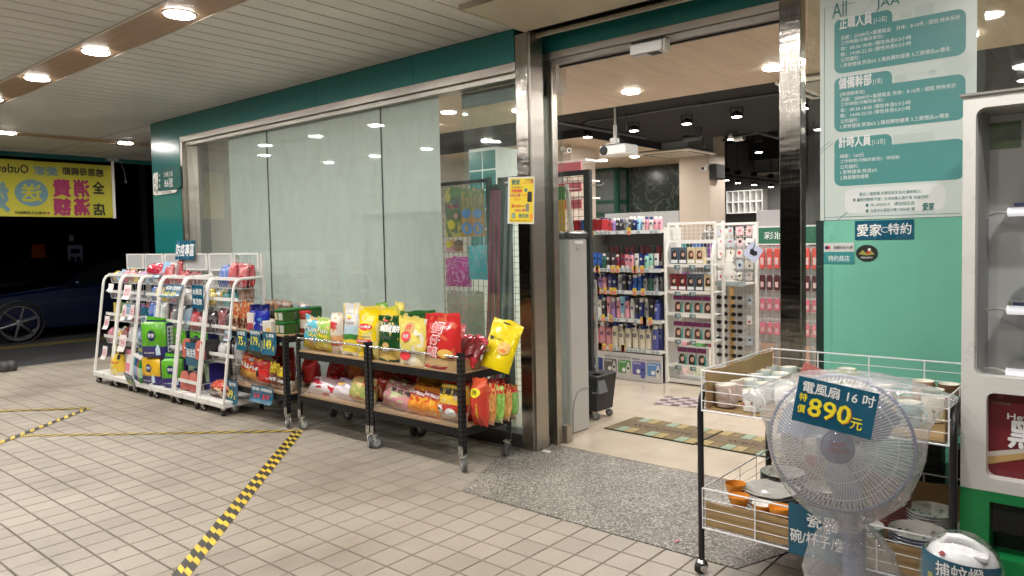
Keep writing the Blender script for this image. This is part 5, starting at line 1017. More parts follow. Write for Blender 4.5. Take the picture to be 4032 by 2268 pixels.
# price cards on the jar cart
def cd_card(label,px,py,Y,w,h,rows,**k): return card_at(label,px,py,Y,w,h,rows,conv=CD,**k)
cd_card('blue price card with yellow 75 under the top board',258,498,.205,.165,.165,(('炒海苔',ink_w,-.05,.34,.2,.7),('75',ink_y,-.12,-.05,.42,.42),('元',ink_y,.3,-.18,.2,.16)),curl=.01)
cd_card('blue price card with yellow 179 between two others',405,500,.203,.165,.17,(('原味烤肉',ink_w,.0,.36,.18,.85),('179',ink_y,-.08,-.05,.4,.6),('元',ink_y,.36,-.2,.2,.16)),curl=.012)
cd_card('blue price card with yellow 149 at the right end',560,535,.20,.20,.18,(('CJ 黃醬',ink_w,.05,.34,.18,.55),('149',ink_y,-.12,-.05,.42,.52),('元',ink_y,.3,-.22,.2,.14)),curl=.02)
cd_card('small pale card with pink print beside the 75 card',108,445,.19,.12,.09,(('特價',ink_w,0,.25,.3,.7),('149元',ink_pink,0,-.2,.35,.7)),mat=mk('pale_blue_card',(.2,.3,.38),.3),curl=.02)
cd_card('blue price card with yellow 99 low on the jar cart post',155,1070,.20,.18,.20,(('酥炸粉',ink_w,.05,.33,.16,.6),('99',ink_y,-.2,-.1,.36,.45),('元',ink_y,.2,-.22,.15,.14)),curl=.015)
cd_card('pair of blue cards with red prices 149 and 199 curling under the lower shelf',480,1095,.20,.33,.13,(('超值泡麵4入 金鮮蟹海鮮風味',ink_w,0,.3,.2,.9),('$149',ink_r,-.24,-.15,.34,.26),('$199',ink_r,.18,-.15,.36,.3)),curl=.03)
# ================================================================== SHOP INTERIOR
iw=wood('shop_ceiling_wood',(.47,.36,.255),(.60,.475,.355),(1.2,22),'y',.5)
beige=mk('beige_column',(.50,.42,.345),.7,bump=.05,var=.04); darkc=mk('black_ceiling',(.013,.013,.015),.8); greyw=mk('grey_wall',(.16,.155,.15),.8,var=.05)
box(-6,1.14,2.80,7,3.46,2.84).build('shop_ceiling',iw)['kind']='structure'
tag(box(-6,1.0,3.5,7.1,16,3.6).build('dark_ceiling',darkc),kind='structure'); tag(box(-6,3.465,2.80,7,3.48,3.5).build('ceiling_step',darkc),kind='structure')
tag(box(-6,5.0,2.80,-3.0,9.0,2.84).build('rear_ceiling',iw),kind='structure'); tag(box(-2.999,5.0,2.80,-2.98,9.0,3.5).build('rear_ceiling_step',darkc),kind='structure'); tag(box(-6,4.98,2.8,-2.98,4.999,3.5).build('rear_ceiling_front',darkc),kind='structure')
tag(box(-6,15.9,0,7,16,3.5).build('back_wall',greyw),kind='structure'); tag(box(7.0,1.0,0,7.1,16,3.6).build('right_wall',mk('pale_wall',(.5,.48,.45),.8)),kind='structure'); tag(box(-5.99,1.2,0,-5.95,15.9,3.5).build('left_wall',mk('pale_wall',(.5,.48,.45))),kind='structure')
tag(box(-6.1,.96,2.866,7.1,1.05,3.6).build('front_upper_wall',darkc),kind='structure')
tag(box(-6.0,9.05,0,-3.0,9.2,3.5).build('rear_wall',greyw),kind='structure')
for x in (-4.98,-3.63,-2.28,-.93,.417,1.77,3.1,4.5): downlight(x,2.9,2.797,'round downlight in the wood ceiling just inside the entrance','downlights inside the entrance',LAMP_IN,.07)
for x,y in ((-4.4,7.5),(-3.72,7.42),(-5.1,7.5)): downlight(x,y,2.797,'round downlight in the rear wood ceiling near the marble wall','downlights of the rear wood ceiling',LAMP_IN*.6,.06)
spot_glow=mk('spot_glow',(.9,.9,.9),.4,em=(1,.95,.9),ems=25)
def spot(x,y,z,label,group,watts=LAMP_SPOT,ring=True,r=.055):
    t=thing('spotlight',label,'spotlight',(x,y,z),0,group)
    MB().lathe([(r+.012,0),(r+.02,.03),(r*.5,.06),(.015,.07)],18).build('head',black_steel,t,smooth=40); MB().lathe([(0,-.001),(r,-.001)],18).build('lens',spot_glow,t)
    MB().tube([(-.06,0,.02),(-.075,0,.08),(-.05,0,.15),(0,0,.18),(.05,0,.15),(.075,0,.08),(.06,0,.02)],.006,6).build('bracket',black_steel,t,smooth=40); MB().box(-.06,-.03,.18,.06,.03,.26).tube([(0,0,.26),(0,0,3.5-z)],.006,6).build('mount',black_steel,t)
    l=bpy.data.lights.new('bulb','AREA'); l.shape='DISK'; l.size=2*r; l.energy=watts; l.color=(1,.96,.92); o=bpy.data.objects.new('bulb',l); link(o,t); o.location=(0,0,-.004)
    return t
for x,y in ((-2.24,5.04),(-1.49,5.02),(-.84,4.98),(-2.97,5.06),(-1.71,6.73),(-2.07,8.53),(-.1,5.0),(.65,5.0),(1.9,5.0),(-.5,6.7),(.9,6.7),(2.6,6.7),(-.9,8.5),(.6,8.5)): spot(x,y,2.8,'black ring-bracket spotlight hanging from the black shop ceiling','ring spotlights of the shop')
A=lambda x,y:(2150+x/2.734,330+y/2.734)
tr=thing('light_track','thin black light track far back in the shop','light track',(0,0,0)); ta,tb=aty(*A(1930,985),11.5),aty(*A(2500,1055),11.5); MB().tube([ta,tb],.015,6).tube([ta,(ta.x,ta.y,3.5)],.008,4).tube([tb,(tb.x,tb.y,3.5)],.008,4).build('rail',black_steel,tr)
for x,y in ((2065,1070),(2240,1090),(2420,1110),(1945,1040)):
    p=aty(*A(x,y),11.5); spot(p.x,p.y,p.z,'small spotlight on the far black light track','spotlights on the far track',6,r=.05)
# pipes and ducts
pm_=mk('dark_pipe',(.05,.05,.055),.5)
pp=thing('ceiling_pipes','dark pipes running below the black shop ceiling','pipes',(0,0,0))
def apipe(pts,Y,r):
    MB().tube([aty(*A(*p),Y) for p in pts],r,8).build('pipe',pm_,pp,smooth=40)
apipe([(380,440),(450,405),(860,345),(1400,255),(2110,155),(2560,90)],4.3,.016); apipe([(740,395),(1450,300),(2000,235),(2560,170)],5.6,.02); apipe([(1490,590),(1640,580),(1660,340),(1780,300),(2120,270),(2560,215)],6.0,.045)
apipe([(1700,690),(1710,560),(1760,520),(2560,430)],7,.02); apipe([(320,320),(322,410)],4.3,.008); apipe([(862,230),(862,510)],4.3,.008); apipe([(1682,90),(1682,250)],4.3,.008); apipe([(2150,480),(2500,580)],8,.03); apipe([(1780,640),(2100,560),(2400,500)],8.5,.02)
d0=atz(*A(100,400),3.1); MB().tube([(-3.0,3.9,3.05),(-3.0,4.97,3.05)],.025,8).build('pipe',pm_,pp)
MB().tube([aty(*A(100,405),3.7),aty(*A(1070,580),5.9)],.022,8).build('pipe',pm_,pp)
# projector
pj=thing('projector','white ceiling projector with round lens on a white pole','projector',(-1.745,3.92,2.36),R(-3))
MB().cham(-.175,-.12,0,.175,.13,.112,.012).build('body',white_paint,pj,smooth=40); MB().lathe([(.05,-.128),(.05,-.12),(.046,-.135),(.04,-.135)],22,c=(-.11,0,.055),ax='y').build('lens_ring',black_steel,pj); MB().lathe([(0,-.128),(.04,-.126)],20,c=(-.11,0,.055),ax='y').build('lens',mk('lens_glass',(.01,.01,.05),.05),pj)
for k in range(6): MB().box(.1755,-.10,.02+.014*k,.178,.11,.026+.014*k).build('vent',mk('vent_grey',(.35,.35,.33),.5),pj)
MB().cham(-.16,-.09,.112,.10,.06,.122,.003).build('top_plate',black_steel,pj); MB().box(-.13,-.06,.122,.02,.04,.14).cham(-.09,-.04,.14,.0,.03,.2,.01).build('mount',white_paint,pj); MB().tube([(-.04,0,.2),(-.04,0,.34)],.022,10).tube([(-.04,0,.34),(-.04,0,1.14)],.012,10).build('pole',white_paint,pj); MB().tube([(.1,0,.125),(.0,.02,.2),(-.02,.02,.4),(-.02,.02,1.14)],.006,6).build('cable',black_rubber,pj)
# cassette air conditioners
def cassette(label,x,y):
    t=thing('cassette_air_conditioner',label,'air conditioner',(x,y,2.75),0,'ceiling cassette air conditioners')
    MB().cham(-.46,-.46,.0,.46,.46,.035,.012).build('panel',mk('warm_white_plastic',(.62,.58,.5),.45),t); MB().box(-.42,-.42,.035,.42,.42,.3).build('casing',mk('galvanised',(.25,.26,.27),.5,.5),t); MB().box(-.5,-.5,.30,.5,.5,.75).build('duct_box',darkc,t)
    for a,b,c,d in ((-.36,-.40,.36,-.35),(-.36,.35,.36,.40),(-.40,-.36,-.35,.36),(.35,-.36,.40,.36)): MB().box(a,b,-.002,c,d,.001).build('air_slot',dark,t)
    MB().cham(-.30,-.30,-.004,.30,.30,.001,.002).build('grille',mk('grille_cream',(.42,.38,.32),.5),t)
cassette('square ceiling air conditioner hanging beside the beige column',-2.95,7.42)
p=atz(*A(2430,985),2.75); cassette('second square air conditioner further back in the shop',p.x+.2,p.y)
p=atz(2688+720/1.9167,640/1.9167,2.75); cassette('air conditioner near the entrance post',p.x+.43,p.y+.45)
# columns, speaker, cameras
def column(label,x0,x1,y0,y1): t=thing('column',label,'column',(0,0,0)); MB().cham(x0,y0,.0085,x1,y1,3.49,.006).build('shaft',beige,t); box(x0-.006,y0-.006,.0085,x1+.006,y1+.006,.09).build('skirting',mk('skirting_brown',(.2,.15,.1),.6),t)
column('beige square column beside the black grid rack',-4.25,-3.6,5.54,6.13); column('beige square column carrying a speaker',-3.225,-2.68,8.0,8.575)
a,b=atx(*A(1768,1025),-2.65),atx(*A(1866,878),-2.65); sp=thing('wall_speaker','black box loudspeaker on the beige column','speaker',(0,0,0)); MB().cham(-2.675,a.y,a.z,-2.55,b.y,b.z,.012).build('cabinet',black_rubber,sp); MB().box(-2.549,a.y+.02,a.z+.02,-2.545,b.y-.02,b.z-.02).build('grille',mk('grille_black',(.03,.03,.03),.8),sp)
def cctv(label,p,yaw,down=.3,group=None):
    t=thing('security_camera',label,'camera',p,yaw,group); MB().lathe([(.03,0),(.035,.01),(.035,.15),(.028,.17)],14,ax='y',c=(0,-.08,0)).build('housing',white_paint,t,smooth=40); MB().lathe([(0,-.082),(.025,-.081)],14,ax='y').build('lens',black_rubber,t); MB().tube([(0,.07,.0),(0,.13,.05),(0,.16,.05)],.012,6).lathe([(.035,.15),(.035,.17)],12,ax='y',c=(0,0,.05)).build('bracket',white_paint,t)
cctv('white security camera on the first beige column',atx(*A(225,725),-3.5),R(60)); cctv('white security camera beside the wall speaker',aty(*A(1705,915),7.85),R(10)); cctv('white security camera hanging in the dark ceiling',aty(*A(2080,590),6.6),R(70))
# rear windows with green frames and marble
gfr=mk('dark_green_frame',(.008,.055,.036),.35); pane=mk('grey_pane',(.10,.115,.11),.25,var=.08)
def marble():
    m,n,b=custom('dark_marble'); L=n.links; g=n.nodes.new('ShaderNodeNewGeometry'); no=n.nodes.new('ShaderNodeTexNoise'); no.inputs['Scale'].default_value=2.5; no.inputs['Detail'].default_value=9; no.inputs['Distortion'].default_value=1.8; L.new(g.outputs['Position'],no.inputs['Vector'])
    rp=ramp(n,no.outputs[0],[(.0,(.012,.018,.015)),(.47,(.02,.03,.025)),(.505,(.10,.12,.10)),(.53,(.018,.028,.022)),(1,(.035,.045,.04))]); L.new(rp.outputs[0],b.inputs['Base Color']); b.inputs['Roughness'].default_value=.2; return m
mw=thing('marble_wall','dark green veined marble wall panel at the back of the shop','wall panel',(0,0,0)); mm_=marble()
for z0,z1 in ((0.9,1.93),(1.935,2.79)): box(-4.83,9.0,z0,-3.6,9.045,z1).build('marble_slab',mm_,mw)
def gwin(label,pts,z0,z1,rows,name='green_framed_window'):
    t=thing(name,label,'window',(0,0,0))
    (xa,ya),(xb,yb)=pts; d=Vector((xb-xa,yb-ya,0)); L_=d.length; d/=L_; M_=Matrix(((d.x,-d.y,0,xa),(d.y,d.x,0,ya),(0,0,1,0),(0,0,0,1)))
    MB().box(0,0,z0,.06,.05,z1).box(L_-.06,0,z0,L_,.05,z1).xf(M_).build('stile',gfr,t); zs=[z0]+rows+[z1]
    for z in zs: MB().box(.0605,0.001,z-.03,L_-.0605,.049,z+.03).xf(M_).build('rail',gfr,t)
    for u,v in zip(zs,zs[1:]): MB().box(.061,.02,u+.0305,L_-.061,.03,v-.0305).xf(M_).build('pane',pane,t)
gwin('green framed window at the left of the bay by the marble',((-5.5,8.7),(-4.93,8.7)),.9,2.77,[1.55,1.93,2.16]); gwin('narrow green framed return window beside the marble',((-4.90,8.71),(-4.86,9.03)),.9,2.77,[1.9,2.16]); gwin('green framed window between marble and beige column',((-3.72,8.96),(-3.0,8.96)),.9,2.77,[1.85,2.2])
# white pigeonhole shelf far back
cbx=thing('pigeonhole_shelf','white pigeonhole shelf high on the far wall','shelf',(0,0,0)); a=aty(*A(1945,1370),12); b=aty(*A(2325,1170),12); z0=a.z-.05; z1=b.z+.06
MB().box(a.x,12.28,z0,b.x,12.3,z1).build('back_panel',white_paint,cbx)
for k in range(7): x=a.x+(b.x-a.x)*k/6; MB().box(x-.008,12.0,z0,x+.008,12.279,z1).build('divider',white_paint,cbx)
for z in (z0,(z0+z1)/2,z1): MB().box(a.x-.009,11.998,z-.009,b.x+.009,12.281,z+.009).build('board',white_paint,cbx)
tag(box(-6,12.31,0,3,12.4,3.5).build('far_partition',greyw),kind='structure')

# ---- toiletries gondola
GX0,GX1,GYF=-1.80,-.905,3.36
go=thing('toiletries_gondola','white shop gondola of skin care bottles facing the entrance','shelf unit',(0,0,0))
box(GX0,3.72,.01,GX1,3.75,1.72).build('back_panel',mk('gondola_back',(.30,.30,.29),.6),go); box(GX0-.02,3.40,.01,GX0-.001,3.75,1.55).build('side_panel',white_paint,go); box(GX1+.001,3.42,.01,GX1+.015,3.75,1.55).build('side_panel',white_paint,go)
SHZ=(.335,.635,.92,1.143,1.527)
for z in SHZ:
    s=box(GX0,GYF+.01,z-.03,GX1,3.719,z-.004).build('shelf_board',white_paint,go); MB().box(GX0,GYF-.004,z-.036,GX1,GYF+.009,z).build('price_strip',mk('strip_white',(.7,.72,.73),.3),s)
    rn=random.Random(int(z*1000)); x=GX0+.03
    while x<GX1-.05:
        if rn.random()<.75: MB().box(x,GYF-.006,z-.031,x+.036,GYF-.0042,z-.006).build('price_label',mk('label_grey',(.35,.42,.45),.5),s)
        x+=.05
    n=7 if z<1.2 else 2
    for k in range(n):
        x=GX0+.06+rn.random()*.8
        tg=MB().box(x,GYF-.0085,z-.045,x+.045,GYF-.0065,z+.028).build('offer_tag',mk('tag_yellow',(.72,.50,.06),.5),s)
        MB().box(x+.004,GYF-.0095,z-.043,x+.041,GYF-.0087,z-.005).build('tag_print',mk('tag_pink',(.70,.25,.22),.5),tg) if False else MB().box(x+.004,GYF-.0095,z-.043,x+.041,GYF-.0087,z-.005).build('tag_print',mk('tag_pink',(.70,.25,.22),.5),s)
kb=box(GX0,GYF-.002,.012,GX1,GYF+.02,.285).build('kick_sign',mk('lilac_sign',(.60,.58,.60),.4),go)
T(go,'德國百年肌膚保養專家',mk('grey_ink',(.2,.2,.2),.5),(-1.42,.236),.026,w=.32,y=GYF-.0035,bold=.01); T(go,'NIVEA',ink_navy,(-1.2,.232),.022,w=.09,y=GYF-.0035,bold=.02); T(go,'解決各種肌膚問題',mk('grey_ink',(.2,.2,.2)),(-1.03,.230),.022,w=.22,y=GYF-.0035)
for k,(c,s,bc) in enumerate((((.02,.04,.2),'深層乳液',(.02,.04,.25)),((.12,.11,.11),'乾燥修護',(.6,.58,.53)),((.10,.30,.10),'舒緩保濕',(.65,.64,.6)),((.12,.12,.42),'極潤水嫩',(.10,.12,.42)),((.12,.28,.58),'輕潤水感',(.65,.64,.6)))):
    x=GX0+.04+.172*k; z0=.045; MB().sheet(rrect(x,z0+.03,x+.155,z0+.165,.015),GYF-.0030).build('sign_panel',mk('sign_colour_%d'%k,c,.4),go); T(go,s,ink_w,(x+.055,z0+.145),.02,w=.085,y=GYF-.0042)
    MB().sheet([(x+.10,z0),(x+.098,z0+.09),(x+.112,z0+.12),(x+.114,z0+.145),(x+.136,z0+.145),(x+.138,z0+.12),(x+.15,z0+.09),(x+.148,z0)],GYF-.0046).build('bottle_print',mk('bottle_colour_%d'%k,bc,.4),go); MB().sheet(ell(x+.124,z0+.085,.014,.014),GYF-.0056).build('logo_print',ink_navy,go); MB().sheet(ell(x+.07,z0+.065,.022,.022),GYF-.005).build('badge_print',ink_w,go)
BC={}
def bm(n,c,r=.28):
    return mk('plastic_'+n.replace(' ','_'),c,r)
colr={'navy':(.012,.025,.16),'pink':(.68,.30,.36),'white':(.72,.71,.68),'red':(.5,.05,.06),'lilac':(.35,.22,.5),'charcoal':(.035,.035,.04),'silver grey':(.30,.31,.33),'pale blue':(.25,.48,.66),'royal blue':(.03,.12,.45),'dark green':(.03,.12,.08),'cream':(.70,.65,.52),'violet blue':(.08,.09,.32),'mint':(.30,.58,.50),'maroon':(.18,.02,.03)}
def row(zi,items,kind,h,r,shelfname,y0=None,group='bottles on the gondola'):
    n=len(items); rn=random.Random(zi*7+1); z=SHZ[zi]+.001
    for k,c in enumerate(items):
        x=GX0+.05+(GX1-GX0-.10)*(k+.5)/n; kd=kind if isinstance(kind,str) else kind[k%len(kind)]
        hh=h*rn.uniform(.93,1.05); cp=bm('navy',colr['navy']) if rn.random()<.35 else bm('white',colr['white'])
        kn={'tube':'squeeze tube','can':'spray can','pump':'pump bottle','flip':'flip-cap bottle'}[kd]
        for back in (0,1):
            bottle(kd,f"{c} {kn} {'in the second row ' if back else ''}on the {shelfname} shelf of the toiletries gondola",(x+rn.uniform(-.006,.006),GYF+.05+.075*back,z),r,round(hh,2),bm(c,colr[c]),cp,rz=rn.uniform(-.12,.12),group=f"{c} {kn}s on the gondola",logo=ink_navy if c not in('navy','charcoal','violet blue') else bm('white',colr['white']))
row(4,['navy','pink','white','pink','red','lilac','charcoal','charcoal','silver grey','charcoal','navy','pale blue','white','pink','white','pink'],('flip','can'),.13,.022,'top')
row(3,['royal blue','royal blue','dark green','charcoal','charcoal','maroon','maroon','pink','pink','white','navy','mint','mint','white'],('tube','tube','flip'),.15,.027,'third')
row(2,['charcoal','lilac','pink','violet blue','navy','silver grey','charcoal','navy','royal blue','royal blue','silver grey','dark green','silver grey'],('flip','pump','can'),.16,.026,'second')
row(1,['white','white','charcoal','pink','lilac','pink','pale blue','pink','white','charcoal','navy','silver grey','charcoal','violet blue'],('tube','can','flip'),.21,.026,'lower')
row(0,['pink','pink','pink','cream','cream','cream','cream','cream','cream','violet blue'],('pump','flip'),.24,.037,'bottom')
for k in range(11):
    x=GX0+.20+.062*k; t=thing('hanging_pack','dark blister pack hanging on a peg below the top shelf','blister pack',(x,3.46,1.29),0,'dark blister packs on pegs'); MB().cham(-.026,-.008,-.075,.026,.008,.075,.004).build('pack',bm('maroon' if k%3 else 'charcoal',colr['maroon' if k%3 else 'charcoal']),t); MB().tube([(0,-.03,.085),(0,.25,.085)],.003,5).build('peg',chrome,t); MB().sheet(ell(0,-.01,.016,.018,12),-.0095).build('print',bm('red',colr['red']),t)
# ---- white wire stand with hair dye boxes
def wire_panel(x0,x1,z0,z1,y,t,nx,nz,mat=None,r=.0018,nm='wire_mesh'):
    g=MB()
    for k in range(nx+1): x=x0+(x1-x0)*k/nx; g.tube([(x,y,z0),(x,y,z1)],r,4,caps=False)
    for k in range(nz+1): z=z0+(z1-z0)*k/nz; g.tube([(x0,y-.003,z),(x1,y-.003,z)],r,4,caps=False)
    return g.build(nm,mat or white_wire,t)
ws=thing('hair_dye_stand','white wire stand holding rows of hair dye boxes','display stand',(0,0,0)); X0,X1=-.90,-.385
for x in (X0+.01,X1-.01): MB().tube([(x,3.46,.02),(x,3.46,.10),(x-.02*0,3.43,.25),(x,3.43,1.25),(x,3.46,1.36),(x,3.5,1.40)],.014,8).build('front_post',white_paint,ws,smooth=40); MB().box(x-.012,3.66,.03,x+.012,3.69,1.6).build('upright',white_paint,ws)
MB().box(X0,3.49,1.40,X0+.02,3.51,1.595).box(X1-.02,3.49,1.40,X1,3.51,1.595).box(X0+.02,3.49,1.57,X1-.02,3.51,1.595).box(X0+.02,3.49,1.40,X1-.02,3.51,1.42).build('header_frame',white_paint,ws); wire_panel(X0+.02,X1-.02,1.42,1.57,3.5,ws,10,4); wire_panel(X0+.03,X1-.03,.05,1.4,3.67,ws,12,22); MB().cham(X0,3.46,.02,X1,3.72,.06,.004).build('base',white_paint,ws)
DZ=(.202,.456,.711,.925,1.184)
for z in DZ:
    s=box(X0+.015,3.45,z-.012,X1-.015,3.655,z).build('shelf',white_paint,ws); MB().box(X0+.015,3.44,z-.024,X1-.015,3.449,z+.006).build('shelf_edge',white_paint,ws)
    for k in range(2 if z<1 else 3): x=X0+.10+.16*k; MB().box(x,3.4375,z-.045,x+.065,3.4395,z-.006).build('price_label',mk('label_teal',(.08,.16,.18),.4),s); MB().box(x+.02,3.436,z-.038,x+.06,3.4372,z-.012).build('label_print',mk('label_grey',(.35,.42,.45)),s)
hair={'dark':(.02,.012,.01),'brown':(.09,.03,.018)}; skin=mk('portrait_skin',(.68,.44,.34),.5)
def dye(label,x,z,c,hc,group,w=.085,h=.165,style=0):
    t=thing('hair_dye_box',label,'box',(x,3.50,z+.001),0,group); MB().cham(-w/2,-.03,0,w/2,.03,h,.002).build('box',mk('dye_'+label.split()[0]+str(style),c,.35),t); y=-.0312; hm=mk('hair_'+hc,hair[hc],.4)
    cz=h*.60 if not style else h*.38; cx=0; k=1 if not style else 1.25
    MB().sheet([(cx+a*k,cz+b*k) for a,b in ((-.026,-.045),(-.028,.0),(-.02,.028),(0,.036),(.02,.028),(.027,0),(.024,-.045))],y).build('hair_print',hm,t); MB().sheet(ell(cx+.004,cz-.002,.016*k,.023*k,16),y-.0008).build('face_print',skin,t); MB().sheet([(cx-.015*k,cz+.004*k),(cx-.012*k,cz+.022*k),(cx+.014*k,cz+.02*k),(cx+.004*k,cz+.014*k)],y-.0014).build('fringe_print',hm,t)
    for s in (-1,1): MB().sheet(ell(cx+.004+s*.005*k,cz+.003*k,.0022*k,.0012*k,8),y-.0016).build('eye_print',ink,t)
    MB().sheet(ell(cx+.004,cz-.009*k,.0035*k,.0014*k,8),y-.0016).build('mouth_print',ink_r,t)
    if not style: MB().sheet([(-w*.42,h*.08),(-w*.42,h*.26),(w*.42,h*.26),(w*.42,h*.08)],y).build('label_print',ink_w,t)
    else: MB().sheet([(-w*.5,h*.74),(-w*.5,h*.99),(w*.5,h*.99),(w*.5,h*.74)],y).build('label_print',mk('plum_print',(.18,.02,.12),.4),t); MB().sheet([(w*.25,h*.02),(w*.36,h*.6),(w*.49,h*.6),(w*.49,h*.02)],y).build('stripe_print',mk('teal_stripe',(.05,.35,.33),.4),t)
sl=(.08,.11,.15); cr=(.62,.5,.32); mrn=(.22,.02,.03)
for k,(c,n) in enumerate(((sl,'slate'),(sl,'slate'),(cr,'cream'),(cr,'cream'))): dye(f'{n} hair dye box with portrait on the top row of the stand',X0+.085+.09*k,DZ[4],c,'dark' if n=='slate' else 'brown',f'{n} hair dye boxes')
for k,(c,n) in enumerate(((mrn,'maroon'),(mrn,'maroon'),(sl,'slate'),(sl,'slate'),(cr,'cream'))): dye(f'{n} hair dye box with portrait on the second row of the stand',X0+.075+.092*k,DZ[3],c,'dark',f'{n} hair dye boxes of the second row')
for r_,(z,n,nm) in enumerate(((DZ[2],4,'third'),(DZ[1],4,'fourth'),(DZ[0],3,'lowest'))):
    for k in range(n): dye(f'black and plum foam dye box with portrait on the {nm} row',X0+.12+.105*k+(.04 if n==3 else 0),z,(.50,.50,.48),'brown' if r_<2 else 'dark',f'foam dye boxes of the {nm} row',w=.10,h=.17,style=1)
# ---- second wire stand: sunglasses, mask sample, tree
w2=thing('accessory_stand','white wire stand with sunglasses and small accessories','display stand',(0,0,0)); U0,U1,UY=-.60,-.17,3.92
for x in (U0,U1): MB().box(x-.012,UY,.02,x+.012,UY+.03,1.585).build('post',white_paint,w2)
MB().box(U0+.0125,UY+.002,1.56,U1-.0125,UY+.028,1.585).build('top_bar',white_paint,w2); wire_panel(U0+.02,U1-.02,.3,1.55,UY+.015,w2,10,24); box(U0+.0125,UY+.032,.1,U1-.0125,UY+.04,1.40).build('back_board',mk('peg_back',(.55,.54,.53),.5),w2); MB().box(U0+.01,UY-.22,.985,U1-.01,UY-.001,1.0).build('shelf',white_paint,w2); MB().cham(U0,UY-.1,.02,U1,UY+.1,.06,.004).build('base',white_paint,w2)
MB().box(U0+.01,UY-.228,.975,U1-.01,UY-.2205,1.012).build('shelf_edge',mk('label_grey',(.35,.42,.45)),w2)
ss=thing('sunglasses_stand','wooden post spinner covered with dark sunglasses','display stand',(-.335,3.72,.009)); MB().box(-.018,-.018,0,.018,.018,.95).cham(-.12,-.12,-.0,.12,.12,.02,.004).build('post',mk('light_wood',(.50,.30,.12),.5),ss)
gl=mk('dark_lens',(.012,.012,.014),.1)
for k in range(16):
    z=.30+.08*(k//2); x=-.41+.15*(k%2); t=thing('sunglasses','pair of dark sunglasses hanging on the wooden spinner','sunglasses',(x,3.66+.0*k,z),0,'sunglasses on the wooden spinner')
    for s in (-1,1): MB().lathe([(0,0),(.026,.002),(.028,.006)],12,ax='y',c=(s*.032,0,0),sy=.75).build('lens',gl,t); MB().tube([(s*.06,0,.006),(s*.066,.06,.006)],.0025,4).build('temple',gl,t)
    MB().tube([(-.01,0,.004),(.01,0,.004)],.003,4).build('bridge',gl,t)
tre=thing('white_tree_rack','flat white tree-shaped rack standing on the shelf','display rack',(-.385,3.78,1.001)); tp=[(-.12,0),(-.02,.03),(-.02,.06),(-.10,.07),(-.035,.13),(-.08,.14),(-.025,.20),(-.05,.21),(0,.30)]; MB().prism(tp+[(-x,z) for x,z in tp[::-1][1:]],-.003,.003).build('board',white_paint,tre)
ms=thing('mask_sample','pale blue sample card with a black face mask hanging on the stand','sample card',aty(2100+1900/2.195,700+645/2.195,3.80),0,rot=(0,R(35),0)); MB().box(-.075,0,-.075,.075,.003,.075).build('card',mk('sample_card',(.48,.52,.70),.4),ms); MB().prism([(-.04,.01),(-.02,.03),(0,.02),(.03,.03),(.045,.0),(.02,-.025),(-.02,-.03)],-.004,-.001).build('mask_print',ink,ms); MB().tube([(-.02,-.003,.03),(-.03,-.003,.08),(-.06,-.003,.12)],.004,5).build('strap',ink,ms)
for k in range(32):
    x=U0+.07+.098*(k%4); z=(1.06,1.17,1.28,1.39,1.5,.42,.62,.82)[k//4];
    if k//4>4 and k%4<3: continue
    t=thing('hair_accessory','small pale card of hair accessories hanging on the wire stand','card',(x,UY-.01,z),0,'accessory cards on the wire stand'); q=random.Random(k*13+2); cw_,ch_=q.uniform(.024,.043),q.uniform(.034,.05); cc_=q.choice(((.78,.77,.74),(.66,.6,.58),(.7,.5,.52),(.5,.56,.6),(.74,.70,.6))); MB().box(-cw_,-.003,-ch_,cw_,.001,ch_).build('card',mk('accessory_card_%.2f'%cc_[0],cc_,.5),t,rot=(0,q.uniform(-.12,.12),0)); MB().sheet(ell(q.uniform(-.008,.008),q.uniform(-.015,.01),q.uniform(.008,.018),q.uniform(.008,.02),10),-.0045).build('print',q.choice((ink_r,ink,ink_pink,ink_navy,mk('soft_brown',(.3,.16,.1),.5))),t)
# ---- cosmetics wall at the right with green header
cw=thing('cosmetics_stand','white pegboard stand with a green header sign','display stand',(0,0,0)); V0,V1,VY=-.32,.70,4.22
for x in (V0,V1): MB().box(x-.015,VY,.02,x+.015,VY+.04,1.56).build('post',white_paint,cw)
box(V0+.0155,VY+.02,.05,V1-.0155,VY+.03,1.34).build('back_board',mk('peg_back',(.55,.54,.53),.5),cw); wire_panel(V0+.02,V1-.02,.05,1.34,VY+.01,cw,24,30); MB().box(V0+.0155,VY-.004,1.355,V1-.0155,VY+.019,1.545).build('header',white_paint,cw); MB().box(V0+.03,VY-.008,1.37,V1-.03,VY-.0045,1.53).build('header_panel',mk('header_green',(.02,.13,.075),.4),cw); T(cw,'彩妝保養',ink_w,(V0+.32,1.45),.075,w=.42,y=VY-.0095)
for r_,(z,h,c,n) in enumerate(((1.22,.20,(.66,.10,.08),'coral'),(.98,.15,(.10,.03,.04),'black and pink'),(.76,.12,(.65,.18,.25),'pink'),(.52,.12,(.72,.22,.28),'rose'),(.24,.26,(.55,.36,.28),'beige'))):
    nn=12 if r_<4 else 5
    for k in range(nn):
        x=V0+.06+(V1-V0-.12)*(k+.5)/nn; t=thing('hanging_pack',f'{n} cosmetic pack hanging on the pegboard below the green header','blister pack',(x,VY-.02,z),0,f'{n} cosmetic packs'); w_=(.9/nn)*.72; MB().cham(-w_/2,-.012,-h/2,w_/2,.008,h/2,.003).build('pack',mk('pack_'+n.replace(' ','_'),c,.3),t); MB().sheet([(-w_*.3,-h*.3),(-w_*.3,h*.05),(w_*.3,h*.05),(w_*.3,-h*.3)],-.0135).build('print',mk('pack_pale',(.7,.5,.5),.4),t)
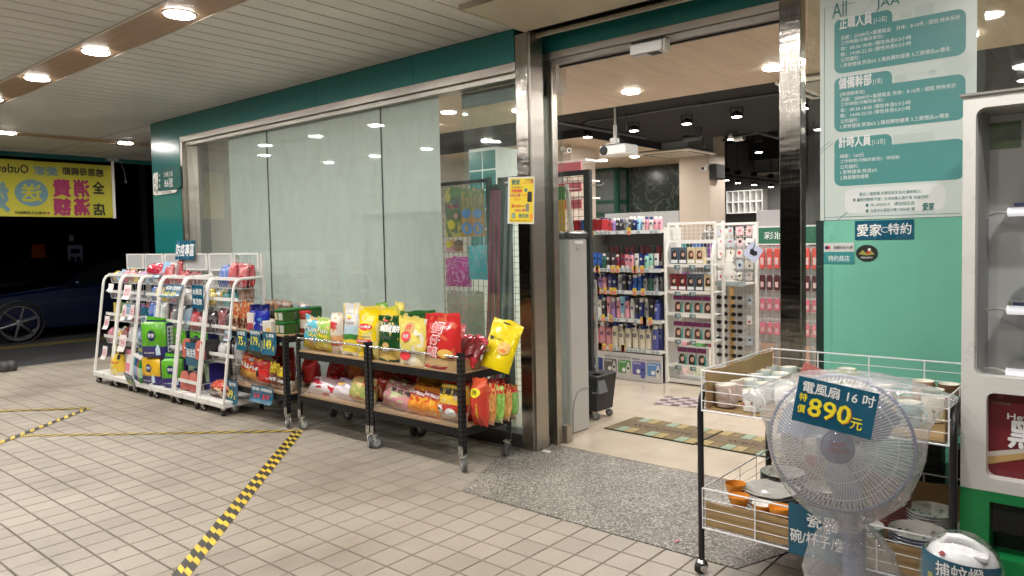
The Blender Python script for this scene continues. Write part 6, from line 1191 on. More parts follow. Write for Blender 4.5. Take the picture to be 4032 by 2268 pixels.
# ---- far gondola with dark bags on top, sign
fg=thing('bag_gondola','low shop gondola behind the wire stands with patterned bags on top','shelf unit',(0,0,0)); box(-1.75,5.1,.01,.9,5.6,.12).build('base',white_paint,fg); box(-1.75,5.33,.12,.9,5.37,1.40).build('back_panel',mk('gondola_back',(.3,.3,.29)),fg)
for z in (.5,.85,1.2,1.40): box(-1.75,5.12,z-.025,.9,5.58,z).build('shelf_board',white_paint,fg)
cols=[(.06,.05,.045),(.35,.3,.25),(.03,.03,.03),(.12,.03,.03),(.25,.22,.2),(.04,.04,.06)]
for k in range(9):
    x=-1.35+.22*k; t=thing('handbag','small patterned dark bag on top of the far gondola','bag',(x,5.3,1.401),rz:=.2*(k%3-1),'patterned bags on the far gondola'); mt=pack([(0,cols[k%6]),(.5,tuple(v*1.6 for v in cols[k%6]))],blob=(.4,.36,.3),bscale=9,thr=.62,crinkle=.3); m=MB().lathe([(.085,0),(.1,.03),(.09,.11),(.05,.14),(0,.145)],16,sy=.6); m.build('body',mt,t,smooth=50); MB().tube([(-.05,0,.12),(-.03,0,.19),(.03,0,.19),(.05,0,.12)],.007,6).build('handle',ink,t)
for z in (.125,.505,.855,1.205):
    for k in range(12):
        c=list(pal.values())[(k*5+int(z*10))%14]; carton('boxed_product',list(pal)[(k*5+int(z*10))%14]+' boxed product on the far gondola behind the wire stands','box',(-1.65+.21*k,5.2,z),.13,.1,.17,mk('boxed_%d'%((k*5+int(z*10))%14),c,.4),group='boxed products on the far gondola')
p=aty(2100+2048/2.195,700+335/2.195,5.0); sg=thing('cosmetic_sign','pale sign with flower print and script lettering','sign',(p.x,5.0,1.405)); MB().box(-.16,0,0,.3,.01,.33).build('board',mk('pale_sign',(.55,.53,.55),.4),sg); T(sg,'Mac',mk('grey_ink',(.2,.2,.2)),(-.02,.12),.07,w=.16,y=-.002); MB().sheet(ell(-.1,.08,.04,.06),-.0015).build('flower_print',mk('soft_pink',(.62,.42,.42),.5),sg)
# ---- black grid rack with brooms beside the doorway
gr=thing('broom_rack','black grid rack with white hooks just inside the entrance','display rack',(0,0,0)); GYR=1.95
box(-.80,GYR,.009,-.742,GYR+.04,2.01).build('post',mk('slate_post',(.03,.033,.036),.45),gr); box(-1.75,GYR,.009,-1.70,GYR+.04,2.01).build('post',mk('slate_post',(.03,.033,.036)),gr); box(-1.699,GYR+.005,1.97,-.801,GYR+.035,2.01).build('top_bar',mk('slate_post',(.03,.033,.036)),gr); wire_panel(-1.69,-.81,.1,1.96,GYR+.02,gr,16,34,black_steel,.0022,'grid')
hk=MB()
for k in range(6): x=-1.6+.15*k; hk.tube([(x,GYR+.01,1.86),(x,GYR-.16,1.85),(x,GYR-.18,1.87)],.004,5)
hk.tube([(-.74,GYR+.02,1.88),(-.62,GYR+.0,1.875),(-.60,GYR,1.89)],.004,5); hk.build('hooks',white_wire,gr)
for k,(px) in enumerate((150,185)):
    p=aty(*A(px,1090),GYR-.1); b=thing('broom','yellow and green broom handle hanging on the black grid rack','broom',(p.x,p.y,0),0,'yellow and green brooms'); MB().tube([(0,0,p.z-.01),(0,0,p.z-.12)],.013,10).build('green_grip',mk('broom_green',(.02,.25,.03),.35),b); MB().tube([(0,0,p.z-.1205),(0,0,1.0),(0,0,.25)],.0125,10).build('yellow_handle',mk('broom_yellow',(.68,.40,.01),.35),b); MB().cham(-.12,-.03,.02,.12,.03,.26,.02).build('brush',mk('broom_bristle',(.1,.2,.4),.8),b)
for k,px in enumerate((80,215,230)):
    p=aty(*A(px,1080),GYR-.06); b=thing('mop','white mop handle hanging beside the yellow brooms','mop',(p.x,p.y,0),0,'white mops'); MB().tube([(0,0,p.z),(.02+.02*k,0,1.4),(.03+.03*k,0,.35)],.011,8).build('handle',white_paint,b); MB().lathe([(.02,.36),(.07,.3),(.09,.1),(0,.08)],12,c=(.03+.03*k,0,0)).build('mop_head',mk('mop_white',(.6,.6,.62),.9,bump=.6),b)
for k,(z,c) in enumerate(((1.62,'red'),(1.1,'red'))): pass
for k in range(3): carton('coloured_tub','small red and blue tub on the rack shelf behind the brooms','box',(-1.05+.12*k,2.2,1.52),.1,.1,.09,mk('boxed_red' if k!=1 else 'boxed_blue',pal['red'] if k!=1 else pal['blue'],.4),group='tubs behind the brooms')
ps=thing('pink_sign_shelf','shelf with pink label strips seen through the open glass leaf','shelf unit',(0,0,0))
for z in (2.12,1.92,1.75): MB().box(-2.2,2.95,z,-1.55,2.96,z+.09).build('pink_strip',mk('strip_pink',(.62,.16,.2),.5),ps); MB().box(-2.2,2.965,z+.1,-1.5,3.2,z+.115).build('shelf_board',white_paint,ps)
MB().box(-2.2,3.2,.01,-1.95,3.22,2.25).build('upright',white_paint,ps)
# ---- grey cabinet (umbrella bag dispenser), mop bucket, mats
um=thing('umbrella_bag_dispenser','tall grey plastic cabinet with dark curved top by the entrance','dispenser',(0,0,.0085)); gp=mk('warm_grey_plastic',(.44,.43,.42),.42,var=.03)
MB().cham(-.60,1.325,.0,-.49,1.56,1.44,.012).build('body',gp,um,smooth=40); m=MB().cham(-.605,1.31,1.441,-.48,1.575,1.492,.014); m.build('top_rim',mk('charcoal_plastic',(.045,.047,.05),.4),um,smooth=40); MB().box(-.57,1.37,1.4925,-.515,1.52,1.4935).build('slot',ink,um)
MB().prism(rrect(-.53,0,-.50,.3,.012),1.3215,1.3245).build('front_rib',gp,um); MB().box(-.489,1.40,1.40,-.4855,1.50,1.425).build('label_strip',white_paint,um); MB().box(-.4888,1.42,1.36,-.486,1.455,1.372).build('indicator',mk('grey_text',(.35,.35,.38)),um)
MB().tube([(-.487,1.345,.0),(-.487,1.345,.17),(-.487,1.36,.24),(-.487,1.40,.30),(-.487,1.46,.32),(-.487,1.55,.32)],.004,5).build('panel_seam',mk('seam_grey',(.3,.29,.28),.5),um); MB().cham(-.605,1.34,.0,-.603,1.5,.9,.0008).build('back_plate',mk('dark_green_edge',(.012,.03,.028)),um); MB().box(-.608,1.335,1.0,-.6,1.3245,1.08).build('side_tag',white_paint,um)
bk=thing('mop_bucket','black wheeled mop bucket with brush behind the grey cabinet','bucket',(-.66,1.88,.0085)); MB().add([(-.12,-.1,.07),(.08,-.1,.07),(.08,.12,.07),(-.12,.12,.07),(-.15,-.13,.33),(.1,-.13,.33),(.1,.15,.33),(-.15,.15,.33)],[(0,3,2,1),(4,5,6,7),(0,1,5,4),(1,2,6,5),(2,3,7,6),(3,0,4,7)]).build('tub',black_rubber,bk); MB().cham(-.155,-.135,.33,.105,.155,.36,.008).build('rim',black_rubber,bk)
castor(bk,.05,-.08,.07,.03,False); castor(bk,.05,.1,.07,.03,False); MB().tube([(-.02,.05,.34),(-.02,.05,1.1)],.012,8).build('handle',mk('grey_cable',(.35,.35,.34)),bk); MB().add([(.02,-.1,.36),(.09,-.1,.36),(.12,-.12,.22),(.05,-.12,.22),(.02,-.02,.36),(.09,-.02,.36),(.12,-.0,.22),(.05,-.0,.22)],[(0,1,2,3),(4,7,6,5),(1,5,6,2),(0,3,7,4),(0,4,5,1),(3,2,6,7)]).build('brush',mk('brush_grey',(.15,.16,.17),.9,bump=.5),bk); MB().lathe([(.0,.36),(.04,.35),(.05,.26),(0,.25)],10,c=(-.05,-.13,0),sy=.5).build('red_cloth',mk('cloth_red',(.5,.03,.03),.9),bk)
matc=[mk('mat_olive',(.20,.15,.08),.95,bump=.3,bscale=200),mk('mat_sand',(.36,.28,.13),.95,bump=.3,bscale=200),mk('mat_mint',(.27,.34,.25),.95,bump=.3,bscale=200)]
for q,(x0,lab) in enumerate(((-.40,'brown welcome mat with coloured blocks lying nearest the steel jamb'),(.37,'brown welcome mat with coloured blocks lying behind the crockery cart'))):
    t=thing('door_mat',lab,'mat',(x0,1.615,.0085),R(-1)); MB().box(0,0,0,.76,.44,.006).build('backing',mk('mat_black',(.02,.018,.015),.9),t); MB().box(.005,.13,.0062,.755,.31,.0088).build('centre_band',mk('mat_brown',(.17,.125,.075),.95,bump=.3,bscale=200),t)
    for k in range(9):
        for (y0,y1) in ((.005,.126),(.314,.435)): MB().box(.004+.0838*k,y0,.0062,.0835+.0838*k-.003,y1,.009).build('block',matc[(k*2+int(y0*10)+q)%3],t)
    tt=T(t,'welcome',mk('mat_dark',(.06,.045,.03),.95),(.38,.22),.09,w=.5,fn=lambda X,Z:(X,Z,.0095)); 
mo=thing('floor_sticker','small checkered floor sticker in front of the gondola','floor sticker',(-.52,2.54,.0088),R(12)); cq=[mk('sticker_plum',(.13,.09,.10),.4),mk('sticker_lilac',(.5,.45,.46),.4),mk('sticker_brown',(.22,.16,.15),.4)]
for i in range(6):
    for j in range(5): MB().box(i*.075,j*.075,0,i*.075+.0745,j*.075+.0745,.0012).build('check',cq[1] if (i+j)%2 else cq[0 if (i*3+j)%4 else 2],mo)
# ---- goods seen through the clear pane beside the post
R3=lambda x,y:(1700+x*.6906,300+y*.6906)
tr_=thing('toy_rack','dark green grid rack with hanging toys behind the window','display rack',(0,0,0)); gx0=aty(*R3(75,600),1.42).x; gx1=aty(*R3(330,600),1.42).x
MB().box(gx1-.045,1.42,.009,gx1,1.45,1.96).box(gx0-.5,1.42,.009,gx0-.46,1.45,1.96).build('post',mk('rack_green',(.008,.05,.04),.4),tr_); MB().box(gx1+.001,1.452,.009,gx1+.20,1.462,1.90).build('back_panel',mk('rack_green',(.008,.05,.04),.4),tr_); MB().box(gx0-.46,1.425,1.92,gx1-.045,1.445,1.95).build('top_bar',black_steel,tr_); wire_panel(gx0-.45,gx1-.05,.1,1.91,1.435,tr_,16,26,black_steel,.002,'grid')
def hang(name,label,x0,y0,x1,y1,Y,mat,d=.02,cat='toy pack',group=None,extra=()):
    a,b=aty(*R3(x0,y1),Y),aty(*R3(x1,y0),Y); z1=aty(*R3((x0+x1)/2,y0),Y).z; z0=aty(*R3((x0+x1)/2,y1),Y).z; w=abs(b.x-a.x)
    return bag(name,label,cat,((a.x+b.x)/2,Y,z0),w,z1-z0,d,mat,group=group,seed=int(x0+y0),decals=extra)
hang('toy_pack','green toy pack with pink and blue lettering behind the window',78,635,180,918,1.38,pack([(0,(0.19,0.266,0.095)),(.35,(0.114,0.19,0.095)),(.8,(0.152,0.304,0.114))],blob=(0.665,0.57,0.152),bscale=5,thr=.6),extra=(('t','超值',ink_blue,.1,.72,.06,.4,.02),('t','歡樂袋',ink_pink,0,.62,.06,.6,.02),('e',ink_y,-.1,.25,.2,.1),('e',skin,.15,.42,.12,.06)))
for k,x in enumerate((170,232)): hang('toy_pack','orange toy pack with round blue prints behind the window',x,640,x+68,915,1.37,pack([(0,(0.665,0.285,0.057)),(.5,(0.304,0.266,0.095)),(.8,(0.19,0.266,0.095))],blob=(0.57,0.38,0.114),thr=.62),group='orange toy packs',extra=(('e',mk('sky_print',(0.114,0.342,0.798),.4),0,.17,.4,.13),('e',mk('sky_print',(0.114,0.342,0.798)),0,.48,.35,.1),('e',mk('crisp_print',(0.85,0.85,0.19)),0,.17,.12,.08)))
hang('toy_pack','small pink card with yellow round print behind the window',82,930,128,1000,1.38,pack([(0,(0.85,0.38,0.475)),(.4,(0.85,0.57,0.285))]),extra=(('e',ink_y,.0,.55,.35,.25),)); hang('toy_pack','dark card pack hanging beside the pink card',130,935,178,1000,1.39,pack([(0,(0.38,0.228,0.114)),(.5,(0.228,0.152,0.114))]))
hang('toy_pack','magenta plastic toy blister pack behind the window',82,1030,222,1200,1.36,pack([(0,(0.608,0.057,0.342)),(.5,(0.76,0.095,0.475))],blob=(0.85,0.285,0.665),thr=.58,rough=.12,crinkle=.6),.07); hang('toy_pack','turquoise plastic toy blister pack behind the window',212,965,315,1160,1.36,pack([(0,(0.152,0.57,0.798)),(.6,(0.285,0.684,0.85))],blob=(0.038,0.665,0.85),thr=.55,rough=.12,crinkle=.6),.07)
hang('toy_pack','clear bag holding a sheet of small figures behind the window',90,1225,300,1500,1.35,pack([(0,(0.38,0.399,0.342)),(.7,(0.494,0.494,0.418)),(.88,(0.57,0.608,0.589))],blob=(0.608,0.38,0.342),bscale=14,thr=.58,rough=.14),.03)
for k,(xa,xb) in enumerate(((345,322),(365,348),(385,378))):
    a,b=aty(*R3(xa,650),1.30),aty(*R3(xb,1370),1.30); d=(b-a); e_=a+d*(a.z/(a.z-b.z)*.98); t=thing('curtain_pole','dark red pole leaning inside the window','pole',(0,0,0),0,'dark red poles'); MB().tube([a,e_],.0115,10).build('tube',mk('maroon_pole',(.34,.035,.09),.35),t,smooth=40); MB().tube([a,a+(a-e_).normalized()*.02],.013,10).build('end_cap',ink,t)
for k,(xa,xb) in enumerate(((425,405),(455,445))):
    a,b=aty(*R3(xa,800),1.28),aty(*R3(xb,1370),1.28); a=a+(a-b)*.3; d=(b-a); e_=a+d*(a.z/(a.z-b.z)*.98); t=thing('curtain_pole','blue-grey pole leaning inside the window near the steel post','pole',(0,0,0),0,'blue-grey poles'); MB().tube([a,e_],.012,10).build('tube',mk('bluegrey_pole',(.20,.25,.30),.35),t,smooth=40); MB().tube([a,a+(a-e_).normalized()*.02],.013,10).build('end_cap',ink,t)
tq=thing('teal_tiled_box','teal box clad in square panels with white joints inside the shop','cabinet',(0,0,0)); a,b=aty(*R3(215,610),3.9),aty(*R3(365,400),3.9); box(a.x,3.9,.01,b.x,4.3,b.z).build('core',white_paint,tq)
hw=(b.x-a.x)/2
for i in range(2):
    for k in range(5): MB().box(a.x+.01+hw*i,3.893,b.z-.02-hw*(k+1)*1.05,a.x+hw*(i+1)-.01,3.899,b.z-.02-hw*k*1.05-.02).build('panel',mk('teal_tile',(.03,.15,.15),.3),tq)
# service counter glimpsed at the far end of the window
ctr=thing('service_counter','white service counter with machines behind the street end of the window','counter',(0,0,0)); box(-5.3,1.6,.01,-3.9,2.2,.95).build('cabinet',white_paint,ctr); box(-5.35,1.55,.951,-3.85,2.25,.985).build('top',mk('light_wood',(.5,.3,.12)),ctr)
for k,(x,w_,h_,c,lab) in enumerate(((-5.08,.26,.36,(.7,.7,.7),'white till printer on the service counter'),(-4.75,.22,.33,(.66,.66,.66),'white box beside the till printer on the counter'),(-4.45,.3,.34,(.03,.03,.03),'black machine on the service counter'))): carton('counter_box',lab,'machine',(x,1.8,.986),w_,.25,h_,mk('counter_%d'%k,c,.4),bands=((ink,-.3,.6,.3,.8),) if k<2 else ())
tpb=thing('teal_back_panel','teal panel with white text behind the counter','panel',(0,0,0)); box(-5.94,3.0,.9,-4.2,3.05,2.5).build('board',teal,tpb); T(tpb,'小心拿取 即刻開店 營業時間',ink_w,(-5.2,1.9),.09,w=.7,y=2.997)
# ================================================================== CROCKERY CART, FAN, INSECT LAMP, VENDING MACHINE
mc=thing('crockery_cart','black-legged wire basket cart full of mugs and bowls','cart',(0,0,0)); K0,K1,KF,KB=1.305,2.235,-.13,.62
for x,s in ((K0,1),(K1,-1)):
    MB().tube([(x-.012*s,KF+.01,.06),(x-.012*s,KF+.01,.70),(x-.010*s,KF+.02,.76),(x-.006*s,KF+.05,.80),(x,KF+.10,.83),(x,KB-.10,.83),(x,KB-.05,.80),(x-.01*s,KB-.02,.75),(x-.012*s,KB-.01,.06)],.0135,10).build('leg_frame',mk('black_tube',(.015,.015,.017),.3),mc,smooth=40)
    for y in (KF+.01,KB-.01):
        MB().lathe([(.01,.075),(.012,.06),(.024,.052),(.03,.03),(.022,.012),(.0,.01)],16,c=(x-.012*s,y,0)).build('castor',chrome,mc,smooth=50); MB().lathe([(.012,-.014),(.026,-.013),(.028,0),(.026,.013),(.012,.014)],18,ax='x',c=(x-.012*s-.004,y-.008,.028)).build('wheel',black_rubber,mc,smooth=40)
def wbasket(z0,z1):
    m=MB(); r=.0038
    for z in (z0,z1): m.tube([(K0,KF,z),(K1,KF,z),(K1,KB,z),(K0,KB,z)],r,6,closed=True)
    for k in range(1,4):
        z=z0+(z1-z0)*k/4; m.tube([(K0,KF,z),(K1,KF,z),(K1,KB,z),(K0,KB,z)],.0019,5,closed=True)
    for k in range(5):
        x=K0+(K1-K0)*k/4; m.tube([(x,KF,z1),(x,KF,z0),(x,KB,z0),(x,KB,z1)],.0032,5)
    for k in range(1,4):
        y=KF+(KB-KF)*k/4
        for x in (K0,K1): m.tube([(x,y,z0),(x,y,z1)],.0022,5)
    for k in range(12): y=KF+(KB-KF)*(k+.5)/12; m.tube([(K0,y,z0),(K1,y,z0)],.0016,4,caps=False)
    m.build('wire_basket',white_wire,mc,smooth=40)
wbasket(.706,.876); wbasket(.202,.372)
# cardboard liners
lin=thing('cardboard_liner','cardboard sheets lining the baskets of the crockery cart','cardboard',(0,0,0))
def warp(x0,y0,z0,x1,y1,z1,axis,amp,seed,nm='sheet'):
    m=MB(); n=14
    for k in range(n+1):
        f=k/n; o=amp*noise.noise(Vector((f*4,seed,0))); t1=z1+.012*noise.noise(Vector((f*6,seed,4)))
        if axis=='x': p=(x0+(x1-x0)*f,y0+o); m.v+=[(p[0],p[1],z0),(p[0],p[1],t1),(p[0],p[1]+.004,z0),(p[0],p[1]+.004,t1)]
        else: p=(x0+o,y0+(y1-y0)*f); m.v+=[(p[0],p[1],z0),(p[0],p[1],t1),(p[0]+.004,p[1],z0),(p[0]+.004,p[1],t1)]
    for k in range(n):
        a=4*k; m.f+=[(a,a+4,a+5,a+1),(a+2,a+3,a+7,a+6),(a+1,a+5,a+7,a+3),(a,a+2,a+6,a+4)]; m.m+=[0]*4
    m.f+=[(0,1,3,2),(4*n,4*n+2,4*n+3,4*n+1)]; m.m+=[0,0]
    m.build(nm,cardboard,lin,smooth=40)
warp(K0+.012,KF+.01,.715,K0+.012,KB-.02,.868,'y',.004,1); box(K0+.015,KF+.02,.7095,K1-.015,KB-.02,.7135).build('sheet',cardboard,lin); box(K0+.015,KF+.03,.2060,K1-.015,KB-.02,.2095).build('sheet',cardboard,lin)
warp(K0+.01,KF+.008,.212,K1-.01,KF+.008,.318,'x',.006,2); warp(K0+.05,KB-.03,.212,K1-.02,KB-.03,.345,'x',.004,3); warp(K1-.02,KF+.02,.715,K1-.02,KB-.02,.86,'y',.004,5)
cream=mk('cream_glaze',(.86,.83,.72),.15,coat=.4)
def mug(label,px,py,conv,zr,r,h,col,z0,group=None,tilt=0,rz=0,handle=True,name='mug',dots=None,pot=False,xy=None):
    p=atz(*conv(px,py),zr) if xy is None else Vector((*xy,0)); t=thing(name,label,'mug' if name=='mug' else 'pot',(p.x,p.y,z0),0,group,rot=(tilt*math.cos(rz),tilt*math.sin(rz),rz))
    m=MB().lathe([(0,0),(r*.7,0),(r*.88,.004),(r,h*.35),(r*.98,h*.8),(r,h),(r*.97,h+.002)],26,caps=False); m.build('body',col,t,smooth=50); MB().lathe([(r*.97,h+.002),(r*.92,h),(r*.9,h*.5),(r*.82,.012),(0,.01)],26,caps=False).build('inside',cream,t,smooth=50)
    if handle: MB().tube([(r*.95*math.cos(0),0,h*.82)]+[(r+.024*math.sin(a),0,h*.5+h*.32*math.cos(a)) for a in [k*math.pi/8 for k in range(9)]]+[(r*.95,0,h*.18)],.0052,8).build('handle',col,t,smooth=60)
    if pot:
        for s in (-1,1): MB().tube([(s*r*.95,-.012,h*.75),(s*(r+.014),-.01,h*.8),(s*(r+.018),0,h*.8),(s*(r+.014),.01,h*.8),(s*r*.95,.012,h*.75)],.0045,8).build('ear',col,t,smooth=60)
    if dots:
        for k in range(7): a=k*.9; MB().lathe([(.006,0),(.007,.001),(0,.0015)],8,ax='x').xf(Matrix.Rotation(a,4,'Z')@Matrix.Translation((r*1.0,0,h*(.3+.1*(k%4))))).build('dot',dots,t)
    return t
Z7=lambda x,y:(2740+x/3.2197,1350+y/3.2197); Z8=lambda x,y:(2740+x/2.797,1750+y/2.797); Z9=lambda x,y:(3500+x/1.496,1300+y/1.496)
paleg=mk('pale_teal_glaze',(.56,.63,.61),.2,coat=.3); beigeg=mk('mauve_beige_glaze',(.52,.41,.36),.3,coat=.3); whiteg=mk('white_glaze',(.90,.89,.86),.18,coat=.3)
zf=.7145
for k,(x,y) in enumerate(((935,290),(1185,305),(850,345),(1065,380),(755,395),(665,465),(985,440),(860,510))): mug('cream-lined pale teal mug among the mugs in the upper basket',x,y,Z7,.80,.040,.085,paleg,zf,'pale teal mugs in the upper basket',rz=1.2+.9*k,tilt=(0,.06,-.05,.04,.12,0,-.08,.05)[k])
mug('cream-lined mug tilted behind the beige mug',520,490,Z7,.80,.043,.088,beigeg,zf,tilt=.16,rz=2.2); mug('big mauve beige mug at the corner of the upper basket',395,560,Z7,.80,.048,.094,beigeg,zf+.002,rz=R(-50),tilt=.05)
mug('white mug with red and brown bird print beside the beige mug',0,0,Z7,.8,.042,.088,whiteg,zf,rz=R(-20),dots=mk('bird_red',(.4,.05,.03),.4),xy=(1.50,-.06)); mug('tilted pale mug lying towards the fan',1080,480,Z7,.80,.041,.085,paleg,zf,tilt=.3,rz=1.0)
mug('cream mug behind the tilted one in the upper basket',1250,420,Z7,.80,.041,.085,mk('sky_glaze',(.4,.5,.55),.2),zf,tilt=.35,rz=.7); carton('pink_card_sleeve','small pink folded card with pale spots among the mugs','card',(1.53,.48,zf),.12,.004,.12,mk('spotted_pink',(.55,.16,.15),.5),rz=R(20),tilt=(0,R(25)))
mug('lime green pot with two small ears in the upper basket',0,0,Z7,.8,.042,.085,mk('lime_glaze',(.30,.42,.03),.2,coat=.3),zf+.02,handle=False,name='pot',pot=True,xy=(1.69,.56))
mug('tan mug stacked at the back right of the upper basket',0,0,Z9,.8,.045,.09,mk('tan_glaze',(.4,.26,.15),.25),zf,xy=(2.02,.52),rz=1); mug('dark brown rimmed mug beside the tan one',0,0,Z9,.8,.042,.09,mk('brown_glaze',(.12,.07,.04),.25),zf,xy=(2.12,.50),rz=2); mug('dark green mug in front of the tan mug',0,0,Z9,.8,.042,.088,mk('deep_green_glaze',(.03,.10,.03),.25),zf,xy=(2.09,.36),rz=2); mug('cream mug with leaf print at the right end of the basket',0,0,Z9,.8,.046,.095,cream,zf,xy=(2.13,.17),rz=R(-30),dots=mk('leaf_green',(.06,.14,.03),.4)); mug('pale blue mug with animal spots at the right end of the basket',0,0,Z9,.8,.044,.09,mk('aqua_glaze',(.30,.48,.50),.25),zf,xy=(2.07,.05),rz=R(-20),dots=ink)
for k,(x,y) in enumerate(((1.62,.2),(1.72,.12),(1.80,.25),(1.90,.15),(1.66,.36),(1.78,.40),(1.90,.36),(1.58,.08),(1.70,0),(1.82,.02),(1.94,.0))): mug('cream-lined mug in the middle of the upper basket behind the fan bag',0,0,Z9,.8,.041,.085,(paleg,whiteg,beigeg)[k%3],zf,'mugs behind the fan bag',xy=(x,y),rz=k)
# lower basket crockery
def bowl(label,x,y,z,r,h,col,inn,group=None,n=1,name='bowl',cat='bowl',sq=False,dz=.011,spot=None):
    for k in range(n):
        lab=label if n==1 or k==n-1 else label.split(' on top')[0]+' in the stack under the top one'
        t=thing(name,label if k==n-1 else ('lower '+label.replace('top ','')),cat,(x,y,z+dz*k),.2*k,group if n==1 else (group or label)+' stack')
        prof=[(0,0),(r*.45,0),(r*.5,.004),(r*.82,h*.55),(r,h),(r*.985,h+.002)]; m=MB().lathe(prof,28,caps=False)
        mi=MB().lathe([(r*.985,h+.002),(r*.80,h*.62),(r*.45,.008),(0,.006)],28,caps=False)
        if sq:
            for q in (m,mi):
                vv=[]
                for a,b,c in q.v:
                    an=math.atan2(b,a); s=1+.10*abs(math.sin(2*an))**2*(math.hypot(a,b)/r)+.04*math.cos(8*an)*(math.hypot(a,b)/r)**3; vv.append((a*s,b*s,c))
                q.v=vv
        m.build('outside',col,t,smooth=50); mi.build('inside',inn,t,smooth=50)
        if spot and k==n-1:
            rn=random.Random(int(x*1000))
            for q in range(16):
                a=rn.uniform(0,6.28); f=rn.uniform(.2,.92); rr=r*f; zz=(h*.62+(h*.38)*(f-.8)/.2 if f>.8 else .007+(h*.62-.008)*max(0,(f-.45))/.35)+.0022
                MB().lathe([(r*rn.uniform(.05,.11),0),(0,.0006)],10,c=(rr*math.cos(a),rr*math.sin(a),zz+.001),sy=rn.uniform(.5,1)).build('painted_spot',spot,t)
z0=.2105
og=mk('orange_glaze',(.72,.28,.03),.2,coat=.3)
for x,y,zz in ((1.37,.055,.085),(1.435,-.055,.075),(1.615,-.065,.07)): bowl('small orange bowl at the front of the lower basket',x,y,z0+zz,.046,.06,og,og,'small orange bowls')
bowl('small white bowl between the orange bowls',1.535,-.045,z0+.06,.045,.06,og,whiteg)
bowl('white plate with wavy corners on top of a stack',1.50,.13,z0,.115,.03,whiteg,whiteg,n=8,name='plate',cat='plate',sq=True,dz=.014); bowl('bowl with black and white ring pattern on top of a stack',1.475,.33,z0,.10,.055,mk('black_glaze',(.03,.028,.03),.2),whiteg,n=8,dz=.013,spot=ink)
bowl('grey plate on top of a low stack by the fan',1.69,.08,z0,.09,.022,mk('grey_glaze',(.42,.41,.38),.25),mk('grey_glaze',(.42,.41,.38)),n=5,name='plate',cat='plate',dz=.012); bowl('dark patterned bowl on top of a stack behind the grey plates',1.66,.33,z0,.09,.04,mk('black_glaze',(.03,.028,.03)),whiteg,n=7,dz=.012)
bowl('pink bowl on top of a tall stack',1.94,.32,z0,.078,.05,mk('pink_glaze',(.45,.20,.18),.25),mk('pink_glaze_in',(.55,.3,.26),.2),n=8,dz=.012,spot=whiteg); bowl('white bowl with teal patches on top of a stack',2.09,.33,z0,.095,.045,whiteg,whiteg,n=6,dz=.012,spot=mk('teal_patch',(.08,.30,.25),.2)); bowl('white bowl with navy fish print on top of a stack',2.09,.10,z0,.105,.045,mk('bluegrey_glaze',(.2,.22,.28),.25),whiteg,n=5,dz=.012,spot=mk('navy_patch',(.02,.03,.12),.2))
for x in (2.04,2.13): bowl('small cream bowl at the front right of the lower basket',x,-.07,z0,.048,.05,cream,cream,'small cream bowls')
bowl('white saucer stack on top beside the fan column',1.9,.08,z0,.075,.02,whiteg,whiteg,n=6,name='plate',cat='plate',dz=.012)
for k in range(2):
    t=thing('black_crate_stack','stack of black plastic crates behind the crockery cart','crate',(2.0+.16*k,.72,.0),0,'black crates behind the cart')
    for q in range(10): MB().box(-.06,-.05,.05*q,.06,.05,.05*q+.042).build('tray',black_rubber,t)
sgn=price_card('blue card reading 瓷器 碗 杯子 on the lower basket',(1.80,KF-.012,.295),.24,.20,(('瓷器',ink_w,.05,.24,.26,.5),('碗/杯子/盤',ink_w,-.02,-.12,.26,.9)),curl=0)
# ---- pedestal fan in a clear bag
FX,FYc,FZ=1.955,-.40,.732
fan=thing('pedestal_fan','pale blue pedestal fan with white wire cage','fan',(FX,FYc,0)); fr_=R(12)
fb=mk('fan_blue_grey',(.17,.20,.30),.35); fw=mk('cage_white',(.72,.74,.78),.3); Rf=.228
Mf=Matrix.Translation((0,0,FZ))@Matrix.Rotation(fr_,4,'Z')@Matrix.Rotation(R(-3),4,'X')
def fpart(m,nm,mat,smooth=50): return m.xf(Mf).build(nm,mat,fan,smooth=smooth)
fpart(MB().tube([(Rf*math.cos(a),0,Rf*math.sin(a)) for a in [k*2*math.pi/64 for k in range(64)]],.0065,8,closed=True),'rim',fb)
def spokes(side,n,tw):
    m=MB()
    for k in range(n):
        a=2*math.pi*k/n; pts=[]
        for f in (.24,.4,.6,.8,.93,1.0):
            an=a+tw*(1-f); rr=Rf*f; d=.075*(1-f**3.2)**.8; pts.append((rr*math.cos(an),side*(d+.002),rr*math.sin(an)))
        m.tube(pts,.0011,4,caps=False)
    for f in (.52,.80):
        rr=Rf*f; d=.075*(1-f**3.2)**.8; m.tube([(rr*math.cos(a),side*(d-.001),rr*math.sin(a)) for a in [q*2*math.pi/48 for q in range(48)]],.0013,4,closed=True)
    return m
fpart(spokes(-1,110,.30),'front_cage',fw,None); fpart(spokes(1,80,-.35),'rear_cage',fw,None)
fpart(MB().lathe([(0,-.082),(.045,-.081),(.053,-.074),(.054,-.06)],30,ax='y'),'centre_cap',fb); 
def ffn(X,Z): return tuple(Mf@Vector((X,-.0835,Z)))
T(fan,'CRAUST',mk('cap_red',(.35,.03,.03),.5),(0,.012),.012,w=.05,fn=ffn,bold=.03); T(fan,'松恩節能科技',mk('cap_red',(.35,.03,.03)),(0,-.008),.012,w=.07,fn=ffn)
bl=MB()
for k in range(3):
    b0=2*math.pi*k/3+.4; P_=[]
    for i in range(7):
        for j in range(5):
            r_=.05+.155*i/6; wd=(.55+.35*math.sin(math.pi*min(1,i/5)))*(j/4-.5); a=b0+wd+i*.05; P_.append((r_*math.cos(a),.005+.05*(j/4-.5)*-1,r_*math.sin(a)))
    bl.add(P_,[(i*5+j,i*5+j+1,(i+1)*5+j+1,(i+1)*5+j) for i in range(6) for j in range(4)])
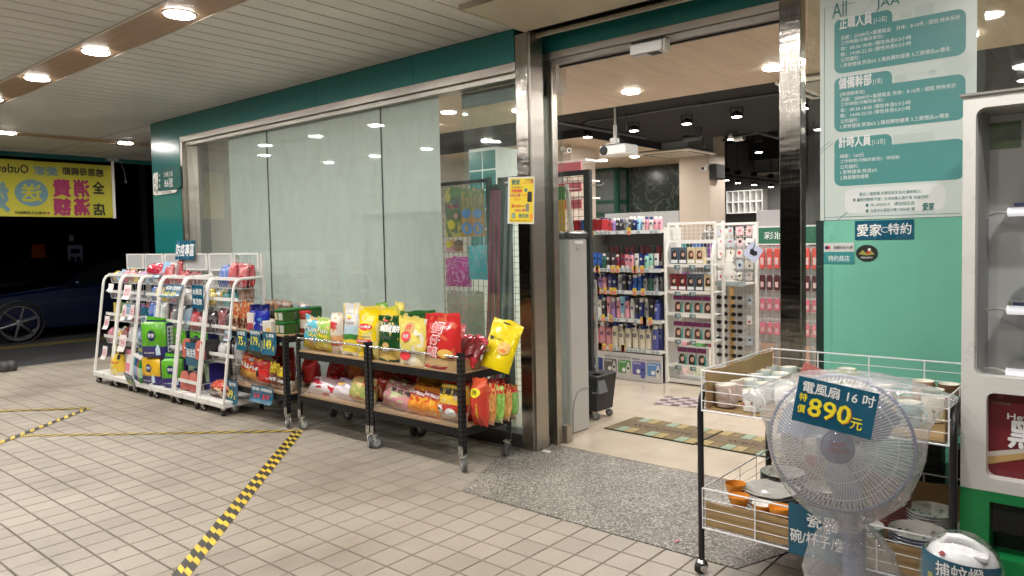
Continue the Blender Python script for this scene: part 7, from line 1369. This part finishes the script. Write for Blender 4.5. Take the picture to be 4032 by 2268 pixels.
fpart(bl,'blades',mk('blade_blue',(.28,.32,.42),.25)); fpart(MB().lathe([(.05,.01),(.05,.03),(.02,.04)],20,ax='y'),'hub',fb); fpart(MB().lathe([(.035,.07),(.06,.09),(.062,.15),(.04,.18),(0,.185)],24,ax='y'),'motor',fb)
MB().cham(-.028,.09,.34,.034,.16,.66,.016).build('neck',fb,fan,smooth=50); MB().lathe([(.06,.0),(.062,.02),(.04,.05),(.038,.36),(.042,.40)],24,c=(0.012,.12,0)).build('column',fb,fan,smooth=50); MB().lathe([(.20,0),(.21,.01),(.19,.03),(.07,.05),(0,.052)],32,c=(.012,.12,0)).build('base',fb,fan,smooth=50)
MB().lathe([(.012,-.006),(.014,0),(.01,.004)],14,ax='y',c=(.02,.085,.55)).build('knob',white_paint,fan,smooth=50)
cb_=MB(); 
for q in range(3): cb_.tube([(.01+(.05+.012*q)*math.cos(a),.10,.46+.002*q+(.045+.006*q)*math.sin(a)*(.6 if math.cos(a)>0 else 1)) for a in [k*2*math.pi/26 for k in range(26)]],.003,6,closed=True)
cb_.build('power_cord',black_rubber,fan,smooth=50); MB().lathe([(0,-.002),(.02,0)],16,ax='y').xf(Mf@Matrix.Translation((-.085,-.062,-.055))).build('safety_sticker',mk('sticker_red',(.6,.25,.22),.5),fan)
# plastic bag around the fan
pb=thing('plastic_bag','clear crumpled plastic bag pulled over the fan head','plastic bag',(FX,FYc,0)); bagm=clear_mat('bag_plastic',(.97,.97,.97),haze=.24,hazecol=(.93,.93,.95),rough=.08,bump=1.0,bscale=18,ior=1.75)
m=MB(); rows=[(.975,.335,.055),(.955,.33,.09),(.92,.30,.105),(.86,.275,.115),(.78,.255,.118),(.70,.245,.115),(.62,.225,.105),(.55,.185,.085),(.50,.125,.07),(.465,.075,.055),(.44,.06,.05)]; n=44
for (z,hx,hy) in rows:
    for k in range(n):
        a=2*math.pi*k/n; ca,sa=math.cos(a),math.sin(a); sx_=math.copysign(abs(ca)**.55,ca)*hx; sy_=math.copysign(abs(sa)**.8,sa)*hy
        w_=.012*noise.noise(Vector((a*2.2,z*14,1)))+.007*noise.noise(Vector((a*6,z*30,2)))
        x_,y_=sx_*(1+w_/max(.1,hx)),sy_+w_*1.2
        y_+=.03; v=Matrix.Rotation(fr_,3,'Z')@Vector((x_,y_-.02,z)); m.v.append((v.x+.01,v.y,z+.006*noise.noise(Vector((a*3,z*9,7)))-((.105 if x_<0 else .06)*abs(x_/hx)**2*max(0,(z-.78)/.195))))
for i in range(len(rows)-1):
    for k in range(n): l=(k+1)%n; m.f.append((i*n+k,(i+1)*n+k,(i+1)*n+l,i*n+l)); m.m.append(0)
m.f.append(tuple(range(n))); m.m.append(0)
m.build('film',bagm,pb,smooth=80)
# crumpled tail under the knot
m=MB(); tails=[(.44,.06),(.40,.10),(.34,.13),(.27,.15),(.20,.15)]; n=30
for (z,r_) in tails:
    for k in range(n):
        a=2*math.pi*k/n; rr=r_*(1+.35*noise.noise(Vector((a*1.8,z*8,3)))+.12*noise.noise(Vector((a*6,z*20,5)))); m.v.append((.02+rr*1.05*math.cos(a),.06+rr*.55*math.sin(a),z+.03*noise.noise(Vector((a*2,4,z*4)))))
for i in range(len(tails)-1):
    for k in range(n): l=(k+1)%n; m.f.append((i*n+k,(i+1)*n+k,(i+1)*n+l,i*n+l)); m.m.append(0)
m.build('crumpled_hem',bagm,pb,smooth=80)
fc=price_card('large blue price card reading 電風扇 890 taped on the fan bag',(0,0,0),.246,.15,(('電風扇 16 吋',ink_w,.02,.30,.25,.9),('特價',ink_y,-.40,.0,.12,.0) if False else ('特',ink_y,-.40,.06,.17,.10),('價',ink_y,-.40,-.20,.18,.10),('890',ink_o,-.045,-.115,.40,.54),('890',ink_y,-.05,-.105,.39,.52),('元',ink_y,.30,-.24,.24,.14)))
for k,ch in enumerate(fc.children):
    if ch.name.startswith('lettering'): ch.location=(0,-.0006*(k%7),0)
p=aty(2740+1755/3.2197,1350+815/3.2197,FYc-.115); fc.location=p; fc.rotation_euler=(R(-3),R(9.5),R(10))
# ---- insect lamp box at the lower right
il=thing('insect_lamp','white domed insect lamp wrapped in plastic with blue price band','lamp',(2.345,-.55,0)); MB().cham(-.13,-.13,.0,.13,.13,.26,.004).build('carton',cardboard,il)
wp_=mk('lamp_white',(.72,.72,.72),.3,coat=.3)
MB().lathe([(.10,.262),(.11,.28),(.116,.42),(.114,.50),(.108,.525),(.095,.55),(.07,.568),(.035,.578),(0,.58)],36,sy=.85).build('housing',wp_,il,smooth=50)
MB().tube([(-.055,-.02,.566),(-.035,-.02,.588),(.0,-.02,.592),(.035,-.02,.584),(.075,-.02,.558)],[.012,.014,.015,.014,.012],10).build('handle',wp_,il,smooth=50); MB().cham(.045,-.065,.545,.085,-.005,.566,.005).build('latch',wp_,il,smooth=40); MB().lathe([(0,-.002),(.012,0)],4,ax='y').xf(Matrix.Translation((-.045,-.075,.553))@Matrix.Rotation(R(-60),4,'X')).build('switch',mk('switch_red',(.25,.02,.02),.3),il)
bd=MB(); n=28
for k in range(n+1):
    a=R(190)+R(160)*k/n; bd.v+=[(.119*math.cos(a),.119*.87*math.sin(a),.36),(.119*math.cos(a),.119*.87*math.sin(a),.553-.022*k/n)]
for k in range(n): bd.f.append((2*k,2*k+2,2*k+3,2*k+1)); bd.m.append(0)
bd.build('price_band',signblue,il,smooth=60)
bfn_=lambda X,Z:(.1205*math.sin(X/.12),-.1205*.87*math.cos(X/.12),Z)
T(il,'捕蚊燈',ink_w,(.01,.512),.045,w=.145,fn=bfn_,bold=.01); T(il,'特',ink_y,(-.085,.478),.022,fn=bfn_); T(il,'899',ink_y,(-.02,.445),.06,w=.12,fn=bfn_,bold=.03); T(il,'價',ink_y,(-.085,.448),.022,fn=bfn_)
m=MB(); n=30
for z,r_ in ((.30,.125),(.42,.128),(.50,.126),(.545,.112),(.575,.085),(.598,.05)):
    for k in range(n): a=2*math.pi*k/n; rr=r_*(1+.05*noise.noise(Vector((a*3,z*20,1)))); m.v.append((rr*math.cos(a),rr*.88*math.sin(a),z))
for i in range(5):
    for k in range(n): l=(k+1)%n; m.f.append((i*n+k,i*n+l,(i+1)*n+l,(i+1)*n+k)); m.m.append(0)
m.f.append(tuple(5*n+k for k in range(n))); m.m.append(0); m.build('clear_wrap',clear_film,il,smooth=80)
il.scale=(.87,.87,.935)
# ---- vending machine
vm=thing('vending_machine','white and green drinks vending machine with display window','vending machine',(0,0,0)); VX0,VX1,VF,VB,VT=2.257,3.25,-.05,.74,1.897
vw=mk('machine_white',(.62,.61,.58),.35,var=.02); vg=mk('machine_green',(.01,.20,.055),.3)
def ring(x0,z0,x1,z1,X0,Z0,X1,Z1,r,mat,nm,y0=VF,y1=VF+.06):
    inn=rrect(x0,z0,x1,z1,r,6); out=[]
    cx,cz=(x0+x1)/2,(z0+z1)/2
    for (x,z) in inn:
        dx,dz=x-cx,z-cz; k=min((((X1 if dx>0 else X0)-cx)/dx) if abs(dx)>1e-9 else 1e9,(((Z1 if dz>0 else Z0)-cz)/dz) if abs(dz)>1e-9 else 1e9); out.append((cx+dx*k,cz+dz*k))
    # snap nearest outer points to corners
    for c in ((X0,Z0),(X0,Z1),(X1,Z0),(X1,Z1)):
        i=min(range(len(out)),key=lambda q:(out[q][0]-c[0])**2+(out[q][1]-c[1])**2); out[i]=c
    n=len(inn); m=MB(); m.add([(x,y0,z) for x,z in out]+[(x,y0,z) for x,z in inn]+[(x,y1,z) for x,z in inn],[(i,(i+1)%n,n+(i+1)%n,n+i) for i in range(n)]+[(n+i,n+(i+1)%n,2*n+(i+1)%n,2*n+i) for i in range(n)])
    return m.build(nm,mat,vm)
ring(2.296,.944,3.15,1.857,VX0,.918,VX1,VT,.03,vw,'upper_frame'); ring(2.334,.593,3.1,.889,VX0,.548,VX1,.9178,.025,vw,'advert_frame')
ring(2.345,.322,3.1,.512,VX0,.0,VX1,.5476,.004,vg,'green_front',y1=VF+.12)
MB().box(VX0,VF+.001,.02,VX0+.02,VB,VT).build('side_panel',vw,vm); MB().box(VX1-.02,VF+.001,.02,VX1,VB,VT).build('side_panel',vw,vm); MB().box(VX0+.0205,VB-.02,.02,VX1-.0205,VB,VT-.021).build('back_panel',vw,vm); MB().cham(VX0-.012,VF-.01,VT+.001,VX1+.01,VB,VT+.012,.004).build('top_plate',mk('steel_plate',(.5,.49,.46),.3,.8),vm)
MB().box(VX0+.021,VF+.25,.92,VX1-.021,VF+.26,1.86).build('display_back',mk('display_grey',(.72,.71,.72),.5),vm); MB().box(VX0+.021,VF+.06,.915,VX1-.021,VF+.249,.93).build('display_floor',vw,vm); MB().box(VX0+.03,VF+.062,.93,VX0+.045,VF+.248,1.86).build('display_side',mk('display_side_grey',(.34,.34,.35),.5),vm); MB().box(VX0+.021,VF+.06,1.862,VX1-.021,VF+.25,1.872).build('display_top',vw,vm)
MB().box(2.30,VF+.045,.94,3.15,VF+.049,1.86).build('display_glass',clear_mat('display_glass',(.97,.98,.97),haze=.03,ior=1.4),vm)
def vp(x,y,Y): return aty(3600+x/1.317,300+y/1.317,Y)
for k,(tx,ty,sx_,sy2) in enumerate(((485,705,362,728),(480,1212,362,1212))):  # glow added to the unlit-looking tubes to brighten the display
    p=vp(tx,ty,VF+.14); q=vp(sx_,sy2,VF+.2); MB().tube([p,p+Vector((.6,0,0))],.0155,14).build('lamp_tube',mk('tube_white',(.70,.66,.76),.35,em=(1,.97,1),ems=.7),vm,smooth=40); MB().tube([q,q+Vector((.02,-.02,.004)),(p+q)/2+Vector((0,0,.006)),p],.006,8).build('cable',white_paint,vm,smooth=40); MB().box(p.x+.005,VF+.12,p.z+.017,p.x+.6,VF+.24,p.z+.03).build('can_shelf',mk('steel_plate',(.5,.49,.46)),vm); MB().box(p.x+.02,VF+.118,p.z+.018,p.x+.09,VF+.1195,p.z+.03).build('price_label',ink_navy,vm)
p=aty(3500+690/1.496,1300+245/1.496,VF+.14); MB().tube([p,p+Vector((.6,0,0))],.0155,14).build('lamp_tube',mk('tube_white',(.7,.66,.76)),vm,smooth=40); MB().tube([p+Vector((-.09,.05,-.006)),p+Vector((-.04,.02,.004)),p],.006,8).build('cable',white_paint,vm,smooth=40); MB().box(p.x+.005,VF+.12,p.z+.017,p.x+.6,VF+.24,p.z+.032).build('can_shelf',mk('steel_plate',(.5,.49,.46)),vm)
a,b=vp(392,382,VF+.249),vp(556,232,VF+.249); MB().sheet([(a.x,a.z),(a.x,b.z),(b.x,b.z),(b.x,a.z)],VF+.247).build('green_sticker',mk('sticker_green',(.12,.22,.03),.4,var=.4,vscale=20),vm)
for k,(zz) in enumerate((1.58,1.235,.99)):
    for j in range(4):
        c=((.6,.16,.03),(.05,.2,.4),(.1,.3,.08),(.5,.05,.05))[(j+k)%4]; t=thing('drink_can',f"{('orange','blue','green','red')[(j+k)%4]} drink can in the {('upper','middle','lower')[k]} display of the vending machine",'drink can',(2.455+.075*j,VF+.18,(vp(485,705,VF+.14).z,vp(480,1212,VF+.14).z,p.z)[k]+.034)); MB().lathe([(.024,0),(.03,.006),(.03,.105),(.024,.115)],20).build('body',mk('can_%d'%((j+k)%4),c,.25,.3),t,smooth=40); MB().lathe([(.024,.1151),(.025,.118),(.0,.116)],20).build('lid',chrome,t)
# advert panel
MB().box(2.31,VF+.05,.57,3.12,VF+.054,.91).build('advert_back',mk('advert_maroon',(.16,.012,.02),.35),vm); pa=lambda x,y:aty(3500+x/1.496,1300+y/1.496,VF+.048)
q=[pa(585,725),pa(800,690),pa(800,800),pa(583,800)]; MB().add([(v.x,VF+.0485,v.z) for v in (pa(575,720),pa(900,700),pa(900,745),pa(575,790))],[(3,2,1,0)]).build('advert_swoosh',mk('advert_tan',(.5,.32,.12),.4),vm); MB().add([(v.x,VF+.0480,v.z) for v in (pa(575,715),pa(900,690),pa(900,715),pa(575,745))],[(3,2,1,0)]).build('advert_swoosh',mk('advert_cream',(.6,.55,.5),.4),vm)
c=pa(850,625); T(vm,'黑松沙士',ink_w,(c.x+.14,c.z),.095,w=.42,y=VF+.0465,bold=.03); c=pa(780,520); T(vm,'HeySong',ink_w,(c.x+.03,c.z),.028,w=.14,y=VF+.0465,bold=.01); c=pa(655,385); MB().sheet(ell(c.x,c.z,.012,.012),VF+.0465).build('emblem',mk('advert_dim',(.25,.05,.05),.4),vm); c=pa(660,430); T(vm,'HeySong',mk('advert_dimgreen',(.1,.25,.15),.4),(c.x,c.z),.01,w=.055,y=VF+.0465)
MB().box(2.32,VF+.11,.30,3.12,VF+.118,.53).build('chute_back',mk('chute_black',(.012,.012,.013),.3),vm); MB().box(2.347,VF+.04,.40,3.09,VF+.045,.508).build('chute_flap',mk('chute_flap',(.03,.03,.032),.15),vm)
# reflective street-side glow is left to the real lamps; finish lettering
flush_text()
# look-alikes that share a label share a group as well
seen={}
for o in COL.objects:
    if o.parent is None and 'label' in o: seen.setdefault(o['label'],[]).append(o)
for lab,os_ in seen.items():
    if len(os_)>1:
        g=os_[0].get('group') or (os_[0]['category']+' look-alikes')
        for o in os_: o['group']=g
